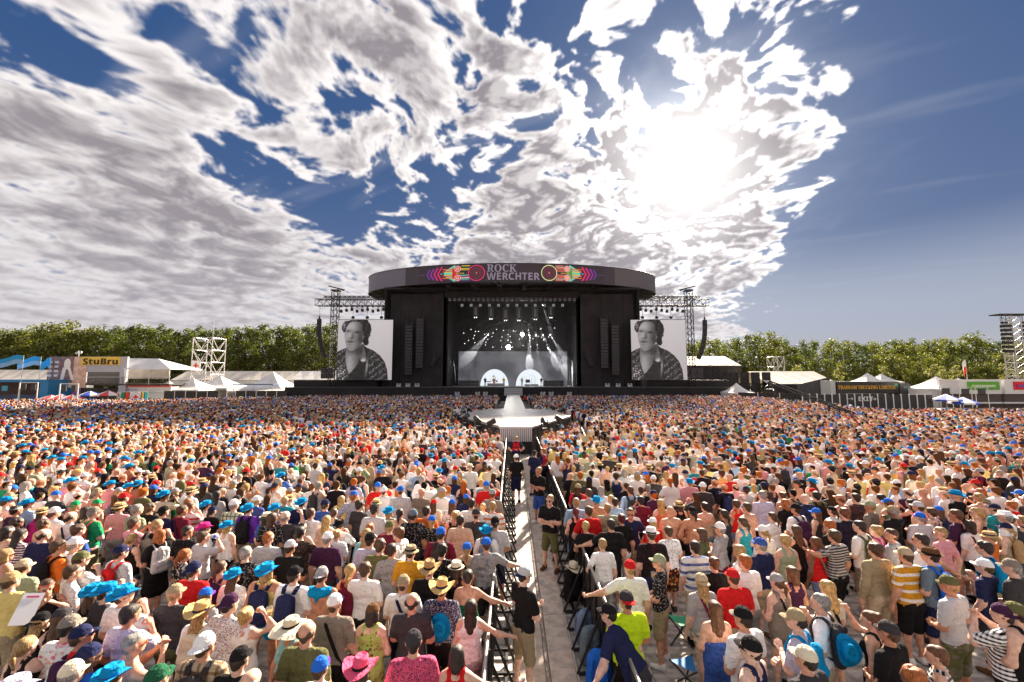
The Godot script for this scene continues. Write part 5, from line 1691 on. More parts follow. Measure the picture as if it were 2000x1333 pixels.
func nets(prims: Array, h: float, k: float) -> Dictionary:
	var lo := Vector3.ONE * 1e9
	var hi := -lo
	for p in prims:
		var r: float = maxf(p[2], p[3]) + 2.2 * h
		lo = lo.min((p[0] as Vector3).min(p[1]) - Vector3.ONE * r)
		hi = hi.max((p[0] as Vector3).max(p[1]) + Vector3.ONE * r)
	var nx := int((hi.x - lo.x) / h) + 2
	var ny := int((hi.y - lo.y) / h) + 2
	var nz := int((hi.z - lo.z) / h) + 2
	var nxy := nx * ny
	var total := nxy * nz
	var f := PackedFloat32Array(); f.resize(total); f.fill(0.0)
	var best := PackedFloat32Array(); best.resize(total); best.fill(0.0)
	var mt := PackedByteArray(); mt.resize(total); mt.fill(0)
	var cut := maxf(0.07, 2.0 * h)
	for p in prims:
		var a: Vector3 = p[0]
		var b: Vector3 = p[1]
		var ra: float = p[2]
		var dr: float = p[3] - p[2]
		var iz: float = 1.0 / p[4]
		var m: int = p[5]
		var ab := b - a
		var inv := 1.0 / maxf(ab.length_squared(), 1e-9)
		var reach := maxf(p[2], p[3]) + cut
		var i0 := maxi(0, int((minf(a.x, b.x) - reach - lo.x) / h))
		var i1 := mini(nx - 1, int((maxf(a.x, b.x) + reach - lo.x) / h) + 1)
		var j0 := maxi(0, int((minf(a.y, b.y) - reach - lo.y) / h))
		var j1 := mini(ny - 1, int((maxf(a.y, b.y) + reach - lo.y) / h) + 1)
		var k0 := maxi(0, int((minf(a.z, b.z) - reach - lo.z) / h))
		var k1 := mini(nz - 1, int((maxf(a.z, b.z) + reach - lo.z) / h) + 1)
		for kz in range(k0, k1 + 1):
			var pz := lo.z + kz * h - a.z
			for j in range(j0, j1 + 1):
				var py := lo.y + j * h - a.y
				var o := kz * nxy + j * nx
				var base := py * ab.y + pz * ab.z
				for i in range(i0, i1 + 1):
					var px := lo.x + i * h - a.x
					var t := clampf((px * ab.x + base) * inv, 0.0, 1.0)
					var dx := px - ab.x * t
					var dy := py - ab.y * t
					var dz := (pz - ab.z * t) * iz
					var d := sqrt(dx * dx + dy * dy + dz * dz) - ra - dr * t
					if d < cut:
						var e := exp(-k * d)
						f[o + i] += e
						if e > best[o + i]:
							best[o + i] = e
							mt[o + i] = m
	for i in total:
		f[i] = log(f[i]) / k if f[i] > 1e-5 else -cut
	var cell := PackedInt32Array(); cell.resize(total); cell.fill(-1)
	var vs := PackedVector3Array()
	var ns := PackedVector3Array()
	var vm := PackedByteArray()
	var co := PackedInt32Array([0, 1, nx, nx + 1, nxy, nxy + 1, nxy + nx, nxy + nx + 1])
	for kz in nz - 1:
		for j in ny - 1:
			var o := kz * nxy + j * nx
			for i in nx - 1:
				var q := o + i
				var f0 := f[q]; var f1 := f[q + 1]; var f2 := f[q + nx]; var f3 := f[q + nx + 1]
				var f4 := f[q + nxy]; var f5 := f[q + nxy + 1]; var f6 := f[q + nxy + nx]; var f7 := f[q + nxy + nx + 1]
				var s := int(f0 > 0.0) + int(f1 > 0.0) + int(f2 > 0.0) + int(f3 > 0.0) + int(f4 > 0.0) + int(f5 > 0.0) + int(f6 > 0.0) + int(f7 > 0.0)
				if s == 0 or s == 8: continue
				var fs := [f0, f1, f2, f3, f4, f5, f6, f7]
				var acc := Vector3.ZERO
				var cnt := 0
				for e in [[0, 1], [2, 3], [4, 5], [6, 7], [0, 2], [1, 3], [4, 6], [5, 7], [0, 4], [1, 5], [2, 6], [3, 7]]:
					var u: float = fs[e[0]]
					var w: float = fs[e[1]]
					if (u > 0.0) != (w > 0.0):
						var t := u / (u - w)
						var c0: int = e[0]
						var ax: int = e[1] - c0
						var pt := Vector3(c0 & 1, (c0 >> 1) & 1, c0 >> 2)
						if ax == 1: pt.x += t
						elif ax == 2: pt.y += t
						else: pt.z += t
						acc += pt
						cnt += 1
				acc /= cnt
				cell[q] = vs.size()
				vs.append(lo + (Vector3(i, j, kz) + acc) * h)
				ns.append(-Vector3(f1 + f3 + f5 + f7 - f0 - f2 - f4 - f6, f2 + f3 + f6 + f7 - f0 - f1 - f4 - f5, f4 + f5 + f6 + f7 - f0 - f1 - f2 - f3).normalized())
				var near := int(acc.x > 0.5) + (nx if acc.y > 0.5 else 0) + (nxy if acc.z > 0.5 else 0)
				vm.append(mt[q + near])
	# one quad round each crossed edge
	var quads := PackedInt32Array()
	var mixed := {}
	for kz in range(1, nz - 1):
		for j in range(1, ny - 1):
			var o := kz * nxy + j * nx
			for i in range(1, nx - 1):
				var q := o + i
				var s0 := f[q] > 0.0
				for ax in 3:
					var st: int = [1, nx, nxy][ax]
					if s0 == (f[q + st] > 0.0): continue
					var p1: int = [nx, nxy, 1][ax]
					var p2: int = [nxy, 1, nx][ax]
					var a := cell[q]
					var b := cell[q - p1]
					var c := cell[q - p1 - p2]
					var d := cell[q - p2]
					if a < 0 or b < 0 or c < 0 or d < 0: continue
					if vm[a] != vm[b] or vm[a] != vm[c] or vm[a] != vm[d]:
						for e in [a, b, c, d]: mixed[e] = true
					if s0: quads.append_array([a, c, b, a, d, c])
					else: quads.append_array([a, b, c, a, c, d])
	# where materials meet, how far each vertex lies inside each of them, so that the seam can be cut cleanly
	var score := {}
	for e in mixed:
		var sc := PackedFloat32Array([-9.0, -9.0, -9.0, -9.0, -9.0])
		var at := vs[e]
		for p in prims:
			var ab: Vector3 = p[1] - p[0]
			var ap: Vector3 = at - p[0]
			var t := clampf(ap.dot(ab) / maxf(ab.length_squared(), 1e-9), 0.0, 1.0)
			var dv := ap - ab * t
			dv.z /= p[4]
			var g: float = lerpf(p[2], p[3], t) - dv.length()
			if g > sc[p[5]]: sc[p[5]] = g
		score[e] = sc
		var bm := 0
		for m in 5:
			if sc[m] > sc[bm]: bm = m
		vm[e] = bm
	var idx := [PackedInt32Array(), PackedInt32Array(), PackedInt32Array(), PackedInt32Array(), PackedInt32Array()]
	var cut_at := {}
	for q in range(0, quads.size(), 3):
		var a := quads[q]
		var b := quads[q + 1]
		var c := quads[q + 2]
		var ma := vm[a]; var mb := vm[b]; var mc := vm[c]
		if ma == mb and mb == mc:
			idx[ma].append_array([a, b, c])
			continue
		if (ma != mb and mb != mc and ma != mc) or not (score.has(a) and score.has(b) and score.has(c)):
			idx[ma].append_array([a, b, c])
			continue
		# turn so that the odd one out comes first
		if ma == mc: var w := a; a = b; b = c; c = w
		elif ma == mb: var w := c; c = b; b = a; a = w
		var odd := vm[a]
		var oth := vm[b]
		var nw := []
		for e in [b, c]:
			var key := mini(a, e) * 100000 + maxi(a, e)
			if not cut_at.has(key):
				var g0: float = score[a][odd] - score[a][oth]
				var g1: float = score[e][odd] - score[e][oth]
				var t := clampf(g0 / maxf(g0 - g1, 1e-6), 0.02, 0.98)
				cut_at[key] = vs.size()
				vs.append(vs[a].lerp(vs[e], t))
				ns.append(ns[a].lerp(ns[e], t).normalized())
			nw.append(cut_at[key])
		idx[odd].append_array([a, nw[0], nw[1]])
		idx[oth].append_array([nw[0], b, c, nw[0], c, nw[1]])
	return {"v": vs, "n": ns, "idx": idx}

# soft shapes joined into one mesh: groups of triangles by material
class Skinset:
	var v := [PackedVector3Array(), PackedVector3Array(), PackedVector3Array(), PackedVector3Array(), PackedVector3Array()]
	var n := [PackedVector3Array(), PackedVector3Array(), PackedVector3Array(), PackedVector3Array(), PackedVector3Array()]
	var ix := [PackedInt32Array(), PackedInt32Array(), PackedInt32Array(), PackedInt32Array(), PackedInt32Array()]
	func add(d: Dictionary, t := Transform3D.IDENTITY, force := -1) -> void:
		var flip := t.basis.determinant() < 0.0
		var nb := t.basis.inverse().transposed()
		for m in 5:
			var src: PackedInt32Array = d.idx[m]
			if src.is_empty(): continue
			var to := m if force < 0 else force
			var remap := {}
			for q in range(0, src.size(), 3):
				for w in ([0, 2, 1] if flip else [0, 1, 2]):
					var s: int = src[q + w]
					if not remap.has(s):
						remap[s] = v[to].size()
						v[to].append(t * d.v[s])
						n[to].append((nb * d.n[s]).normalized())
					ix[to].append(remap[s])
	func mesh() -> ArrayMesh:
		# a surface for each material that occurs, its number kept in the surface's name
		var m := ArrayMesh.new()
		for k in 5:
			if ix[k].is_empty(): continue
			var a := []
			a.resize(Mesh.ARRAY_MAX)
			a[Mesh.ARRAY_VERTEX] = v[k]
			a[Mesh.ARRAY_NORMAL] = n[k]
			a[Mesh.ARRAY_INDEX] = ix[k]
			m.add_surface_from_arrays(Mesh.PRIMITIVE_TRIANGLES, a)
			m.surface_set_name(m.get_surface_count() - 1, str(k))
		return m

const HEAD_CELL := [0.0135, 0.021, 0.032]
const BODY_CELL := [0.030, 0.041, 0.062]
const HAND_CELL := [0.0095, 0.016, 0.035]
var heads := {}
var hands := {}

func head_shape(lod: int, female: bool) -> Dictionary:
	var key := "%d%s" % [lod, female]
	if heads.has(key): return heads[key]
	var w := 0.95 if female else 1.0
	var p := [
		[Vector3(0, 0.132, -0.022), Vector3(0, 0.137, 0.030), 0.079, 0.081, 1.0, SKIN],
		[Vector3(0, 0.092, -0.038), Vector3(0, 0.048, -0.058), 0.060 * w, 0.043 * w, 1.0, SKIN],
		[Vector3(-0.028 * w, 0.040, -0.045), Vector3(0.028 * w, 0.040, -0.045), 0.035, 0.035, 1.0, SKIN],
		[Vector3(0, 0.06, 0.010), Vector3(0, -0.050, 0.004), 0.053 * w, 0.049 * w, 1.0, SKIN]]
	if lod < 2:
		p += [
			[Vector3(0, 0.108, -0.098), Vector3(0, 0.082, -0.116), 0.009, 0.014, 1.0, SKIN],
			[Vector3(0, 0.030, -0.078), Vector3(0, 0.030, -0.078), 0.022, 0.022, 1.0, SKIN],
			[Vector3(-0.034, 0.128, -0.078), Vector3(0.034, 0.128, -0.078), 0.018, 0.018, 1.0, SKIN],
			[Vector3(-0.016, 0.056, -0.094), Vector3(0.016, 0.056, -0.094), 0.010, 0.010, 1.0, SKIN],
			[Vector3(-0.030, 0.108, -0.086), Vector3(-0.028, 0.108, -0.088), 0.0135, 0.0135, 1.0, DARK],
			[Vector3(0.030, 0.108, -0.086), Vector3(0.028, 0.108, -0.088), 0.0135, 0.0135, 1.0, DARK]]
		for s in [-1.0, 1.0]:
			p.append([Vector3(s * 0.080, 0.118, 0.006), Vector3(s * 0.078, 0.082, -0.002), 0.016, 0.012, 1.0, SKIN])
	heads[key] = nets(p, HEAD_CELL[lod], 130.0)
	return heads[key]

func hand_shape(lod: int, curl: float) -> Dictionary:
	# right hand hanging from the wrist at the origin, fingers down (-y), palm to -x (the thigh), thumb forward (-z)
	var key := "%d_%.1f" % [lod, curl]
	if hands.has(key): return hands[key]
	var p := [
		[Vector3(0, 0.01, 0), Vector3(0, -0.03, 0), 0.026, 0.026, 1.2, SKIN],
		[Vector3(0, -0.035, -0.022), Vector3(0, -0.088, -0.028), 0.017, 0.014, 1.0, SKIN],
		[Vector3(0, -0.035, 0.0), Vector3(0, -0.092, 0.0), 0.018, 0.014, 1.0, SKIN],
		[Vector3(0, -0.035, 0.020), Vector3(0, -0.085, 0.026), 0.017, 0.013, 1.0, SKIN]]
	if lod < 2:
		var z := [-0.031, -0.010, 0.011, 0.030]
		var ln := [0.070, 0.080, 0.074, 0.058]
		for i in 4:
			var a := Vector3(0, -0.088, z[i])
			var spread: float = z[i] * 0.25
			var d1 := Vector3(-sin(curl * 0.7), -cos(curl * 0.7), spread * 3.0)
			var d2 := Vector3(-sin(curl * 1.7), -cos(curl * 1.7), spread * 2.0)
			var b: Vector3 = a + d1 * ln[i] * 0.52
			p.append([a, b, 0.0095, 0.009, 1.0, SKIN])
			p.append([b, b + d2 * ln[i] * 0.48, 0.009, 0.0075, 1.0, SKIN])
		var t0 := Vector3(-0.006, -0.035, -0.030)
		var t1 := t0 + Vector3(-0.016 - 0.01 * curl, -0.028, -0.026)
		p.append([t0, t1, 0.013, 0.011, 1.0, SKIN])
		p.append([t1, t1 + Vector3(-0.010 - 0.015 * curl, -0.030, -0.004 + 0.012 * curl), 0.011, 0.008, 1.0, SKIN])
	hands[key] = nets(p, HAND_CELL[lod], 260.0 if lod < 2 else 80.0)
	return hands[key]

# arms of a pose: [left elbow, left wrist, right elbow, right wrist, finger curl left, right] in the body's own axes (it faces -z, right is +x)
const POSES := {
	"down": [Vector3(-0.265, 1.13, 0.04), Vector3(-0.285, 0.885, -0.03), Vector3(0.265, 1.13, 0.03), Vector3(0.285, 0.885, -0.04), 0.5, 0.5],
	"front": [Vector3(-0.27, 1.14, 0.0), Vector3(-0.085, 1.055, -0.205), Vector3(0.27, 1.14, 0.0), Vector3(0.085, 1.045, -0.205), 0.8, 0.8],
	"folded": [Vector3(-0.265, 1.15, -0.05), Vector3(0.03, 1.19, -0.20), Vector3(0.265, 1.14, -0.05), Vector3(-0.05, 1.14, -0.185), 0.9, 0.5],
	"phone": [Vector3(-0.27, 1.14, 0.02), Vector3(-0.25, 0.90, -0.06), Vector3(0.27, 1.36, -0.22), Vector3(0.17, 1.60, -0.30), 0.5, 1.3],
	"mouth": [Vector3(-0.27, 1.14, 0.03), Vector3(-0.22, 0.93, -0.12), Vector3(0.27, 1.20, -0.16), Vector3(0.10, 1.42, -0.20), 0.6, 1.2],
	"drink": [Vector3(-0.27, 1.14, 0.02), Vector3(-0.26, 0.90, -0.05), Vector3(0.33, 1.42, -0.16), Vector3(0.14, 1.60, -0.18), 0.5, 1.4],
	"clap": [Vector3(-0.28, 1.28, -0.16), Vector3(-0.07, 1.47, -0.26), Vector3(0.28, 1.28, -0.16), Vector3(0.07, 1.48, -0.26), 0.2, 0.2],
	"behind": [Vector3(-0.275, 1.14, 0.10), Vector3(-0.05, 0.96, 0.18), Vector3(0.275, 1.14, 0.10), Vector3(0.06, 0.94, 0.18), 0.8, 0.8],
	"hip": [Vector3(-0.36, 1.16, 0.06), Vector3(-0.20, 0.99, -0.02), Vector3(0.265, 1.13, 0.03), Vector3(0.285, 0.885, -0.04), 0.9, 0.5],
	"hips": [Vector3(-0.37, 1.17, 0.07), Vector3(-0.20, 1.00, -0.02), Vector3(0.37, 1.17, 0.07), Vector3(0.20, 1.00, -0.02), 0.9, 0.9],
	"railright": [Vector3(-0.265, 1.13, 0.03), Vector3(-0.27, 0.89, -0.05), Vector3(0.42, 1.24, -0.07), Vector3(0.63, 1.17, -0.14), 0.5, 1.6],
	"railleft": [Vector3(-0.42, 1.24, -0.07), Vector3(-0.63, 1.17, -0.14), Vector3(0.265, 1.13, 0.03), Vector3(0.27, 0.89, -0.05), 1.6, 0.5],
	"around": [Vector3(-0.40, 1.34, -0.02), Vector3(-0.62, 1.43, -0.02), Vector3(0.27, 1.14, 0.02), Vector3(0.285, 0.885, -0.04), 0.5, 0.5],
	"up": [Vector3(-0.30, 1.50, -0.10), Vector3(-0.18, 1.76, -0.20), Vector3(0.30, 1.50, -0.10), Vector3(0.18, 1.77, -0.20), 0.4, 0.4],
	"shade": [Vector3(-0.265, 1.13, 0.03), Vector3(-0.27, 0.89, -0.05), Vector3(0.36, 1.48, -0.10), Vector3(0.13, 1.66, -0.14), 0.5, 0.3],
}
var bodies := {}

func body_prims(build: String, top: String, low: String, pose: String, stance: int, lean: float) -> Array:
	var fem := build == "f"
	var heavy := build == "h"
	var sh := 0.165 if fem else (0.20 if heavy else 0.188)
	var wide := 0.88 if fem else (1.16 if heavy else 1.0)
	var limb := 0.88 if fem else (1.12 if heavy else 1.0)
	var skin_top := top in ["bare"]
	var tm := SKIN if skin_top else TOP
	var up := SKIN if top in ["bare", "tank", "cami", "dress"] else TOP
	var lm := TOP if low == "dress" else LOW
	var P := []
	# trunk
	P.append([Vector3(-0.075 * wide, 1.335, 0.0), Vector3(0.075 * wide, 1.335, 0.0), 0.122, 0.122, 0.80, SKIN if top == "cami" else tm])
	P.append([Vector3(-sh * 0.72, 1.425, 0.012), Vector3(sh * 0.72, 1.425, 0.012), 0.066, 0.066, 0.95, up])
	if top in ["tank", "dress"]:
		for s in [-1.0, 1.0]:
			P.append([Vector3(s * 0.080, 1.36, 0.090), Vector3(s * 0.080, 1.476, 0.034), 0.030, 0.030, 1.0, TOP])
			P.append([Vector3(s * 0.080, 1.476, 0.034), Vector3(s * 0.080, 1.472, -0.02), 0.030, 0.030, 1.0, TOP])
			P.append([Vector3(s * 0.080, 1.472, -0.02), Vector3(s * 0.082, 1.36, -0.085), 0.030, 0.030, 1.0, TOP])
	P.append([Vector3(-0.055 * wide, 1.17, -0.004), Vector3(0.055 * wide, 1.17, -0.004), 0.112 if fem else 0.121, 0.112 if fem else 0.121, 0.86 if heavy else 0.80, tm])
	P.append([Vector3(-0.062 * wide, 1.045, 0.0), Vector3(0.062 * wide, 1.045, 0.0), 0.122, 0.122, 0.88 if heavy else 0.80, tm])
	if heavy: P.append([Vector3(0, 1.12, -0.06), Vector3(0, 1.08, -0.06), 0.13, 0.13, 0.9, tm])
	if not skin_top and low != "dress":
		P.append([Vector3(-0.066 * wide, 0.972, 0.004), Vector3(0.066 * wide, 0.972, 0.004), 0.134 * (1.03 if fem else 1.0), 0.134, 0.86, TOP])
	P.append([Vector3(-0.07 * wide, 0.905, 0.012), Vector3(0.07 * wide, 0.905, 0.012), 0.122, 0.122, 0.90, lm])
	for s in [-1.0, 1.0]:
		P.append([Vector3(s * 0.075 * wide, 0.90, 0.055), Vector3(s * 0.075 * wide, 0.88, 0.055), 0.092, 0.090, 1.0, lm])
		if fem: P.append([Vector3(s * 0.07, 1.295, -0.085), Vector3(s * 0.07, 1.290, -0.088), 0.062, 0.062, 1.0, tm])
	# legs
	for s in [-1.0, 1.0]:
		var sp := 0.0
		var fz := 0.0
		if stance == 1: sp = 0.05
		if stance == 2: fz = -0.10 * s
		var hip := Vector3(s * 0.092 * wide, 0.89, 0.01)
		var knee := Vector3(s * (0.105 * wide + sp * 0.6), 0.50, -0.012 + fz * 0.6)
		var ank := Vector3(s * (0.112 * wide + sp), 0.085, 0.03 + fz)
		P.append([hip, knee, 0.082 * limb, 0.056 * limb, 1.0, SKIN if low != "trousers" else LOW])
		P.append([knee, ank, (0.052 if low != "trousers" else 0.066) * limb, (0.034 if low != "trousers" else 0.058) * limb, 1.0, SKIN if low != "trousers" else LOW])
		P.append([knee + Vector3(0, -0.10, 0.028), knee + Vector3(0, -0.20, 0.030), 0.046 * limb, 0.036 * limb, 1.0, SKIN if low != "trousers" else LOW])
		if low == "shorts":
			P.append([hip, hip.lerp(knee, 0.88), 0.098 * limb, 0.094 * limb, 1.0, LOW])
		elif low == "hotpants":
			P.append([hip, hip.lerp(knee, 0.30), 0.096 * limb, 0.092 * limb, 1.0, LOW])
		P.append([Vector3(ank.x, 0.048, ank.z + 0.028), Vector3(ank.x + s * 0.02, 0.042, ank.z - 0.155), 0.044, 0.040, 1.0, SHOE])
		P.append([Vector3(ank.x, 0.075, ank.z + 0.01), Vector3(ank.x, 0.095, ank.z + 0.005), 0.044, 0.038, 1.0, SHOE])
	if low in ["skirt", "dress"]:
		P.append([Vector3(-0.05, 0.96, 0.0), Vector3(-0.075, 0.60, -0.01), 0.115, 0.155, 0.95, lm])
		P.append([Vector3(0.05, 0.96, 0.0), Vector3(0.075, 0.60, -0.01), 0.115, 0.155, 0.95, lm])
	if low == "gown":
		P.append([Vector3(-0.05, 0.96, 0.0), Vector3(-0.07, 0.16, -0.01), 0.115, 0.15, 0.95, LOW])
		P.append([Vector3(0.05, 0.96, 0.0), Vector3(0.07, 0.16, -0.01), 0.115, 0.15, 0.95, LOW])
	# arms
	var arm: Array = POSES[pose]
	for s in [-1.0, 1.0]:
		var e: Vector3 = arm[0] if s < 0 else arm[2]
		var w: Vector3 = arm[1] if s < 0 else arm[3]
		var shd := Vector3(s * sh * 1.02, 1.415, 0.012)
		e.x -= s * (0.19 - sh)
		if absf(w.x) > 0.2: w.x -= s * (0.19 - sh) * 0.8
		P.append([shd, e, 0.056 * limb, 0.043 * limb, 1.0, SKIN if top != "long" else TOP])
		P.append([e, w, 0.043 * limb, 0.029 * limb, 1.0, SKIN if top != "long" else TOP])
		P.append([e.lerp(w, 0.12), e.lerp(w, 0.42), 0.044 * limb, 0.038 * limb, 1.0, SKIN if top != "long" else TOP])
		if top == "tee": P.append([shd, shd.lerp(e, 0.62), 0.068 * limb, 0.066 * limb, 1.0, TOP])
		if top == "long": P.append([shd, e, 0.066 * limb, 0.056 * limb, 1.0, TOP])
		if top == "long": P.append([e, e.lerp(w, 0.85), 0.055 * limb, 0.043 * limb, 1.0, TOP])
	P.append([Vector3(0, 1.485, 0.0), Vector3(0, 1.53, 0.004), 0.050 * limb, 0.050 * limb, 1.0, SKIN])
	if up == TOP: P.append([Vector3(-0.035, 1.448, 0.038), Vector3(0.035, 1.448, 0.038), 0.050, 0.050, 1.0, TOP])
	if lean != 0.0:
		for q in P:
			for z in 2:
				var v: Vector3 = q[z]
				if v.y > 0.9: q[z] = Vector3(0, 0.9, 0) + (v - Vector3(0, 0.9, 0)).rotated(Vector3.RIGHT, -lean)
	return P

func body(build: String, top: String, low: String, pose: String, stance: int, lod: int, lean := 0.0, nod := 0.0, look := 0.0) -> ArrayMesh:
	var key := "%s|%s|%s|%s|%d|%d|%.2f|%.2f|%.2f" % [build, top, low, pose, stance, lod, lean, nod, look]
	if bodies.has(key): return bodies[key]
	var P := body_prims(build, top, low, pose, stance, lean)
	var s := Skinset.new()
	s.add(nets(P, BODY_CELL[lod], 62.0 if lod < 2 else 40.0))
	var bend := Transform3D.IDENTITY
	if lean != 0.0:
		bend = Transform3D(Basis(Vector3.RIGHT, -lean), Vector3.ZERO)
		bend.origin = Vector3(0, 0.9, 0) - bend.basis * Vector3(0, 0.9, 0)
	s.add(head_shape(lod, build == "f"), bend * head_place(nod, look, lean))
	var arm: Array = POSES[pose]
	var sh := 0.165 if build == "f" else (0.20 if build == "h" else 0.188)
	for sd in [-1.0, 1.0]:
		var e: Vector3 = arm[0] if sd < 0 else arm[2]
		var w: Vector3 = arm[1] if sd < 0 else arm[3]
		e.x -= sd * (0.19 - sh)
		if absf(w.x) > 0.2: w.x -= sd * (0.19 - sh) * 0.8
		var y := (e - w).normalized()
		var x := Vector3(1, 0, 0) if absf(y.x) < 0.8 else Vector3(0, 1, 0)
		var z := x.cross(y).normalized()
		x = y.cross(z).normalized()
		var b := Basis(x, y, z)
		if sd < 0: b = b * Basis.from_scale(Vector3(-1, 1, 1))
		s.add(hand_shape(lod, arm[4] if sd < 0 else arm[5]), bend * Transform3D(b * (0.94 if build == "f" else 1.0), w))
	bodies[key] = s.mesh()
	return bodies[key]

func head_place(nod: float, look: float, lean: float) -> Transform3D:
	return Transform3D(Basis(Vector3.UP, look) * Basis(Vector3.RIGHT, lean * 0.85 - nod), Vector3(0, 1.532, 0.0))

# ---------------------------------------------------------------- hair, hats and bags, in the head's or the body's own axes
const HUES := {
	"white": Vector3(0.86, 0.85, 0.845), "cream": Vector3(0.74, 0.66, 0.50), "black": Vector3(0.016, 0.015, 0.016), "charcoal": Vector3(0.050, 0.046, 0.050),
	"grey": Vector3(0.36, 0.35, 0.36), "silver": Vector3(0.55, 0.55, 0.57), "taupe": Vector3(0.24, 0.205, 0.17), "navy": Vector3(0.022, 0.026, 0.075), "blue": Vector3(0.045, 0.10, 0.36),
	"azure": Vector3(0.006, 0.25, 0.52), "royal": Vector3(0.025, 0.15, 0.66), "sky": Vector3(0.32, 0.47, 0.66), "denim": Vector3(0.18, 0.26, 0.40), "lavender": Vector3(0.50, 0.48, 0.63),
	"purple": Vector3(0.14, 0.035, 0.33), "plum": Vector3(0.060, 0.022, 0.060), "maroon": Vector3(0.16, 0.018, 0.040), "red": Vector3(0.62, 0.020, 0.022), "coral": Vector3(0.68, 0.16, 0.12),
	"orange": Vector3(0.68, 0.15, 0.025), "mustard": Vector3(0.62, 0.29, 0.025), "yellow": Vector3(0.74, 0.58, 0.21), "neon": Vector3(0.56, 0.80, 0.02), "lime": Vector3(0.40, 0.50, 0.12),
	"green": Vector3(0.02, 0.30, 0.12), "forest": Vector3(0.02, 0.10, 0.05), "olive": Vector3(0.13, 0.13, 0.055), "sage": Vector3(0.32, 0.36, 0.24), "khaki": Vector3(0.36, 0.29, 0.18),
	"beige": Vector3(0.52, 0.41, 0.28), "tan": Vector3(0.45, 0.29, 0.14), "straw": Vector3(0.60, 0.40, 0.17), "brown": Vector3(0.13, 0.065, 0.032), "peach": Vector3(0.72, 0.47, 0.34),
	"pink": Vector3(0.74, 0.33, 0.36), "rose": Vector3(0.72, 0.10, 0.20), "magenta": Vector3(0.55, 0.03, 0.22), "teal": Vector3(0.03, 0.30, 0.36), "aqua": Vector3(0.30, 0.62, 0.63), "slate": Vector3(0.14, 0.19, 0.24)}
const HAIRS := {
	"blonde": Vector3(0.52, 0.33, 0.12), "fair": Vector3(0.40, 0.25, 0.10), "brown": Vector3(0.085, 0.042, 0.020), "dark": Vector3(0.028, 0.016, 0.011), "black": Vector3(0.010, 0.008, 0.008),
	"ginger": Vector3(0.40, 0.115, 0.022), "grey": Vector3(0.30, 0.28, 0.26), "red": Vector3(0.12, 0.014, 0.018), "chestnut": Vector3(0.14, 0.055, 0.022)}
const SKINS := [Vector3(0.72, 0.45, 0.34), Vector3(0.68, 0.40, 0.285), Vector3(0.62, 0.33, 0.22), Vector3(0.54, 0.25, 0.145), Vector3(0.75, 0.50, 0.39), Vector3(0.20, 0.095, 0.055)]

var fold_tex: Texture2D
var strand_tex: Texture2D
var skin_tex: Texture2D

func hue(c: String) -> Color:
	var v: Vector3 = HUES[c]
	return lin(v.x, v.y, v.z)

func pattern_tex(kind: String, c1: String, c2: String) -> ImageTexture:
	var S := 128
	var im := Image.create(S, S, false, Image.FORMAT_RGB8)
	var a := hue(c1)
	var b := hue(c2)
	im.fill(a)
	var r := RandomNumberGenerator.new()
	r.seed = hash(kind + c1 + c2)
	match kind:
		"stripe":
			for i in 8: im.fill_rect(Rect2i(0, i * 16, S, 7), b)
		"band":
			for i in 3: im.fill_rect(Rect2i(0, i * 43, S, 15), b)
		"plaid":
			for i in 4:
				im.fill_rect(Rect2i(0, i * 32, S, 10), a.lerp(b, 0.6))
				im.fill_rect(Rect2i(i * 32, 0, 10, S), a.lerp(b, 0.6))
				for j in 4: im.fill_rect(Rect2i(i * 32, j * 32, 10, 10), b)
		"dots", "speckle", "floral", "camo", "print":
			var n: int = {"dots": 46, "speckle": 520, "floral": 34, "camo": 26, "print": 90}[kind]
			for q in n:
				var x := r.randi_range(0, S - 1)
				var y := r.randi_range(0, S - 1)
				var rad: float = {"dots": 4.0, "speckle": 1.6, "floral": r.randf_range(4, 9), "camo": r.randf_range(7, 16), "print": 2.0}[kind]
				var col := b if kind != "floral" or q % 3 else b.lerp(Color(0.95, 0.85, 0.6), 0.6)
				if kind == "camo": col = a.lerp(b, r.randf())
				for dy in range(-int(rad) - 1, int(rad) + 2):
					for dx in range(-int(rad) - 1, int(rad) + 2):
						if dx * dx + dy * dy * (1.6 if kind in ["camo", "floral"] else 1.0) < rad * rad * (1.0 + 0.35 * sin(q * 3.0 + atan2(dy, dx) * 5.0)):
							im.set_pixel(posmod(x + dx, S), posmod(y + dy, S), col)
	return ImageTexture.create_from_image(im)

func cloth(c: String, pat := "", c2 := "") -> StandardMaterial3D:
	var key := "cloth %s %s %s" % [c, pat, c2]
	if mats.has(key): return mats[key]
	var m := mat(key, hue(c), 0.92)
	m.uv1_triplanar = true
	m.uv1_scale = Vector3.ONE * (2.6 if pat else 3.4)
	m.normal_enabled = true
	m.normal_texture = fold_tex
	m.normal_scale = 1.0
	m.metallic_specular = 0.2
	if pat:
		m.albedo_color = Color.WHITE
		m.albedo_texture = pattern_tex(pat, c, c2)
	return m

func hair_mat(c: String) -> StandardMaterial3D:
	var key := "hair " + c
	if mats.has(key): return mats[key]
	var v: Vector3 = HAIRS[c]
	var m := mat(key, lin(v.x * 1.5, v.y * 1.5, v.z * 1.5), 0.62)
	m.uv1_triplanar = true
	m.uv1_scale = Vector3(9, 1.6, 9)
	m.albedo_texture = strand_tex
	m.normal_enabled = true
	m.normal_texture = fold_tex
	m.normal_scale = 0.5
	return m

func skin_mat(i: int) -> StandardMaterial3D:
	var key := "skin %d" % i
	if mats.has(key): return mats[key]
	var v: Vector3 = SKINS[i] * 1.08
	var m := mat(key, lin(v.x, v.y, v.z), 0.58)
	m.uv1_triplanar = true
	m.uv1_scale = Vector3.ONE * 3.0
	m.albedo_texture = skin_tex
	return m

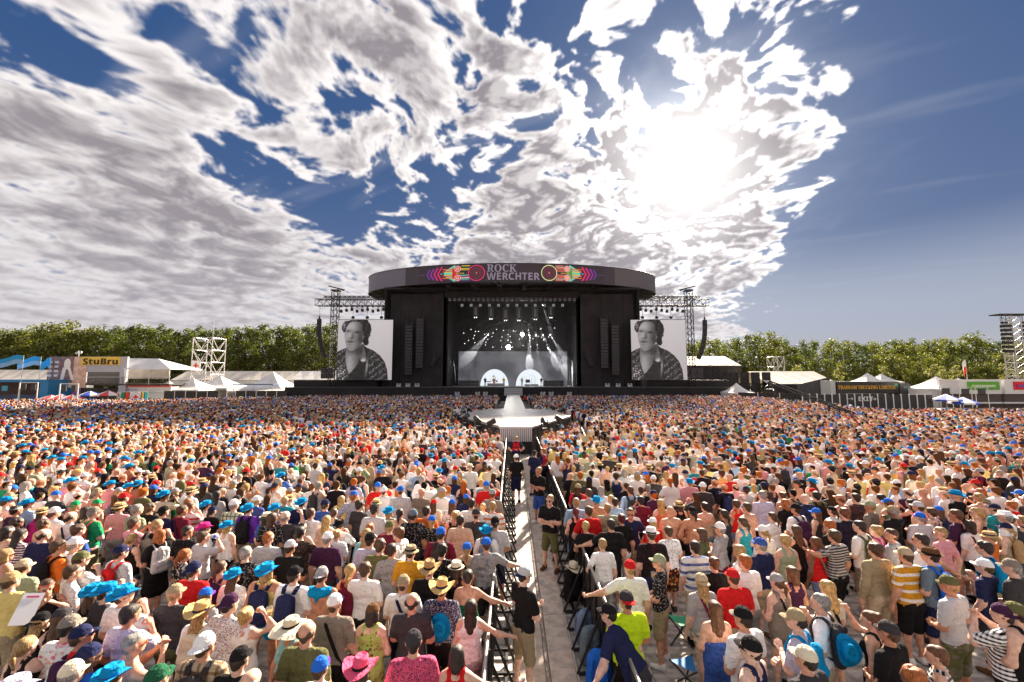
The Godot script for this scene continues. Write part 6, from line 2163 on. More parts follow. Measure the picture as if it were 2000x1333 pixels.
var hair_cache := {}
func hair_shape(kind: String, lod: int) -> Variant:
	if kind in ["-", "bald"]: return null
	var key := "%s%d" % [kind, lod]
	if hair_cache.has(key): return hair_cache[key]
	var p := []
	if kind == "thin":
		p = [[Vector3(-0.05, 0.115, 0.052), Vector3(0.05, 0.115, 0.052), 0.046, 0.046, 1.0, 0], [Vector3(-0.066, 0.125, 0.0), Vector3(-0.066, 0.10, 0.03), 0.024, 0.026, 1.0, 0], [Vector3(0.066, 0.125, 0.0), Vector3(0.066, 0.10, 0.03), 0.024, 0.026, 1.0, 0], [Vector3(0, 0.075, 0.06), Vector3(0, 0.06, 0.05), 0.045, 0.04, 1.0, 0]]
	else:
		var v := 0.006 if kind in ["messy", "curly", "bob", "long"] else 0.0
		if kind == "buzz": v = -0.005
		p = [[Vector3(0, 0.157, -0.014), Vector3(0, 0.152, 0.034), 0.076 + v, 0.085 + v, 1.0, 0], [Vector3(0, 0.11, 0.050), Vector3(0, 0.075, 0.052), 0.062 + v, 0.052 + v, 1.0, 0],
			[Vector3(-0.058, 0.14, 0.0), Vector3(-0.060, 0.105, 0.022), 0.027 + v, 0.026 + v, 1.0, 0], [Vector3(0.058, 0.14, 0.0), Vector3(0.060, 0.105, 0.022), 0.027 + v, 0.026 + v, 1.0, 0]]
	if kind == "long":
		p += [[Vector3(0, 0.12, 0.055), Vector3(0, -0.16, 0.098), 0.070, 0.052, 0.75, 0], [Vector3(-0.055, 0.12, 0.03), Vector3(-0.072, -0.13, 0.075), 0.036, 0.028, 1.0, 0], [Vector3(0.055, 0.12, 0.03), Vector3(0.075, -0.12, 0.075), 0.036, 0.026, 1.0, 0]]
	elif kind == "bob":
		p += [[Vector3(0, 0.11, 0.055), Vector3(0, 0.005, 0.075), 0.072, 0.062, 0.85, 0], [Vector3(-0.06, 0.12, 0.01), Vector3(-0.074, 0.02, 0.015), 0.034, 0.036, 1.0, 0], [Vector3(0.06, 0.12, 0.01), Vector3(0.074, 0.02, 0.015), 0.034, 0.036, 1.0, 0]]
	elif kind == "tail":
		p += [[Vector3(0, 0.16, 0.095), Vector3(0.01, 0.05, 0.148), 0.026, 0.034, 1.0, 0], [Vector3(0.01, 0.05, 0.148), Vector3(0.015, -0.09, 0.125), 0.034, 0.012, 1.0, 0]]
	elif kind == "bun":
		p += [[Vector3(-0.012, 0.185, 0.100), Vector3(0.014, 0.195, 0.098), 0.042, 0.040, 1.0, 0]]
	elif kind in ["curly", "messy"]:
		var r := RandomNumberGenerator.new()
		r.seed = 11
		var low := 0.02 if kind == "curly" else 0.09
		for q in 34 if kind == "curly" else 18:
			var d := Vector3(r.randf_range(-1, 1), r.randf_range(-0.5, 1), r.randf_range(-0.55, 1)).normalized()
			var c := Vector3(0, 0.145, 0.018) + d * Vector3(0.078, 0.078, 0.085)
			if c.y < low: continue
			if c.z < -0.03 and c.y < 0.17: continue
			p.append([c, c + d * 0.01, 0.024, 0.020, 1.0, 0])
	var s := Skinset.new()
	s.add(nets(p, [0.012, 0.018, 0.032][lod], 150.0))
	hair_cache[key] = s.mesh()
	return hair_cache[key]

func brim(m: MB, inner: float, outer: float, y: float, lift: Callable, sz: float, sides: int, thick := 0.006) -> void:
	# a hat's brim: rings from the crown outwards, with a top and an underside
	var rings := 3
	for side in 2:
		for i in rings:
			var t0 := float(i) / rings
			var t1 := float(i + 1) / rings
			for k in sides:
				var a0 := TAU * k / sides
				var a1 := TAU * (k + 1) / sides
				var q := []
				for e in [[t0, a0], [t0, a1], [t1, a1], [t1, a0]]:
					var r: float = lerpf(inner, outer, e[0])
					q.append(Vector3(cos(e[1]) * r, y + float(lift.call(e[0], e[1])) - thick * side, 0.005 + sin(e[1]) * r * sz))
				m.quad(q[0], q[1], q[2], q[3], Vector3.DOWN if side else Vector3.UP)

var hat_cache := {}
func hat_shape(kind: String) -> Dictionary:
	# {crown, brim, band}, any of them may be missing
	if hat_cache.has(kind): return hat_cache[kind]
	var out := {}
	var at := Vector3(0, 0, 0.008)
	var c := MB.new()
	if kind in ["cap", "backcap", "flatcap"]:
		var prof := []
		for i in 7:
			var t := PI / 2 * i / 6
			prof.append(Vector2(0.093 * cos(t), 0.142 + 0.108 * sin(t)))
		c.lathe(prof, at, 14, 1.0, 1.17)
		c.ball(Vector3(0, 0.250, 0.008), Vector3(0.008, 0.006, 0.008), 3, 6)
		out.crown = c.mesh()
		var b := MB.new()
		var back := -1.0 if kind == "backcap" else 1.0
		var ln := 0.078 if kind != "flatcap" else 0.045
		for side in 2:
			for k in 8:
				var a0 := PI * 0.14 + PI * 0.72 * k / 8
				var a1 := PI * 0.14 + PI * 0.72 * (k + 1) / 8
				var q := []
				for e in [[0.0, a0], [0.0, a1], [1.0, a1], [1.0, a0]]:
					var sw: float = sin((e[1] - PI * 0.14) / 0.72)
					var r: float = 1.0
					var x: float = cos(e[1]) * (0.092 + 0.004 * e[0])
					var z: float = 0.008 - back * (sin(e[1]) * 0.107 + e[0] * ln * sqrt(maxf(sw, 0.0)))
					q.append(Vector3(x, 0.150 - 0.012 * e[0] - 1.8 * x * x - 0.005 * side, z))
				b.quad(q[0], q[1], q[2], q[3], Vector3.DOWN if side else Vector3.UP)
		out.brim = b.mesh()
	elif kind in ["bucket", "cowboy", "fedora", "sunhat", "rimhat"]:
		var hgt: float = {"bucket": 0.100, "cowboy": 0.125, "fedora": 0.105, "sunhat": 0.105, "rimhat": 0.085}[kind]
		var prof := [Vector2(0.094, 0.140), Vector2(0.092, 0.140 + hgt * 0.5), Vector2(0.082, 0.140 + hgt * 0.86), Vector2(0.066, 0.140 + hgt), Vector2(0.034, 0.140 + hgt * (0.96 if kind == "sunhat" else 0.86)), Vector2(0.0, 0.140 + hgt * (0.99 if kind == "sunhat" else 0.82))]
		c.lathe(prof, at, 16, 1.0 if kind != "cowboy" else 0.92, 1.20)
		out.crown = c.mesh()
		var b := MB.new()
		match kind:
			"bucket": brim(b, 0.092, 0.158, 0.146, func(t, a): return t * t * (0.040 * cos(a) * cos(a) - 0.032 * sin(a) * sin(a)), 1.16, 20)
			"cowboy": brim(b, 0.090, 0.195, 0.146, func(t, a): return t * t * (0.072 * cos(a) * cos(a) - 0.030 * sin(a) * sin(a)), 1.15, 20)
			"fedora": brim(b, 0.092, 0.145, 0.146, func(t, a): return t * (0.014 * sin(a) + 0.004), 1.14, 18)
			"rimhat": brim(b, 0.092, 0.140, 0.148, func(t, a): return -0.022 * t, 1.14, 18)
			"sunhat": brim(b, 0.092, 0.250, 0.150, func(t, a): return -0.045 * t * t + 0.020 * t * sin(a * 3.0 + 0.6), 1.06, 24)
		out.brim = b.mesh()
		var d := MB.new()
		d.lathe([Vector2(0.0960, 0.149), Vector2(0.0955, 0.149 + (0.026 if kind != "bucket" else 0.010))], at, 16, 1.0 if kind != "cowboy" else 0.925, 1.20)
		out.band = d.mesh()
	elif kind == "bandana":
		var prof := []
		for i in 6:
			var t := PI / 2 * i / 5
			prof.append(Vector2(0.091 * cos(t), 0.150 + 0.090 * sin(t)))
		c.lathe(prof, at, 14, 1.0, 1.17)
		c.tube(Vector3(0.01, 0.13, 0.115), Vector3(0.03, 0.02, 0.135), 0.018, 0.008, 6)
		out.crown = c.mesh()
	elif kind == "headband":
		c.lathe([Vector2(0.090, 0.150), Vector2(0.094, 0.165), Vector2(0.088, 0.182)], at, 16, 1.0, 1.17)
		out.crown = c.mesh()
	hat_cache[kind] = out
	return out

var gear_cache := {}
func gear_shape(kind: String) -> Dictionary:
	if gear_cache.has(kind): return gear_cache[kind]
	var out := {}
	match kind:
		"backpack", "gymbag":
			var s := Skinset.new()
			var z := 0.185 if kind == "backpack" else 0.15
			var p := []
			for x in [-0.085, 0.085]:
				p.append([Vector3(x, 1.36, z - 0.02), Vector3(x * 1.1, 1.02, z), 0.060, 0.072, 1.0, 0])
			p.append([Vector3(-0.07, 1.14, z + 0.045), Vector3(0.07, 1.14, z + 0.045), 0.055, 0.055, 1.0, 0])
			p.append([Vector3(0, 1.38, z - 0.02), Vector3(0, 1.02, z), 0.07, 0.08, 1.0, 0])
			s.add(nets(p, 0.022, 70.0))
			out.bag = s.mesh()
			for x in [-1.0, 1.0]:
				var t := MB.new()
				for w in [-0.022, 0.0, 0.022] if kind == "backpack" else [0.0]:
					var px: float = x * (0.098 + w)
					t.path([Vector3(px * 0.85, 1.42, 0.12), Vector3(px, 1.475, 0.075), Vector3(px, 1.497, 0.02), Vector3(px, 1.462, -0.065), Vector3(px * 1.1, 1.36, -0.108), Vector3(px * 1.35, 1.20, -0.098), Vector3(x * 0.172, 1.08, 0.02), Vector3(x * 0.12, 1.03, 0.12)], 0.013, 5)
				out["strap" if x < 0 else "strap_other"] = t.mesh()
		"satchel":
			var t := MB.new()
			for w in [-0.012, 0.012]:
				t.path([Vector3(-0.085 + w, 1.492, 0.02), Vector3(-0.06 + w, 1.43, 0.098), Vector3(0.02 + w, 1.26, 0.116), Vector3(0.11 + w, 1.06, 0.112), Vector3(0.172, 0.95, 0.085), Vector3(0.19, 0.93, -0.02)], 0.012, 5)
				t.path([Vector3(-0.085 + w, 1.492, 0.02), Vector3(-0.07 + w, 1.42, -0.09), Vector3(0.02 + w, 1.25, -0.115), Vector3(0.12 + w, 1.05, -0.11), Vector3(0.19, 0.93, -0.02)], 0.012, 5)
			out.strap = t.mesh()
			var s := Skinset.new()
			s.add(nets([[Vector3(0.20, 0.95, -0.04), Vector3(0.20, 0.95, 0.09), 0.05, 0.05, 1.0, 0], [Vector3(0.20, 0.84, -0.04), Vector3(0.20, 0.84, 0.09), 0.055, 0.055, 1.0, 0]], 0.022, 70.0))
			out.bag = s.mesh()
		"shades":
			var t := MB.new()
			t.rbox(Vector3(-0.033, 0.108, -0.103), Vector3(0.052, 0.038, 0.012), 0.005)
			t.rbox(Vector3(0.033, 0.108, -0.103), Vector3(0.052, 0.038, 0.012), 0.005)
			t.rbox(Vector3(0, 0.116, -0.106), Vector3(0.03, 0.008, 0.008), 0.002)
			for x in [-1.0, 1.0]: t.path([Vector3(x * 0.060, 0.115, -0.100), Vector3(x * 0.084, 0.118, -0.05), Vector3(x * 0.088, 0.116, 0.01)], 0.0035, 4)
			out.glasses = t.mesh()
		"towel":
			var s := Skinset.new()
			s.add(nets([[Vector3(-0.16, 1.44, 0.03), Vector3(0.16, 1.44, 0.03), 0.055, 0.055, 1.5, 0], [Vector3(-0.1, 1.42, 0.09), Vector3(0.1, 1.42, 0.09), 0.05, 0.05, 1.0, 0], [Vector3(0, 1.42, 0.10), Vector3(-0.01, 1.31, 0.115), 0.05, 0.02, 0.8, 0]], 0.022, 70.0))
			out.cloth = s.mesh()
		"vest":
			var s := Skinset.new()
			s.add(nets([[Vector3(-0.075, 1.335, 0.0), Vector3(0.075, 1.335, 0.0), 0.134, 0.134, 0.82, 0], [Vector3(-0.12, 1.43, 0.012), Vector3(0.12, 1.43, 0.012), 0.070, 0.070, 1.0, 0], [Vector3(-0.062, 1.12, 0.0), Vector3(0.062, 1.12, 0.0), 0.134, 0.134, 0.84, 0]], 0.024, 70.0))
			out.vest = s.mesh()
			var t := MB.new()
			t.lathe([Vector2(0.198, 1.10), Vector2(0.199, 1.145)], Vector3.ZERO, 18, 1.0, 0.60)
			out.stripe = t.mesh()
	gear_cache[kind] = out
	return out

# ---------------------------------------------------------------- the people one can tell apart
# x y of the head's top in the photograph; build; pose; top:colour[:pattern:colour]; lower:colour; hair:colour; hat:colour[:brim]; turn; extras
const FOLK := """
22 1116 m front tee:yellow shorts:khaki short:brown cap:tan 10 -
45 1092 m front tee:sage shorts:khaki short:brown cap:beige 10 -
92 1131 f clap tank:black shorts:denim long:brown headband:coral -120 -
79 1196 f front tank:black shorts:denim long:fair backcap:black 0 -
122 1186 f front tank:black shorts:navy long:brown cap:charcoal 0 -
135 1202 m front tee:white:floral:rose shorts:navy short:black cap:taupe 5 -
160 1220 m front tee:red shorts:navy short:brown cap:navy -25 backpack:plum
172 1258 m front tee:royal shorts:black short:dark backcap:navy -15 shades
142 1289 m down tee:silver shorts:khaki short:grey cap:cream 0 -
218 1298 f down tank:azure shorts:black bob:brown bucket:azure 0 -
52 1246 f phone tank:black shorts:black tail:fair - 5 -
27 1322 m down tee:charcoal shorts:black short:brown bucket:lavender 0 -
262 1240 m clap bare:white shorts:navy buzz:grey - -30 shades:orange
253 1184 m mouth tee:lavender shorts:slate short:dark - -5 -
183 1139 f phone tank:black shorts:denim long:brown bucket:azure 0 -
208 1138 m mouth tee:charcoal shorts:charcoal short:dark bucket:azure -20 -
243 1142 m mouth tee:white trousers:black buzz:brown bucket:azure -10 -
341 1141 m folded long:charcoal trousers:olive buzz:fair cap:khaki 0 -
379 1096 m front tee:red shorts:charcoal short:brown backcap:navy 0 -
401 1148 f down tee:grey shorts:denim bob:brown cap:royal:purple 0 -
431 1097 f down tank:pink shorts:denim tail:brown - 0 backpack:plum
393 1177 f front long:white shorts:black long:fair cowboy:straw 0 gymbag:cream
401 1235 m front tee:beige:plaid:brown shorts:khaki short:brown backcap:white 0 backpack:charcoal
448 1160 m front tee:white:speckle:maroon shorts:charcoal short:dark backcap:plum -10 -
481 1188 f drink tank:white shorts:denim bun:blonde - 0 -
468 1264 m down tee:black shorts:charcoal short:dark cap:black 0 -
308 1299 m down tee:olive:camo:sage shorts:olive thin:grey cap:forest 0 -
489 1311 m down tee:taupe shorts:navy thin:grey - 0 -
522 1098 h front tank:yellow hotpants:azure bob:fair bucket:azure 0 backpack:navy
457 1110 f front tee:white shorts:black long:brown bucket:azure 0 satchel:black
575 1105 m front tee:white shorts:khaki short:dark cap:black -5 backpack:navy
628 1107 h front bare:white shorts:black short:dark backcap:grey 0 towel:azure
684 1104 f front tank:coral:floral:brown skirt:coral tail:blonde - 0 backpack:maroon
713 1101 m front tee:white trousers:black messy:brown - 0 -
654 1159 m front tee:taupe shorts:black buzz:brown cap:white:navy 0 satchel:black
727 1179 f front dress:lime:floral:maroon dress:lime bob:dark cap:brown 0 -
568 1206 f front tank:aqua skirt:aqua long:brown sunhat:cream 160 -
599 1217 m down tee:olive shorts:khaki thin:brown - 0 -
626 1282 f down tee:silver shorts:black short:brown cap:royal:purple 0 -
704 1284 f down tank:white shorts:denim bob:brown cowboy:rose 0 -
788 1122 m folded tee:white trousers:black buzz:brown cap:khaki 0 satchel:navy
805 1160 m folded tee:charcoal shorts:brown thin:dark - 0 -
808 1230 m front tee:rose:speckle:plum shorts:black short:black cap:charcoal:slate 10 -
863 1132 m front long:navy:speckle:silver shorts:black short:brown cowboy:straw 0 -
839 1095 m front tee:black shorts:black short:brown cowboy:tan 0 -
892 1265 f railright tank:red shorts:black bob:dark - 0 -
920 1174 f railright tank:white trousers:grey long:dark - 0 -
914 1115 f railright cami:forest trousers:black bun:dark - 0 -
891 1095 f front tank:black shorts:denim bob:dark fedora:cream 0 -
950 1050 m railright tee:grey:camo:slate shorts:charcoal short:brown cap:royal 10 -
950 1025 f front tee:white shorts:denim bob:brown bucket:azure 0 backpack:slate
967 1009 m front tee:silver shorts:navy short:brown backcap:black 0 -
912 1059 f hip tank:beige shorts:denim tail:fair cap:royal 0 satchel:black
863 1064 m folded tee:black:print:grey shorts:black messy:black - 0 -
861 1029 m front tee:maroon shorts:navy short:dark cap:royal:red 0 backpack:charcoal
802 1063 m front tee:mustard shorts:khaki short:dark rimhat:khaki 0 -
765 1063 m down tee:grey:print:charcoal trousers:taupe short:dark - 0 -
779 1032 m front tee:white shorts:khaki messy:chestnut - 75 -
807 994 m down tee:black:print:silver shorts:charcoal short:dark cap:slate 0 -
843 1007 f down tee:black:print:white shorts:black tail:blonde cap:royal:maroon 0 -
833 990 m front tee:orange shorts:navy short:dark - -10 -
899 1008 m front tee:peach shorts:beige short:dark - 0 -
930 993 m folded tee:charcoal shorts:black buzz:dark cap:charcoal 0 -
962 981 m folded tee:white:band:orange shorts:grey short:fair - 0 -
943 984 f front tank:pink shorts:denim bun:fair - 0 -
921 975 m front tee:white shorts:olive short:dark - 0 -
883 975 f front tee:white:dots:black shorts:denim long:brown cap:royal 0 -
888 999 f front tank:grey shorts:black bun:blonde - 0 backpack:black
847 975 f front tee:cream shorts:denim long:brown cap:red 0 satchel:black
760 989 f front tee:white:stripe:black shorts:black bob:fair bucket:azure 0 -
761 1017 m front tee:maroon shorts:khaki short:fair cap:olive 0 -
781 995 f front tank:peach shorts:denim tail:dark - 0 -
524 1040 m front tee:silver shorts:khaki buzz:ginger - 0 -
566 1055 m front tee:black shorts:black short:dark cap:silver 0 -
587 1030 m mouth tee:charcoal:print:mustard shorts:khaki short:black - 0 -
639 1039 m down tee:plum shorts:charcoal short:grey cap:white 0 -
658 1035 f front tee:white shorts:denim bun:blonde - 0 satchel:taupe
663 1013 m mouth tee:white shorts:navy short:brown rimhat:black 0 -
638 1009 f down tank:peach skirt:cream long:blonde - 0 -
607 994 m front tee:white shorts:grey short:brown - 0 -
557 999 h phone tee:charcoal shorts:black thin:grey - 0 -
531 1004 m front tee:black:print:white shorts:black bob:brown - 0 -
538 983 f front tank:blue shorts:denim bob:fair bucket:azure 0 -
590 972 m front tee:navy shorts:khaki short:dark bucket:azure 0 -
635 975 m front tee:blue shorts:beige short:brown cap:navy 0 -
652 994 f front tank:slate:plaid:aqua shorts:denim short:brown - 0 shades
667 970 f front tee:yellow shorts:denim bob:blonde - 0 satchel:black
703 978 m down tee:charcoal trousers:black messy:dark - -25 shades
731 984 m front tee:silver shorts:black short:dark cap:charcoal 0 -
716 1035 f down tee:aqua shorts:denim long:fair - 0 -
723 1040 m down tee:lavender shorts:navy short:dark cap:black 0 -
742 1055 m front tee:olive shorts:khaki messy:brown - 0 -
723 1023 f front tank:white shorts:denim bun:ginger - 0 -
268 986 m front tee:sage shorts:navy short:grey - -10 -
293 984 m front tee:black shorts:denim curly:brown - 0 -
320 988 m front tee:navy shorts:khaki short:dark backcap:black 0 -
356 988 m front tee:maroon shorts:denim short:brown - -15 satchel:plum
371 981 m mouth tee:white:band:red shorts:navy short:chestnut - 0 -
415 988 f front tee:black shorts:denim tail:dark cap:navy 0 -
457 975 m front tee:cream:plaid:forest shorts:khaki short:grey cap:white 0 -
486 983 m front tee:purple shorts:khaki short:brown bucket:azure 0 backpack:black
306 1016 m mouth tee:black shorts:grey buzz:fair - 0 backpack:taupe
311 1036 f front tee:black skirt:black bob:ginger - 70 gymbag:silver
365 1028 m front tee:black:dots:charcoal shorts:navy buzz:dark - 0 -
400 1020 f front tee:white shorts:denim bob:brown bucket:magenta -20 -
444 1017 f down tank:white shorts:black bob:blonde bucket:azure 0 -
397 1039 m drink tee:silver shorts:charcoal short:brown - -20 -
360 1074 f front tee:black:floral:silver shorts:black tail:ginger - -15 -
480 1069 m front tee:black:print:silver shorts:charcoal short:grey - 0 -
258 1044 f front tank:black shorts:denim tail:fair - 0 -
236 1064 m front tee:silver shorts:black short:dark cap:navy -10 backpack:red
32 986 m front tee:plum shorts:black short:black headband:white 0 -
83 990 f front tank:white shorts:denim long:brown rimhat:straw 0 backpack:magenta
107 990 m front tee:white shorts:khaki short:brown cap:white:sky 0 -
138 1000 m front tee:white shorts:navy thin:black - 0 satchel:charcoal
182 990 m folded tee:green shorts:olive short:grey cap:taupe -10 backpack:coral
148 978 f front tank:cream shorts:denim long:fair backcap:green 0 -
190 975 f front tank:red shorts:denim long:ginger cap:green 0 -
85 1016 f front tank:peach shorts:black curly:brown - 0 -
84 1034 h down tee:navy shorts:charcoal thin:dark - 0 -
153 1025 m folded tee:blue shorts:taupe messy:brown - -10 -
145 1049 h front tee:white shorts:denim thin:grey cap:white -15 -
115 1056 m front tee:orange shorts:black short:brown - -20 backpack:black
157 1077 m mouth tee:silver shorts:olive short:dark cap:olive:khaki -10 -
142 1105 m front tee:white:speckle:grey shorts:khaki short:brown - -25 -
38 1035 f front tee:maroon:stripe:white skirt:maroon long:dark - 0 -
11 1074 f front tank:pink shorts:denim bob:fair - -10 shades
13 1027 f front tank:peach skirt:charcoal bob:dark headband:white 0 -
242 962 m down tee:black:print:white shorts:black short:dark cap:red 0 -
228 967 f front tee:denim skirt:denim long:chestnut - 0 -
34 1010 f front tank:charcoal shorts:black curly:dark headband:grey 0 -
55 974 m front tee:sky shorts:denim short:brown bucket:azure 0 -
1230 1093 m railleft tee:white shorts:navy buzz:fair cap:red:charcoal 0 -
1224 1154 m front tee:neon shorts:black buzz:dark backcap:charcoal:red 8 -
1243 1208 m railleft tee:navy shorts:charcoal short:black cap:black 50 lean
1177 1054 f hip tee:white shorts:grey short:fair - 0 -
1193 1015 m railleft tee:black shorts:black short:dark - 0 -
1144 1020 f front tee:black skirt:black short:blonde - 0 -
1124 993 f front tank:black shorts:black tail:red - 0 -
1125 974 m front tee:sky shorts:denim short:fair - 0 -
1150 956 m down tee:grey shorts:beige short:brown - 0 -
1231 994 m hip tee:navy shorts:khaki buzz:brown - 165 shades
1214 1005 f down tee:black trousers:white bun:red - 0 -
1193 968 f down tee:white shorts:denim bun:blonde - 5 backpack:charcoal
1231 951 m down tee:sky shorts:grey short:brown - 0 backpack:charcoal
1272 1030 m down tee:black:print:maroon shorts:navy short:brown fedora:white 0 -
1287 1082 m front tee:black:print:white shorts:khaki short:grey cap:sage 55 shades
1306 1030 f front tee:white:dots:grey skirt:black:floral:orange bun:brown - 0 -
1309 989 m front bare:white shorts:black bald:grey - 0 -
1352 988 m hip bare:white shorts:black tail:black bandana:black 0 -
1357 1058 m down tee:white:band:blue shorts:beige short:dark - 0 -
1371 1034 f drink tee:olive:camo:forest trousers:black bob:brown - 40 -
1406 1020 m folded tee:grey shorts:maroon short:grey cap:white:black 40 -
1451 1012 f front tank:teal trousers:denim tail:brown - 15 -
1459 983 m front bare:white shorts:royal short:brown - 15 shades
1376 982 f front cami:beige shorts:denim bun:dark - 0 -
1414 997 f shade tank:charcoal shorts:black tail:dark - 10 shades
1326 977 f down tank:black shorts:black bob:dark rimhat:straw 0 -
1290 977 f down tank:coral shorts:denim long:blonde - 0 -
1395 1090 f down tee:black shorts:black bun:chestnut - 0 -
1369 1119 f down tee:grey hotpants:cream:floral:black long:fair backcap:beige 5 satchel:maroon
1432 1111 m front tee:red shorts:khaki short:brown cap:red 0 -
1454 1085 m front tee:white shorts:grey short:ginger - 15 -
1445 1067 f front tee:white shorts:denim bob:fair - 30 -
1485 1050 m front tee:navy shorts:beige short:grey cap:blue 20 -
1491 1026 f front tee:white shorts:denim tail:fair cap:white 10 -
1396 1177 f front cami:blue gown:blue long:chestnut - 0 -
1452 1185 m front tee:white shorts:khaki short:dark cap:black:taupe 20 -
1466 1243 m front tank:navy shorts:black buzz:dark cap:black 35 shades
1534 1047 f front tank:sage shorts:black curly:blonde - 0 -
1555 1028 f front tank:black dress:black long:brown - 0 -
1594 1051 f down tank:red hotpants:denim tail:chestnut - 10 satchel:taupe
1629 1037 m around tee:charcoal:stripe:silver shorts:black messy:brown - 10 -
1680 1019 m front tee:white shorts:taupe short:dark - 20 backpack:olive
1709 1062 m down long:khaki shorts:beige curly:brown - 0 -
1518 1120 f front tank:taupe hotpants:taupe tail:chestnut cap:grey 15 satchel:black
1547 1109 f front tank:plum shorts:black bob:chestnut - 5 -
1617 1137 f front tee:cream shorts:beige long:blonde - 10 satchel:black
1554 983 m front tee:white shorts:grey short:dark cap:black 15 backpack:plum
1594 992 f front tank:charcoal shorts:denim long:chestnut cap:royal 25 -
1625 988 f front tee:white shorts:denim tail:brown bandana:black 10 -
1621 1018 m front tee:black shorts:navy messy:ginger - 20 -
1740 1034 m front tee:grey shorts:charcoal buzz:brown - 25 satchel:black
1712 1028 f front tank:magenta shorts:denim bun:fair - 25 -
1528 962 f front cami:plum hotpants:denim bun:chestnut - 0 -
1508 1002 f front tee:white shorts:denim tail:brown - 20 -
1699 978 m front tee:taupe shorts:navy short:fair cap:sage 20 -
1793 979 m front tank:red shorts:khaki short:brown cap:silver 10 -
1819 993 f down dress:maroon:floral:white dress:maroon curly:brown - 10 -
1838 1031 m behind tee:pink shorts:navy buzz:fair - 10 shades
1892 1018 f down tee:white hotpants:black bob:dark - 0 satchel:charcoal
1769 1069 m down tee:mustard:band:white shorts:black short:brown cap:beige 0 -
1816 1069 m front tee:slate shorts:navy short:dark fedora:brown 20 backpack:royal
1855 1124 m front tee:silver shorts:olive:camo:taupe buzz:fair flatcap:olive 15 -
1922 1091 m mouth tee:navy shorts:charcoal short:brown cap:white 15 -
1977 1092 m front tee:charcoal shorts:black short:grey cap:taupe 15 -
1922 1059 m front tee:navy shorts:khaki messy:dark - 25 backpack:azure
1934 1036 f front tee:orange shorts:denim curly:fair rimhat:straw 25 -
1964 1021 f front tank:beige shorts:black tail:blonde cap:navy 15 backpack:tan
1964 998 m front tee:white shorts:denim short:grey bucket:white 15 -
1905 993 f front tank:tan shorts:denim tail:fair - 30 shades
1868 997 m front tee:plum shorts:khaki short:chestnut - 15 -
1798 1044 m front tee:white shorts:slate short:dark - 25 shades
1975 980 f front tee:red shorts:denim curly:ginger - 0 -
1602 1162 m mouth tee:white shorts:beige short:grey - 40 backpack:charcoal
1556 1189 m folded tee:lavender shorts:grey short:dark cap:khaki 40 backpack:azure
1573 1261 m down tee:charcoal shorts:black short:dark cap:cream 20 -
1702 1197 f phone tank:black skirt:navy bun:chestnut - 35 -
1734 1212 m front tee:black shorts:black short:brown flatcap:charcoal 20 -
1959 1180 h clap tee:white:stripe:black trousers:black buzz:dark backcap:plum 10 -
1981 1176 m front tank:black trousers:black short:brown cap:olive:orange 20 -
1831 1265 f front tank:black:stripe:white shorts:black short:chestnut - 40 -
1782 1305 f front tank:peach shorts:black curly:ginger - 20 -
"""
const STAFF := """
1023 1108 m folded tee:black shorts:khaki short:dark backcap:silver:navy -55 shades
1074 967 m folded tee:black shorts:olive short:fair - 150 shades
1008 888 m down tee:black shorts:navy short:brown cap:white 20 -
1052 913 m folded tee:black shorts:blue short:fair - 130 -
1044 880 m front tee:navy shorts:black short:dark cap:charcoal -40 -
1061 876 m front tee:navy trousers:black short:ginger - 60 vest:red
1008 852 m hips tee:navy trousers:charcoal short:fair - 0 vest:red
"""
var folk_count := 0
var labels := {}
var stood := []            # places already taken
const ADJ := {"royal": "bright blue", "azure": "blue", "neon": "neon yellow", "fair": "light brown", "dark": "dark brown", "silver": "pale grey", "sky": "light blue", "slate": "slate grey", "chestnut": "chestnut brown", "rose": "hot pink"}
func word(c: String) -> String:
	return ADJ.get(c, c)

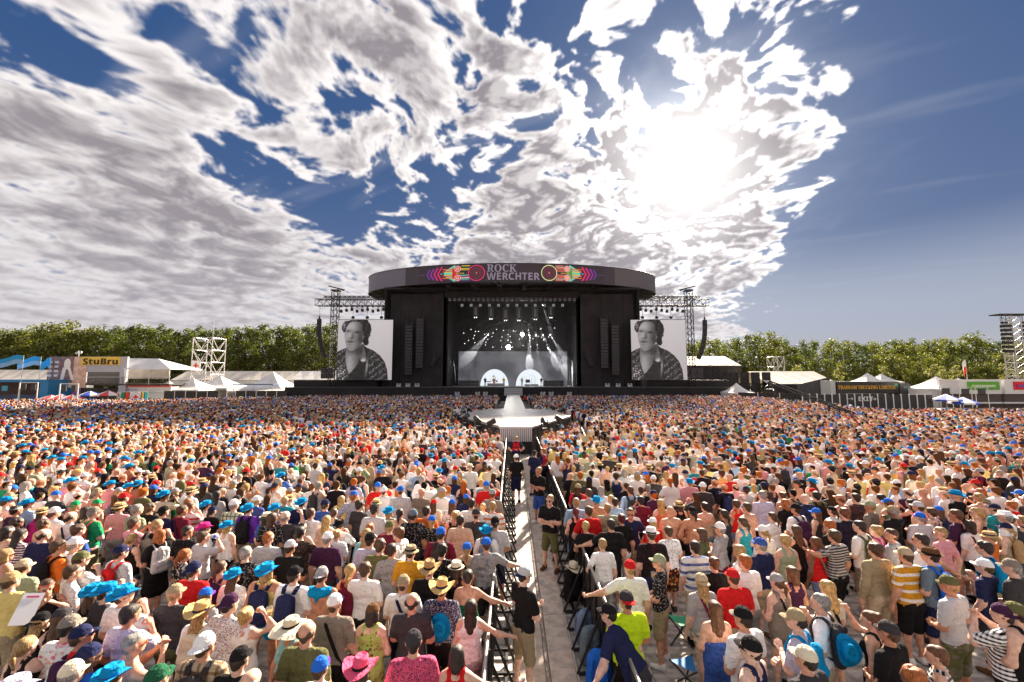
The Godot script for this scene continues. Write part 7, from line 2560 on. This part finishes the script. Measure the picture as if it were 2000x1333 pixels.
func person_label(t: Array, f: Dictionary) -> String:
	var top: Array = t[4].split(":")
	var low: Array = t[5].split(":")
	var hair: Array = t[6].split(":")
	var hat: Array = t[7].split(":")
	var names := {"tee": "t-shirt", "tank": "tank top", "long": "long-sleeved shirt", "cami": "strappy top", "dress": "dress"}
	var lows := {"shorts": "shorts", "hotpants": "short shorts", "trousers": "trousers", "skirt": "skirt", "gown": "long skirt"}
	var hats := {"cap": "cap", "backcap": "cap worn backwards", "bucket": "curled-brim hat", "cowboy": "cowboy hat", "fedora": "fedora", "sunhat": "wide sun hat", "rimhat": "round hat", "flatcap": "flat cap", "bandana": "bandana", "headband": "headband"}
	var hairs := {"short": "short hair", "buzz": "cropped hair", "thin": "thinning hair", "long": "long hair", "bob": "bobbed hair", "tail": "ponytail", "bun": "hair bun", "curly": "curly hair", "messy": "tousled hair"}
	var pats := {"stripe": "striped", "band": "broad-striped", "plaid": "checked", "dots": "dotted", "speckle": "speckled", "floral": "flowered", "camo": "blotched", "print": "printed"}
	var s := "person in "
	if top[0] == "bare": s = "bare-chested person in "
	else:
		s += word(top[1])
		if top.size() > 2: s += " " + pats[top[2]]
		s += " " + names[top[0]]
	if low[0] != "dress" and low[0] in lows:
		s += ("" if top[0] == "bare" else " and ") + word(low[1]) + " " + lows[low[0]]
	s += ", "
	if hat[0] != "-":
		s += word(hat[1]) + " " + hats[hat[0]]
	elif hair[0] in ["bald", "-"]: s += "bald"
	else: s += word(hair[1]) + " " + hairs[hair[0]]
	var tries := [s]
	for e in t.slice(9):
		var x: Array = (e as String).split(":")
		if x[0] == "shades": tries.append(s + ", sunglasses")
		elif x.size() > 1: tries.append(s + ", " + word(x[1]) + " " + x[0])
	if hat[0] != "-" and not hair[0] in ["bald", "-"]: tries.append(s + ", " + word(hair[1]) + " " + hairs[hair[0]])
	var does := {"folded": "arms folded", "phone": "one arm raised", "mouth": "hand at mouth", "drink": "drinking", "clap": "hands raised", "behind": "hands behind back", "hip": "hand on hip", "railright": "hand on barrier", "railleft": "hand on barrier", "around": "arm held out", "front": "hands together", "down": "arms hanging"}
	if does.has(t[3]):
		for q in tries.duplicate(): tries.append(q + ", " + does[t[3]])
	var pick: String = tries[-1]
	# the richest description that still has at most sixteen words and is new
	for q in tries:
		if not labels.has(q) and q.split(" ", false).size() <= 16: pick = q; break
	if t.slice(9) != ["-"] and tries.size() > 1 and not labels.has(tries[1]) and tries[1].split(" ", false).size() <= 16: pick = tries[1]
	return pick

func person(line: String, at: Vector3, height: float, face: Vector3, lod: int, group: String, seed_: int) -> Node3D:
	var t: Array = Array(line.split(" ", false))
	var top: Array = t[4].split(":")
	var low: Array = t[5].split(":")
	var hair: Array = t[6].split(":")
	var hat: Array = t[7].split(":")
	var build: String = t[2]
	var lean := 0.0
	if t.has("lean"): lean = 0.62
	var look := 0.0
	var nod: float = [0.0, 0.10][seed_ % 2] if lod == 0 else 0.0
	if t.has("lean"): nod = 0.0
	var m := body(build, top[0], low[0], t[3], hash(t[3] + top[0] + low[0]) % 3, lod, lean, nod, look)
	var o := MeshInstance3D.new()
	o.name = numbered("person")
	o.mesh = m
	var tone: int = [0, 1, 2, 4, 1, 0, 3, 2, 4, 1, 0, 2, 1, 3, 0][seed_ % 15]
	if seed_ % 41 == 7: tone = 5
	if top[0] == "bare": tone = 3 if seed_ % 2 else 2
	for k in m.get_surface_count():
		var mm: Material
		match m.surface_get_name(k):
			"0": mm = skin_mat(tone)
			"1": mm = cloth(top[1], top[2], top[3]) if top.size() > 2 else cloth(top[1])
			"2": mm = cloth(low[1], low[2], low[3]) if low.size() > 2 else cloth(low[1])
			"3": mm = cloth(["black", "white", "charcoal", "grey", "brown"][seed_ % 5])
			_: mm = mat("eye", lin(0.05, 0.035, 0.03), 0.3)
		o.set_surface_override_material(k, mm)
	add_child(o)
	o.position = at
	var s := height / 1.752
	o.scale = Vector3.ONE * s
	o.rotation.y = atan2(-face.x, -face.z) + deg_to_rad(float(t[8]))
	var bend := Transform3D.IDENTITY
	if lean != 0.0:
		bend = Transform3D(Basis(Vector3.RIGHT, -lean), Vector3.ZERO)
		bend.origin = Vector3(0, 0.9, 0) - bend.basis * Vector3(0, 0.9, 0)
	var hp := bend * head_place(nod, look, lean)
	var hm: Variant = hair_shape(hair[0], lod)
	if hm != null:
		var hn := part("hair", hm, hair_mat(hair[1]), o)
		hn.transform = hp
		if not hat[0] in ["-", "headband"]: hn.transform = hp * Transform3D(Basis.from_scale(Vector3(0.95, 0.85, 0.93)), Vector3(0, 0.006, 0.004))
	if hat[0] != "-":
		var hs := hat_shape(hat[0])
		var c := part("hat", hs.crown, cloth(hat[1]), o)
		c.transform = hp
		if hs.has("brim"): part("brim", hs.brim, cloth(hat[2] if hat.size() > 2 else hat[1]), c)
		if hs.has("band") : part("band", hs.band, cloth("navy" if hat[1] == "straw" else "black" if hat[0] != "bucket" else "blue"), c)
	for e in t.slice(9):
		var x: Array = (e as String).split(":")
		if x[0] == "shades":
			var gm := mat("frames " + x[1], hue(x[1]), 0.25) if x.size() > 1 else mat("dark glass", lin(0.01, 0.01, 0.012), 0.12)
			part("sunglasses", gear_shape("shades").glasses, gm, o).transform = hp
		elif x[0] in ["backpack", "gymbag", "satchel", "towel", "vest"]:
			var g := gear_shape(x[0])
			for k in g:
				var nm: String = {"bag": x[0] if x[0] != "gymbag" else "drawstring_bag", "strap": "strap", "strap_other": "strap", "cloth": "towel", "vest": "vest", "stripe": "reflective_stripe"}[k]
				part(nm, g[k], cloth(x[1]) if k != "stripe" else cloth("silver"), o).transform = bend
	var lab := person_label(t, {})
	labels[lab] = labels.get(lab, 0) + 1
	tag(o, lab, "person", group)
	stood.append(Vector2(at.x, at.z))
	folk_count += 1
	return o

# ---------------------------------------------------------------- crowd
func free_spot(p: Vector2) -> bool:
	# whether somebody can stand there
	if p.y > -26.6 and p.x > -0.52 and p.x < 1.68: return false
	var cx := 0.25
	if p.y < -25.2 and p.y > -42.6:
		var half := 1.5 + (4.9 - 1.5) * clampf((-p.y - 25.2) / 8.0, 0, 1) if p.y > -33.5 else 5.2
		if absf(p.x - cx) < half + 0.8: return false
	if p.y <= -42.6 and absf(p.x - cx) < 2.6: return false
	if p.y < -74.6: return false
	if absf(p.x) > 46.0 and p.y < -71.0: return false
	# the lane behind the grey fences
	for f in fence_lines:
		var q := Geometry2D.get_closest_point_to_segment(p, f[0], f[1])
		if q.distance_to(p) < 0.42: return false
	# stalls and the exit fence keep their own lanes free
	var across := p.x / -p.y
	if across > 0.55 and p.y < -lerpf(75.0, 56.0, clampf((across - 0.55) / 0.15, 0, 1)) - 0.0 + lerpf(0.0, 13.5, clampf((across - 0.70) / 0.17, 0, 1)): return false
	if across < -0.50 and p.y < -lerpf(72.0, 61.0, clampf((-across - 0.50) / 0.40, 0, 1)): return false
	return true

const TOPS := ["white", "white", "white", "white", "white", "white", "white", "white", "white", "black", "black", "black", "black", "black", "black", "charcoal", "charcoal", "grey", "silver", "silver", "navy", "navy", "navy", "blue", "sky", "red", "pink", "peach", "beige", "cream", "olive", "sage", "maroon", "plum", "yellow", "green", "teal", "lavender", "coral", "taupe"]
const LOWS := ["khaki", "beige", "black", "black", "navy", "denim", "denim", "charcoal", "grey", "olive"]
func random_line(r: RandomNumberGenerator) -> String:
	var fem := r.randf() < 0.45
	var b := "f" if fem else ("h" if r.randf() < 0.12 else "m")
	var pose: String = ["front", "front", "front", "down", "down", "folded", "mouth", "phone", "hip", "clap", "drink"][r.randi() % 11]
	var top: String = ("tank" if fem and r.randf() < 0.5 else "tee") + ":" + TOPS[r.randi() % TOPS.size()]
	if r.randf() < 0.07 and not fem: top = "bare:white"
	elif r.randf() < 0.14:
		var c2: String = ["white", "black", "navy", "red", "silver", "maroon"][r.randi() % 6]
		if not top.ends_with(c2): top += ":" + ["stripe", "plaid", "dots", "floral", "speckle", "print"][r.randi() % 6] + ":" + c2
	var low: String = (["shorts", "hotpants", "skirt", "trousers"][r.randi() % 4] if fem else ["shorts", "shorts", "shorts", "trousers"][r.randi() % 4]) + ":" + LOWS[r.randi() % LOWS.size()]
	var hair: String = (["long", "tail", "bun", "bob", "curly", "long"][r.randi() % 6] if fem else ["short", "short", "short", "buzz", "thin", "messy", "bald"][r.randi() % 7]) + ":" + ["blonde", "fair", "brown", "brown", "dark", "dark", "black", "ginger", "grey", "chestnut"][r.randi() % 10]
	var hat := "-"
	if r.randf() < 0.34: hat = ["cap:black", "cap:navy", "cap:white", "backcap:charcoal", "cap:royal", "bucket:azure", "cap:red", "cap:khaki", "rimhat:straw", "cap:grey", "cap:royal:purple", "bucket:azure", "fedora:cream"][r.randi() % 13]
	var extra := "-"
	if r.randf() < 0.16: extra = ["backpack", "backpack", "satchel"][r.randi() % 3] + ":" + ["black", "charcoal", "navy", "grey", "maroon", "olive"][r.randi() % 6]
	return "0 0 %s %s %s %s %s %s %d %s" % [b, pose, top, low, hair, hat, r.randi_range(-14, 14), extra]

func far_figure(r: RandomNumberGenerator) -> ArrayMesh:
	# one mesh with everything the person wears, coloured at its vertices
	var t: Array = Array(random_line(r).split(" ", false))
	var top: Array = t[4].split(":")
	var low: Array = t[5].split(":")
	var hair: Array = t[6].split(":")
	var hat: Array = t[7].split(":")
	var src := body(t[2], top[0], low[0], t[3], r.randi() % 3, 2)
	var v := PackedVector3Array()
	var n := PackedVector3Array()
	var c := PackedColorArray()
	var ix := PackedInt32Array()
	var tone: Vector3 = SKINS[[0, 1, 2, 4, 3][r.randi() % 5]]
	var put := func(m: Mesh, k: int, col: Vector3, at: Transform3D) -> void:
		var a := m.surface_get_arrays(k)
		var o := v.size()
		var vs: PackedVector3Array = a[Mesh.ARRAY_VERTEX]
		var nn: PackedVector3Array = a[Mesh.ARRAY_NORMAL]
		for i in vs.size():
			v.append(at * vs[i])
			n.append(at.basis * nn[i])
			c.append(Color(col.x, col.y, col.z))
		if a[Mesh.ARRAY_INDEX] != null:
			for i in a[Mesh.ARRAY_INDEX]: ix.append(o + i)
		else:
			for i in vs.size(): ix.append(o + i)
	for k in src.get_surface_count():
		var col := tone
		match src.surface_get_name(k):
			"1": col = HUES[top[1]]
			"2": col = HUES[low[1]]
			"3": col = Vector3(0.05, 0.05, 0.05)
			"4": col = Vector3(0.05, 0.04, 0.03)
		put.call(src, k, col, Transform3D.IDENTITY)
	var hp := head_place(0, 0, 0)
	var hm: Variant = hair_shape(hair[0], 2)
	if hm != null: put.call(hm, 0, HAIRS[hair[1]], hp if hat[0] == "-" else hp * Transform3D(Basis.from_scale(Vector3(0.95, 0.85, 0.93)), Vector3(0, 0.006, 0.004)))
	if hat[0] != "-":
		var hs := hat_shape(hat[0])
		for key in hs: put.call(hs[key], 0, HUES[hat[2] if key == "brim" and hat.size() > 2 else hat[1]] if key != "band" else HUES["navy"], hp)
	if (t[9] as String).begins_with("backpack"):
		var g := gear_shape("backpack")
		for key in g: put.call(g[key], 0, HUES[(t[9] as String).split(":")[1]], Transform3D.IDENTITY)
	var a := []
	a.resize(Mesh.ARRAY_MAX)
	a[Mesh.ARRAY_VERTEX] = v
	a[Mesh.ARRAY_NORMAL] = n
	a[Mesh.ARRAY_COLOR] = c
	a[Mesh.ARRAY_INDEX] = ix
	var out := ArrayMesh.new()
	out.add_surface_from_arrays(Mesh.PRIMITIVE_TRIANGLES, a)
	return out

const LOOK_AT := Vector3(0.3, 0, -64.0)

func build_crowd() -> void:
	var r := RandomNumberGenerator.new()
	r.seed = 2024
	# people copied from the photograph
	var n := 0
	for line in FOLK.strip_edges().split("\n"):
		var t := line.split(" ", false)
		var h := r.randf_range(1.62, 1.72) if t[2] == "f" else r.randf_range(1.74, 1.86)
		var top_h := h + (0.03 if t[7] != "-" else 0.0)
		if t.has("lean"): top_h = h - 0.16
		var at := on_plane(float(t[0]), float(t[1]), top_h)
		at.y = 0.0
		var lod := 0 if at.z > -9.6 else 1
		person(line, at, h, LOOK_AT - at, lod, "people in the crowd", n)
		n += 1
	for line in STAFF.strip_edges().split("\n"):
		var t := line.split(" ", false)
		var at := on_plane(float(t[0]), float(t[1]), 1.84)
		at.y = 0.016
		person(line, at, 1.81, Vector3(0, 0, -1), 0 if at.z > -16.0 else 1, "crew in the aisle", n)
		n += 1
	# crew about the small stage and people strolling before the stalls
	var crew := [["0 0 m down tank:black shorts:black short:fair - 0 -", 3.1, -25.6], ["0 0 m folded tee:black trousers:black short:dark - 40 -", 5.9, -29.0], ["0 0 m front tank:charcoal shorts:black short:brown - -30 -", 5.3, -27.6], ["0 0 m front tee:black:print:white shorts:charcoal thin:grey - 120 -", -4.6, -29.6], ["0 0 m front tee:white shorts:black short:brown rimhat:white 0 -", -2.9, -25.2], ["0 0 m hip tee:red trousers:black short:dark - 180 -", 2.3, -73.6], ["0 0 f front tee:neon trousers:black tail:blonde - 180 -", -3.1, -74.2], ["0 0 m front tee:azure trousers:black short:brown - 180 -", 3.6, -73.8]]
	for q in crew:
		person(q[0], Vector3(q[1], 0, q[2]), 1.82, Vector3(0, 0, -1), 1, "crew about the small stage", n)
		n += 1
	# the band
	var bandl := ["0 0 m front tee:black trousers:black short:dark - 180 -", "0 0 m drink tee:white shorts:black messy:fair - 180 -", "0 0 m front tee:mustard trousers:charcoal messy:ginger - 180 -", "0 0 m front tee:silver trousers:denim messy:fair - 180 -", "0 0 m front tee:black trousers:white long:dark - 170 -"]
	var bx := [947.5, 964.5, 984.0, 1019.5, 1057.5]
	for i in 5:
		var p := at_depth(bx[i], 757, 89.4)
		var o := person(bandl[i], Vector3(p.x, 3.09 if i != 1 else 3.65, -89.4 if i != 1 else -90.4), 1.85, Vector3(0, 0, -1), 1, "band on the main stage", n)
		n += 1
	# others near enough to be told apart
	var near := []
	var z := -4.2
	while z > -17.5:
		var half := -z * 1.32 + 1.0
		var x := -half
		while x < half:
			var p := Vector2(x + r.randf_range(-0.14, 0.14), z + r.randf_range(-0.14, 0.14))
			near.append(p)
			x += 0.62
		z -= 0.60
	var rest := []
	for p in near:
		if not free_spot(p): continue
		var clear := 0.47 if p.y < -9.5 else 0.62
		var ok := true
		for s in stood:
			if p.distance_squared_to(s) < clear * clear: ok = false; break
		# leave the open floor of the foreground as the photograph has it
		if ok and p.y > -8.3 and p.x > 1.9: ok = false
		if ok and p.y > -6.6: ok = false
		if ok and p.y > -9.0 and r.randf() < 0.45: ok = false
		if not ok: continue
		stood.append(p)
		rest.append(p)
	rest.sort_custom(func(a, b): return a.y > b.y)
	var crowd_spots := []
	for p in rest:
		if folk_count < 312:
			var line := ""
			for tries in 30:
				line = random_line(r)
				if not labels.has(person_label(Array(line.split(" ", false)), {})): break
			var h := r.randf_range(1.60, 1.72) if line.split(" ")[2] == "f" else r.randf_range(1.70, 1.86)
			var at := Vector3(p.x, 0, p.y)
			person(line, at, h, LOOK_AT - at, 1, "people in the crowd", n)
			n += 1
		else: crowd_spots.append(p)
	z = -17.6
	while z > -74.5:
		var half := -z * 1.30 + 2.0
		var x := -half
		while x < half:
			var p := Vector2(x + r.randf_range(-0.17, 0.17), z + r.randf_range(-0.17, 0.17))
			if free_spot(p) and r.randf() < 0.97: crowd_spots.append(p)
			x += 0.60
		z -= 0.58
	var skinm := mat("crowd", Color.WHITE, 0.85)
	skinm.vertex_color_use_as_albedo = true
	skinm.metallic_specular = 0.25
	var kinds := 96
	var lists := []
	for k in kinds: lists.append([])
	for p in crowd_spots: lists[r.randi() % kinds].append(p)
	var crowd := Node3D.new()
	crowd.name = "crowd"
	add_child(crowd)
	tag(crowd, "dense crowd of festival-goers filling the field up to the stage", "crowd", "", "stuff")
	for k in kinds:
		var mm := MultiMesh.new()
		mm.transform_format = MultiMesh.TRANSFORM_3D
		mm.mesh = far_figure(r)
		mm.instance_count = lists[k].size()
		for i in lists[k].size():
			var p: Vector2 = lists[k][i]
			var s := r.randf_range(0.90, 1.05)
			var d := LOOK_AT - Vector3(p.x, 0, p.y)
			if p.y < -58.0: d = Vector3(-p.x * 0.4, 0, -22.0)
			var b := Basis(Vector3.UP, atan2(-d.x, -d.z) + r.randf_range(-0.45, 0.45)).scaled(Vector3.ONE * s)
			mm.set_instance_transform(i, Transform3D(b, Vector3(p.x, 0, p.y)))
		var mi := MultiMeshInstance3D.new()
		mi.name = "crowd_figures"
		mi.multimesh = mm
		mi.material_override = skinm
		mi.set_meta("kind", "stuff")
		crowd.add_child(mi, true)
	print("people ", folk_count, " crowd ", crowd_spots.size())
	var again := 0
	for l in labels: again += int(labels[l] > 1)
	print("labels used twice ", again)

# ---------------------------------------------------------------- small things on the floor and in hands
func stool(label: String, at: Vector3, seat: Material, turn: float) -> void:
	var o := thing("folding_stool", label, "stool", at, turn)
	var leg := mat("stool leg", lin(0.02, 0.02, 0.022), 0.4)
	var m := MB.new()
	var c := []
	for k in 3: c.append(Vector3(cos(TAU * k / 3), 0, sin(TAU * k / 3)))
	for k in 3:
		var a: Vector3 = c[k] * 0.24 + Vector3.UP * 0.42
		var b: Vector3 = c[(k + 1) % 3] * 0.24 + Vector3.UP * 0.42
		var lo := Vector3(0, 0.36, 0)
		var mid := (a + b) * 0.5 + Vector3(0, -0.02, 0)
		for e in [[a, mid], [mid, b]]: m.tri(e[0], e[1], lo, Vector3.UP, Vector3.UP, Vector3.UP)
	part("seat", m, seat, o)
	for k in 3:
		m = MB.new(); m.tube(c[k] * 0.24 + Vector3.UP * 0.43, -c[k] * 0.22, 0.014, -1, 6); part("leg", m, leg, o)
	m = MB.new(); m.ball(Vector3(0, 0.20, 0), Vector3(0.03, 0.03, 0.03), 4, 8); part("hub", m, leg, o)

func rucksack(label: String, at: Vector3, turn: float, col: String, k: float) -> void:
	var o := thing("rucksack", label, "bag", at, turn)
	var s := Skinset.new()
	s.add(nets([[Vector3(-0.08, 0.12, 0), Vector3(-0.07, 0.46, 0), 0.11, 0.09, 1.0, 0], [Vector3(0.08, 0.12, 0), Vector3(0.07, 0.46, 0), 0.11, 0.09, 1.0, 0], [Vector3(-0.06, 0.22, 0.10), Vector3(0.06, 0.22, 0.10), 0.08, 0.08, 1.0, 0], [Vector3(-0.05, 0.54, 0.0), Vector3(0.05, 0.54, 0.0), 0.06, 0.06, 1.0, 0]], 0.022, 70.0))
	part("body", s.mesh(), cloth(col), o)
	for x in [-0.08, 0.08]:
		var m := MB.new(); m.path([Vector3(x, 0.52, -0.09), Vector3(x * 1.2, 0.40, -0.14), Vector3(x * 1.3, 0.22, -0.14), Vector3(x * 1.1, 0.08, -0.10)], 0.018, 6); part("strap", m, cloth(col), o)
	var t := MB.new(); t.path([Vector3(-0.12, 0.34, 0.09), Vector3(0, 0.36, 0.17), Vector3(0.12, 0.34, 0.09)], 0.006, 5); part("zip", t, cloth("black"), o)
	o.scale = Vector3.ONE * k

func cup(label: String, at: Vector3) -> void:
	var o := thing("cup", label, "cup", at)
	var glassy := mat("clear plastic", Color(0.95, 0.95, 0.95, 0.25), 0.08)
	glassy.transparency = BaseMaterial3D.TRANSPARENCY_ALPHA
	var m := MB.new(); m.lathe([Vector2(0.028, 0.0), Vector2(0.040, 0.11)], Vector3.ZERO, 12); part("wall", m, glassy, o)
	m = MB.new(); m.lathe([Vector2(0.0, 0.004), Vector2(0.027, 0.004), Vector2(0.034, 0.06), Vector2(0.0, 0.06)], Vector3.ZERO, 12); part("beer", m, mat("beer", lin(0.75, 0.42, 0.06), 0.15), o)

func bottle(label: String, at: Vector3, tilt: Vector3) -> void:
	var o := thing("water_bottle", label, "bottle", at)
	o.rotation = tilt
	var glassy := mat("clear plastic", Color(0.95, 0.95, 0.95, 0.25), 0.08)
	var m := MB.new(); m.lathe([Vector2(0.0, 0.0), Vector2(0.032, 0.0), Vector2(0.032, 0.14), Vector2(0.013, 0.19), Vector2(0.013, 0.21)], Vector3.ZERO, 12); part("body", m, mat("pale plastic", lin(0.62, 0.68, 0.74), 0.12), o)
	m = MB.new(); m.lathe([Vector2(0.033, 0.06), Vector2(0.033, 0.11)], Vector3.ZERO, 12); part("sleeve", m, mat("blue sleeve", lin(0.05, 0.12, 0.5), 0.4), o)
	m = MB.new(); m.lathe([Vector2(0.015, 0.205), Vector2(0.015, 0.225), Vector2(0, 0.226)], Vector3.ZERO, 10); part("cap", m, mat("blue sleeve", lin(0.05, 0.12, 0.5), 0.4), o)

func build_props() -> void:
	stool("green folding stool behind the woman in short patterned shorts", on_plane(1330, 1258, 0.0), mat("stool green", lin(0.05, 0.42, 0.22), 0.7), 0.3)
	stool("blue folding stool on the floor behind the leaning man", on_plane(1342, 1352, 0.0), mat("stool blue", lin(0.02, 0.20, 0.52), 0.7), 0.8)
	rucksack("steel-blue rucksack leaning against the barrier's inside, upper of two", Vector3(1.30, 0.035, -7.75), 0.6, "denim", 1.0)
	rucksack("steel-blue rucksack leaning against the barrier's inside, fuller one", Vector3(1.30, 0.035, -7.2), 0.2, "slate", 1.05)
	rucksack("bright blue rucksack standing by the barrier's feet", Vector3(1.30, 0.035, -6.5), 2.9, "royal", 1.15)
	rucksack("black rucksack under the pale hat by the barrier", Vector3(1.30, 0.035, -9.1), 0.3, "black", 1.2)
	var hs := hat_shape("cowboy")
	var hat := thing("cowboy_hat", "pale cream cowboy hat lying on a black rucksack by the barrier", "hat", Vector3(1.30, 0.60, -9.1), 0.4)
	part("crown", hs.crown, cloth("cream"), hat)
	part("brim", hs.brim, cloth("cream"), hat)
	part("band", hs.band, cloth("brown"), hat)
	var pl := thing("placard", "blank white placard held up beside the woman with a headband", "placard", on_plane(52, 1190, 1.45), 0.9)
	var m := MB.new(); m.box(Vector3.ZERO, Vector3(0.22, 0.40, 0.012), Basis(Vector3.RIGHT, -0.55) * Basis(Vector3.BACK, -0.35)); part("board", m, mat("placard white", lin(0.82, 0.82, 0.83), 0.6), pl)
	m = MB.new(); m.box(Basis(Vector3.RIGHT, -0.55) * Basis(Vector3.BACK, -0.35) * Vector3(0.0, 0.15, 0.010), Vector3(0.13, 0.025, 0.004), Basis(Vector3.RIGHT, -0.55) * Basis(Vector3.BACK, -0.35)); part("printed_line", m, mat("placard ink", lin(0.6, 0.08, 0.2), 0.6), pl)
	# litter on the open floor
	var r := RandomNumberGenerator.new()
	r.seed = 51
	for k in 16:
		var at := Vector3(r.randf_range(2.2, 7.0), 0.002, r.randf_range(-9.5, -6.2)) if k < 10 else Vector3(r.randf_range(-6, -1.2), 0.002, r.randf_range(-9.5, -6.6))
		var p := MB.new()
		var w := r.randf_range(0.05, 0.12)
		p.quad(Vector3(-w, 0.004, -w * 0.6), Vector3(w, 0.012, -w * 0.5), Vector3(w * 0.9, 0.003, w * 0.6), Vector3(-w * 0.8, 0.02, w * 0.5), Vector3.UP)
		tag(part("paper_scrap", p, mat("placard white", lin(0.82, 0.82, 0.83), 0.6), self, at), "crumpled white paper scrap on the ribbed floor", "litter", "paper scraps on the floor")
	# blue hats carried on backs and bottles in hands
	for q in [["862 1132", "blue curled-brim hat hanging on the back of the straw-hatted man", 863.0, 1132.0, 1.20], ["", "blue curled-brim hat hung on the grey-haired man's backpack", 1609.0, 1162.0, 1.30]]:
		var at := on_plane(q[2], q[3], 1.80)
		var bk := hat_shape("bucket")
		var o := thing("hanging_hat", q[1], "hat", Vector3(at.x, q[4], at.z + (0.36 if q[4] > 1.25 else 0.14)), 0.0)
		o.rotation = Vector3(1.35, 0, 0)
		part("crown", bk.crown, cloth("azure"), o, Vector3(0, -0.15, 0))
		part("brim", bk.brim, cloth("azure"), o, Vector3(0, -0.15, 0))
	var dm := on_plane(397, 1039, 1.80)
	bottle("small water bottle tipped at the drinking man's mouth", dm + Vector3(0.16, -0.20, -0.22), Vector3(0.4, 0.0, 1.2))
	bottle("small water bottle in the hand of the man with the straw hat", on_plane(876, 1236, 1.0), Vector3(0.1, 0, 0.1))
	cup("plastic beer cup held by the man in the sage cap", on_plane(1276, 1130, 1.12))
	cup("plastic beer cup held high by the blonde woman with a bun", on_plane(526, 1203, 1.60))

func _ready() -> void:
	rng.seed = 7
	var t0 := Time.get_ticks_msec()
	set_view()
	print("sky ", Time.get_ticks_msec() - t0)
	fold_tex = bump_tex(256, 0.012, 4, 4, 22.0)
	strand_tex = noise_tex(128, 0.06, 3, 8, Color(0.55, 0.55, 0.55), Color(1, 1, 1), 0.25, 0.75)
	skin_tex = noise_tex(128, 0.03, 3, 12, Color(0.86, 0.82, 0.80), Color(1, 1, 1), 0.25, 0.7)
	build_ground()
	build_aisle()
	build_b_stage()
	print("field ", Time.get_ticks_msec() - t0)
	build_main_stage()
	print("stage ", Time.get_ticks_msec() - t0)
	build_left_side()
	build_right_side()
	build_wood()
	print("sides ", Time.get_ticks_msec() - t0)
	build_crowd()
	build_props()
	print("crowd ", Time.get_ticks_msec() - t0)
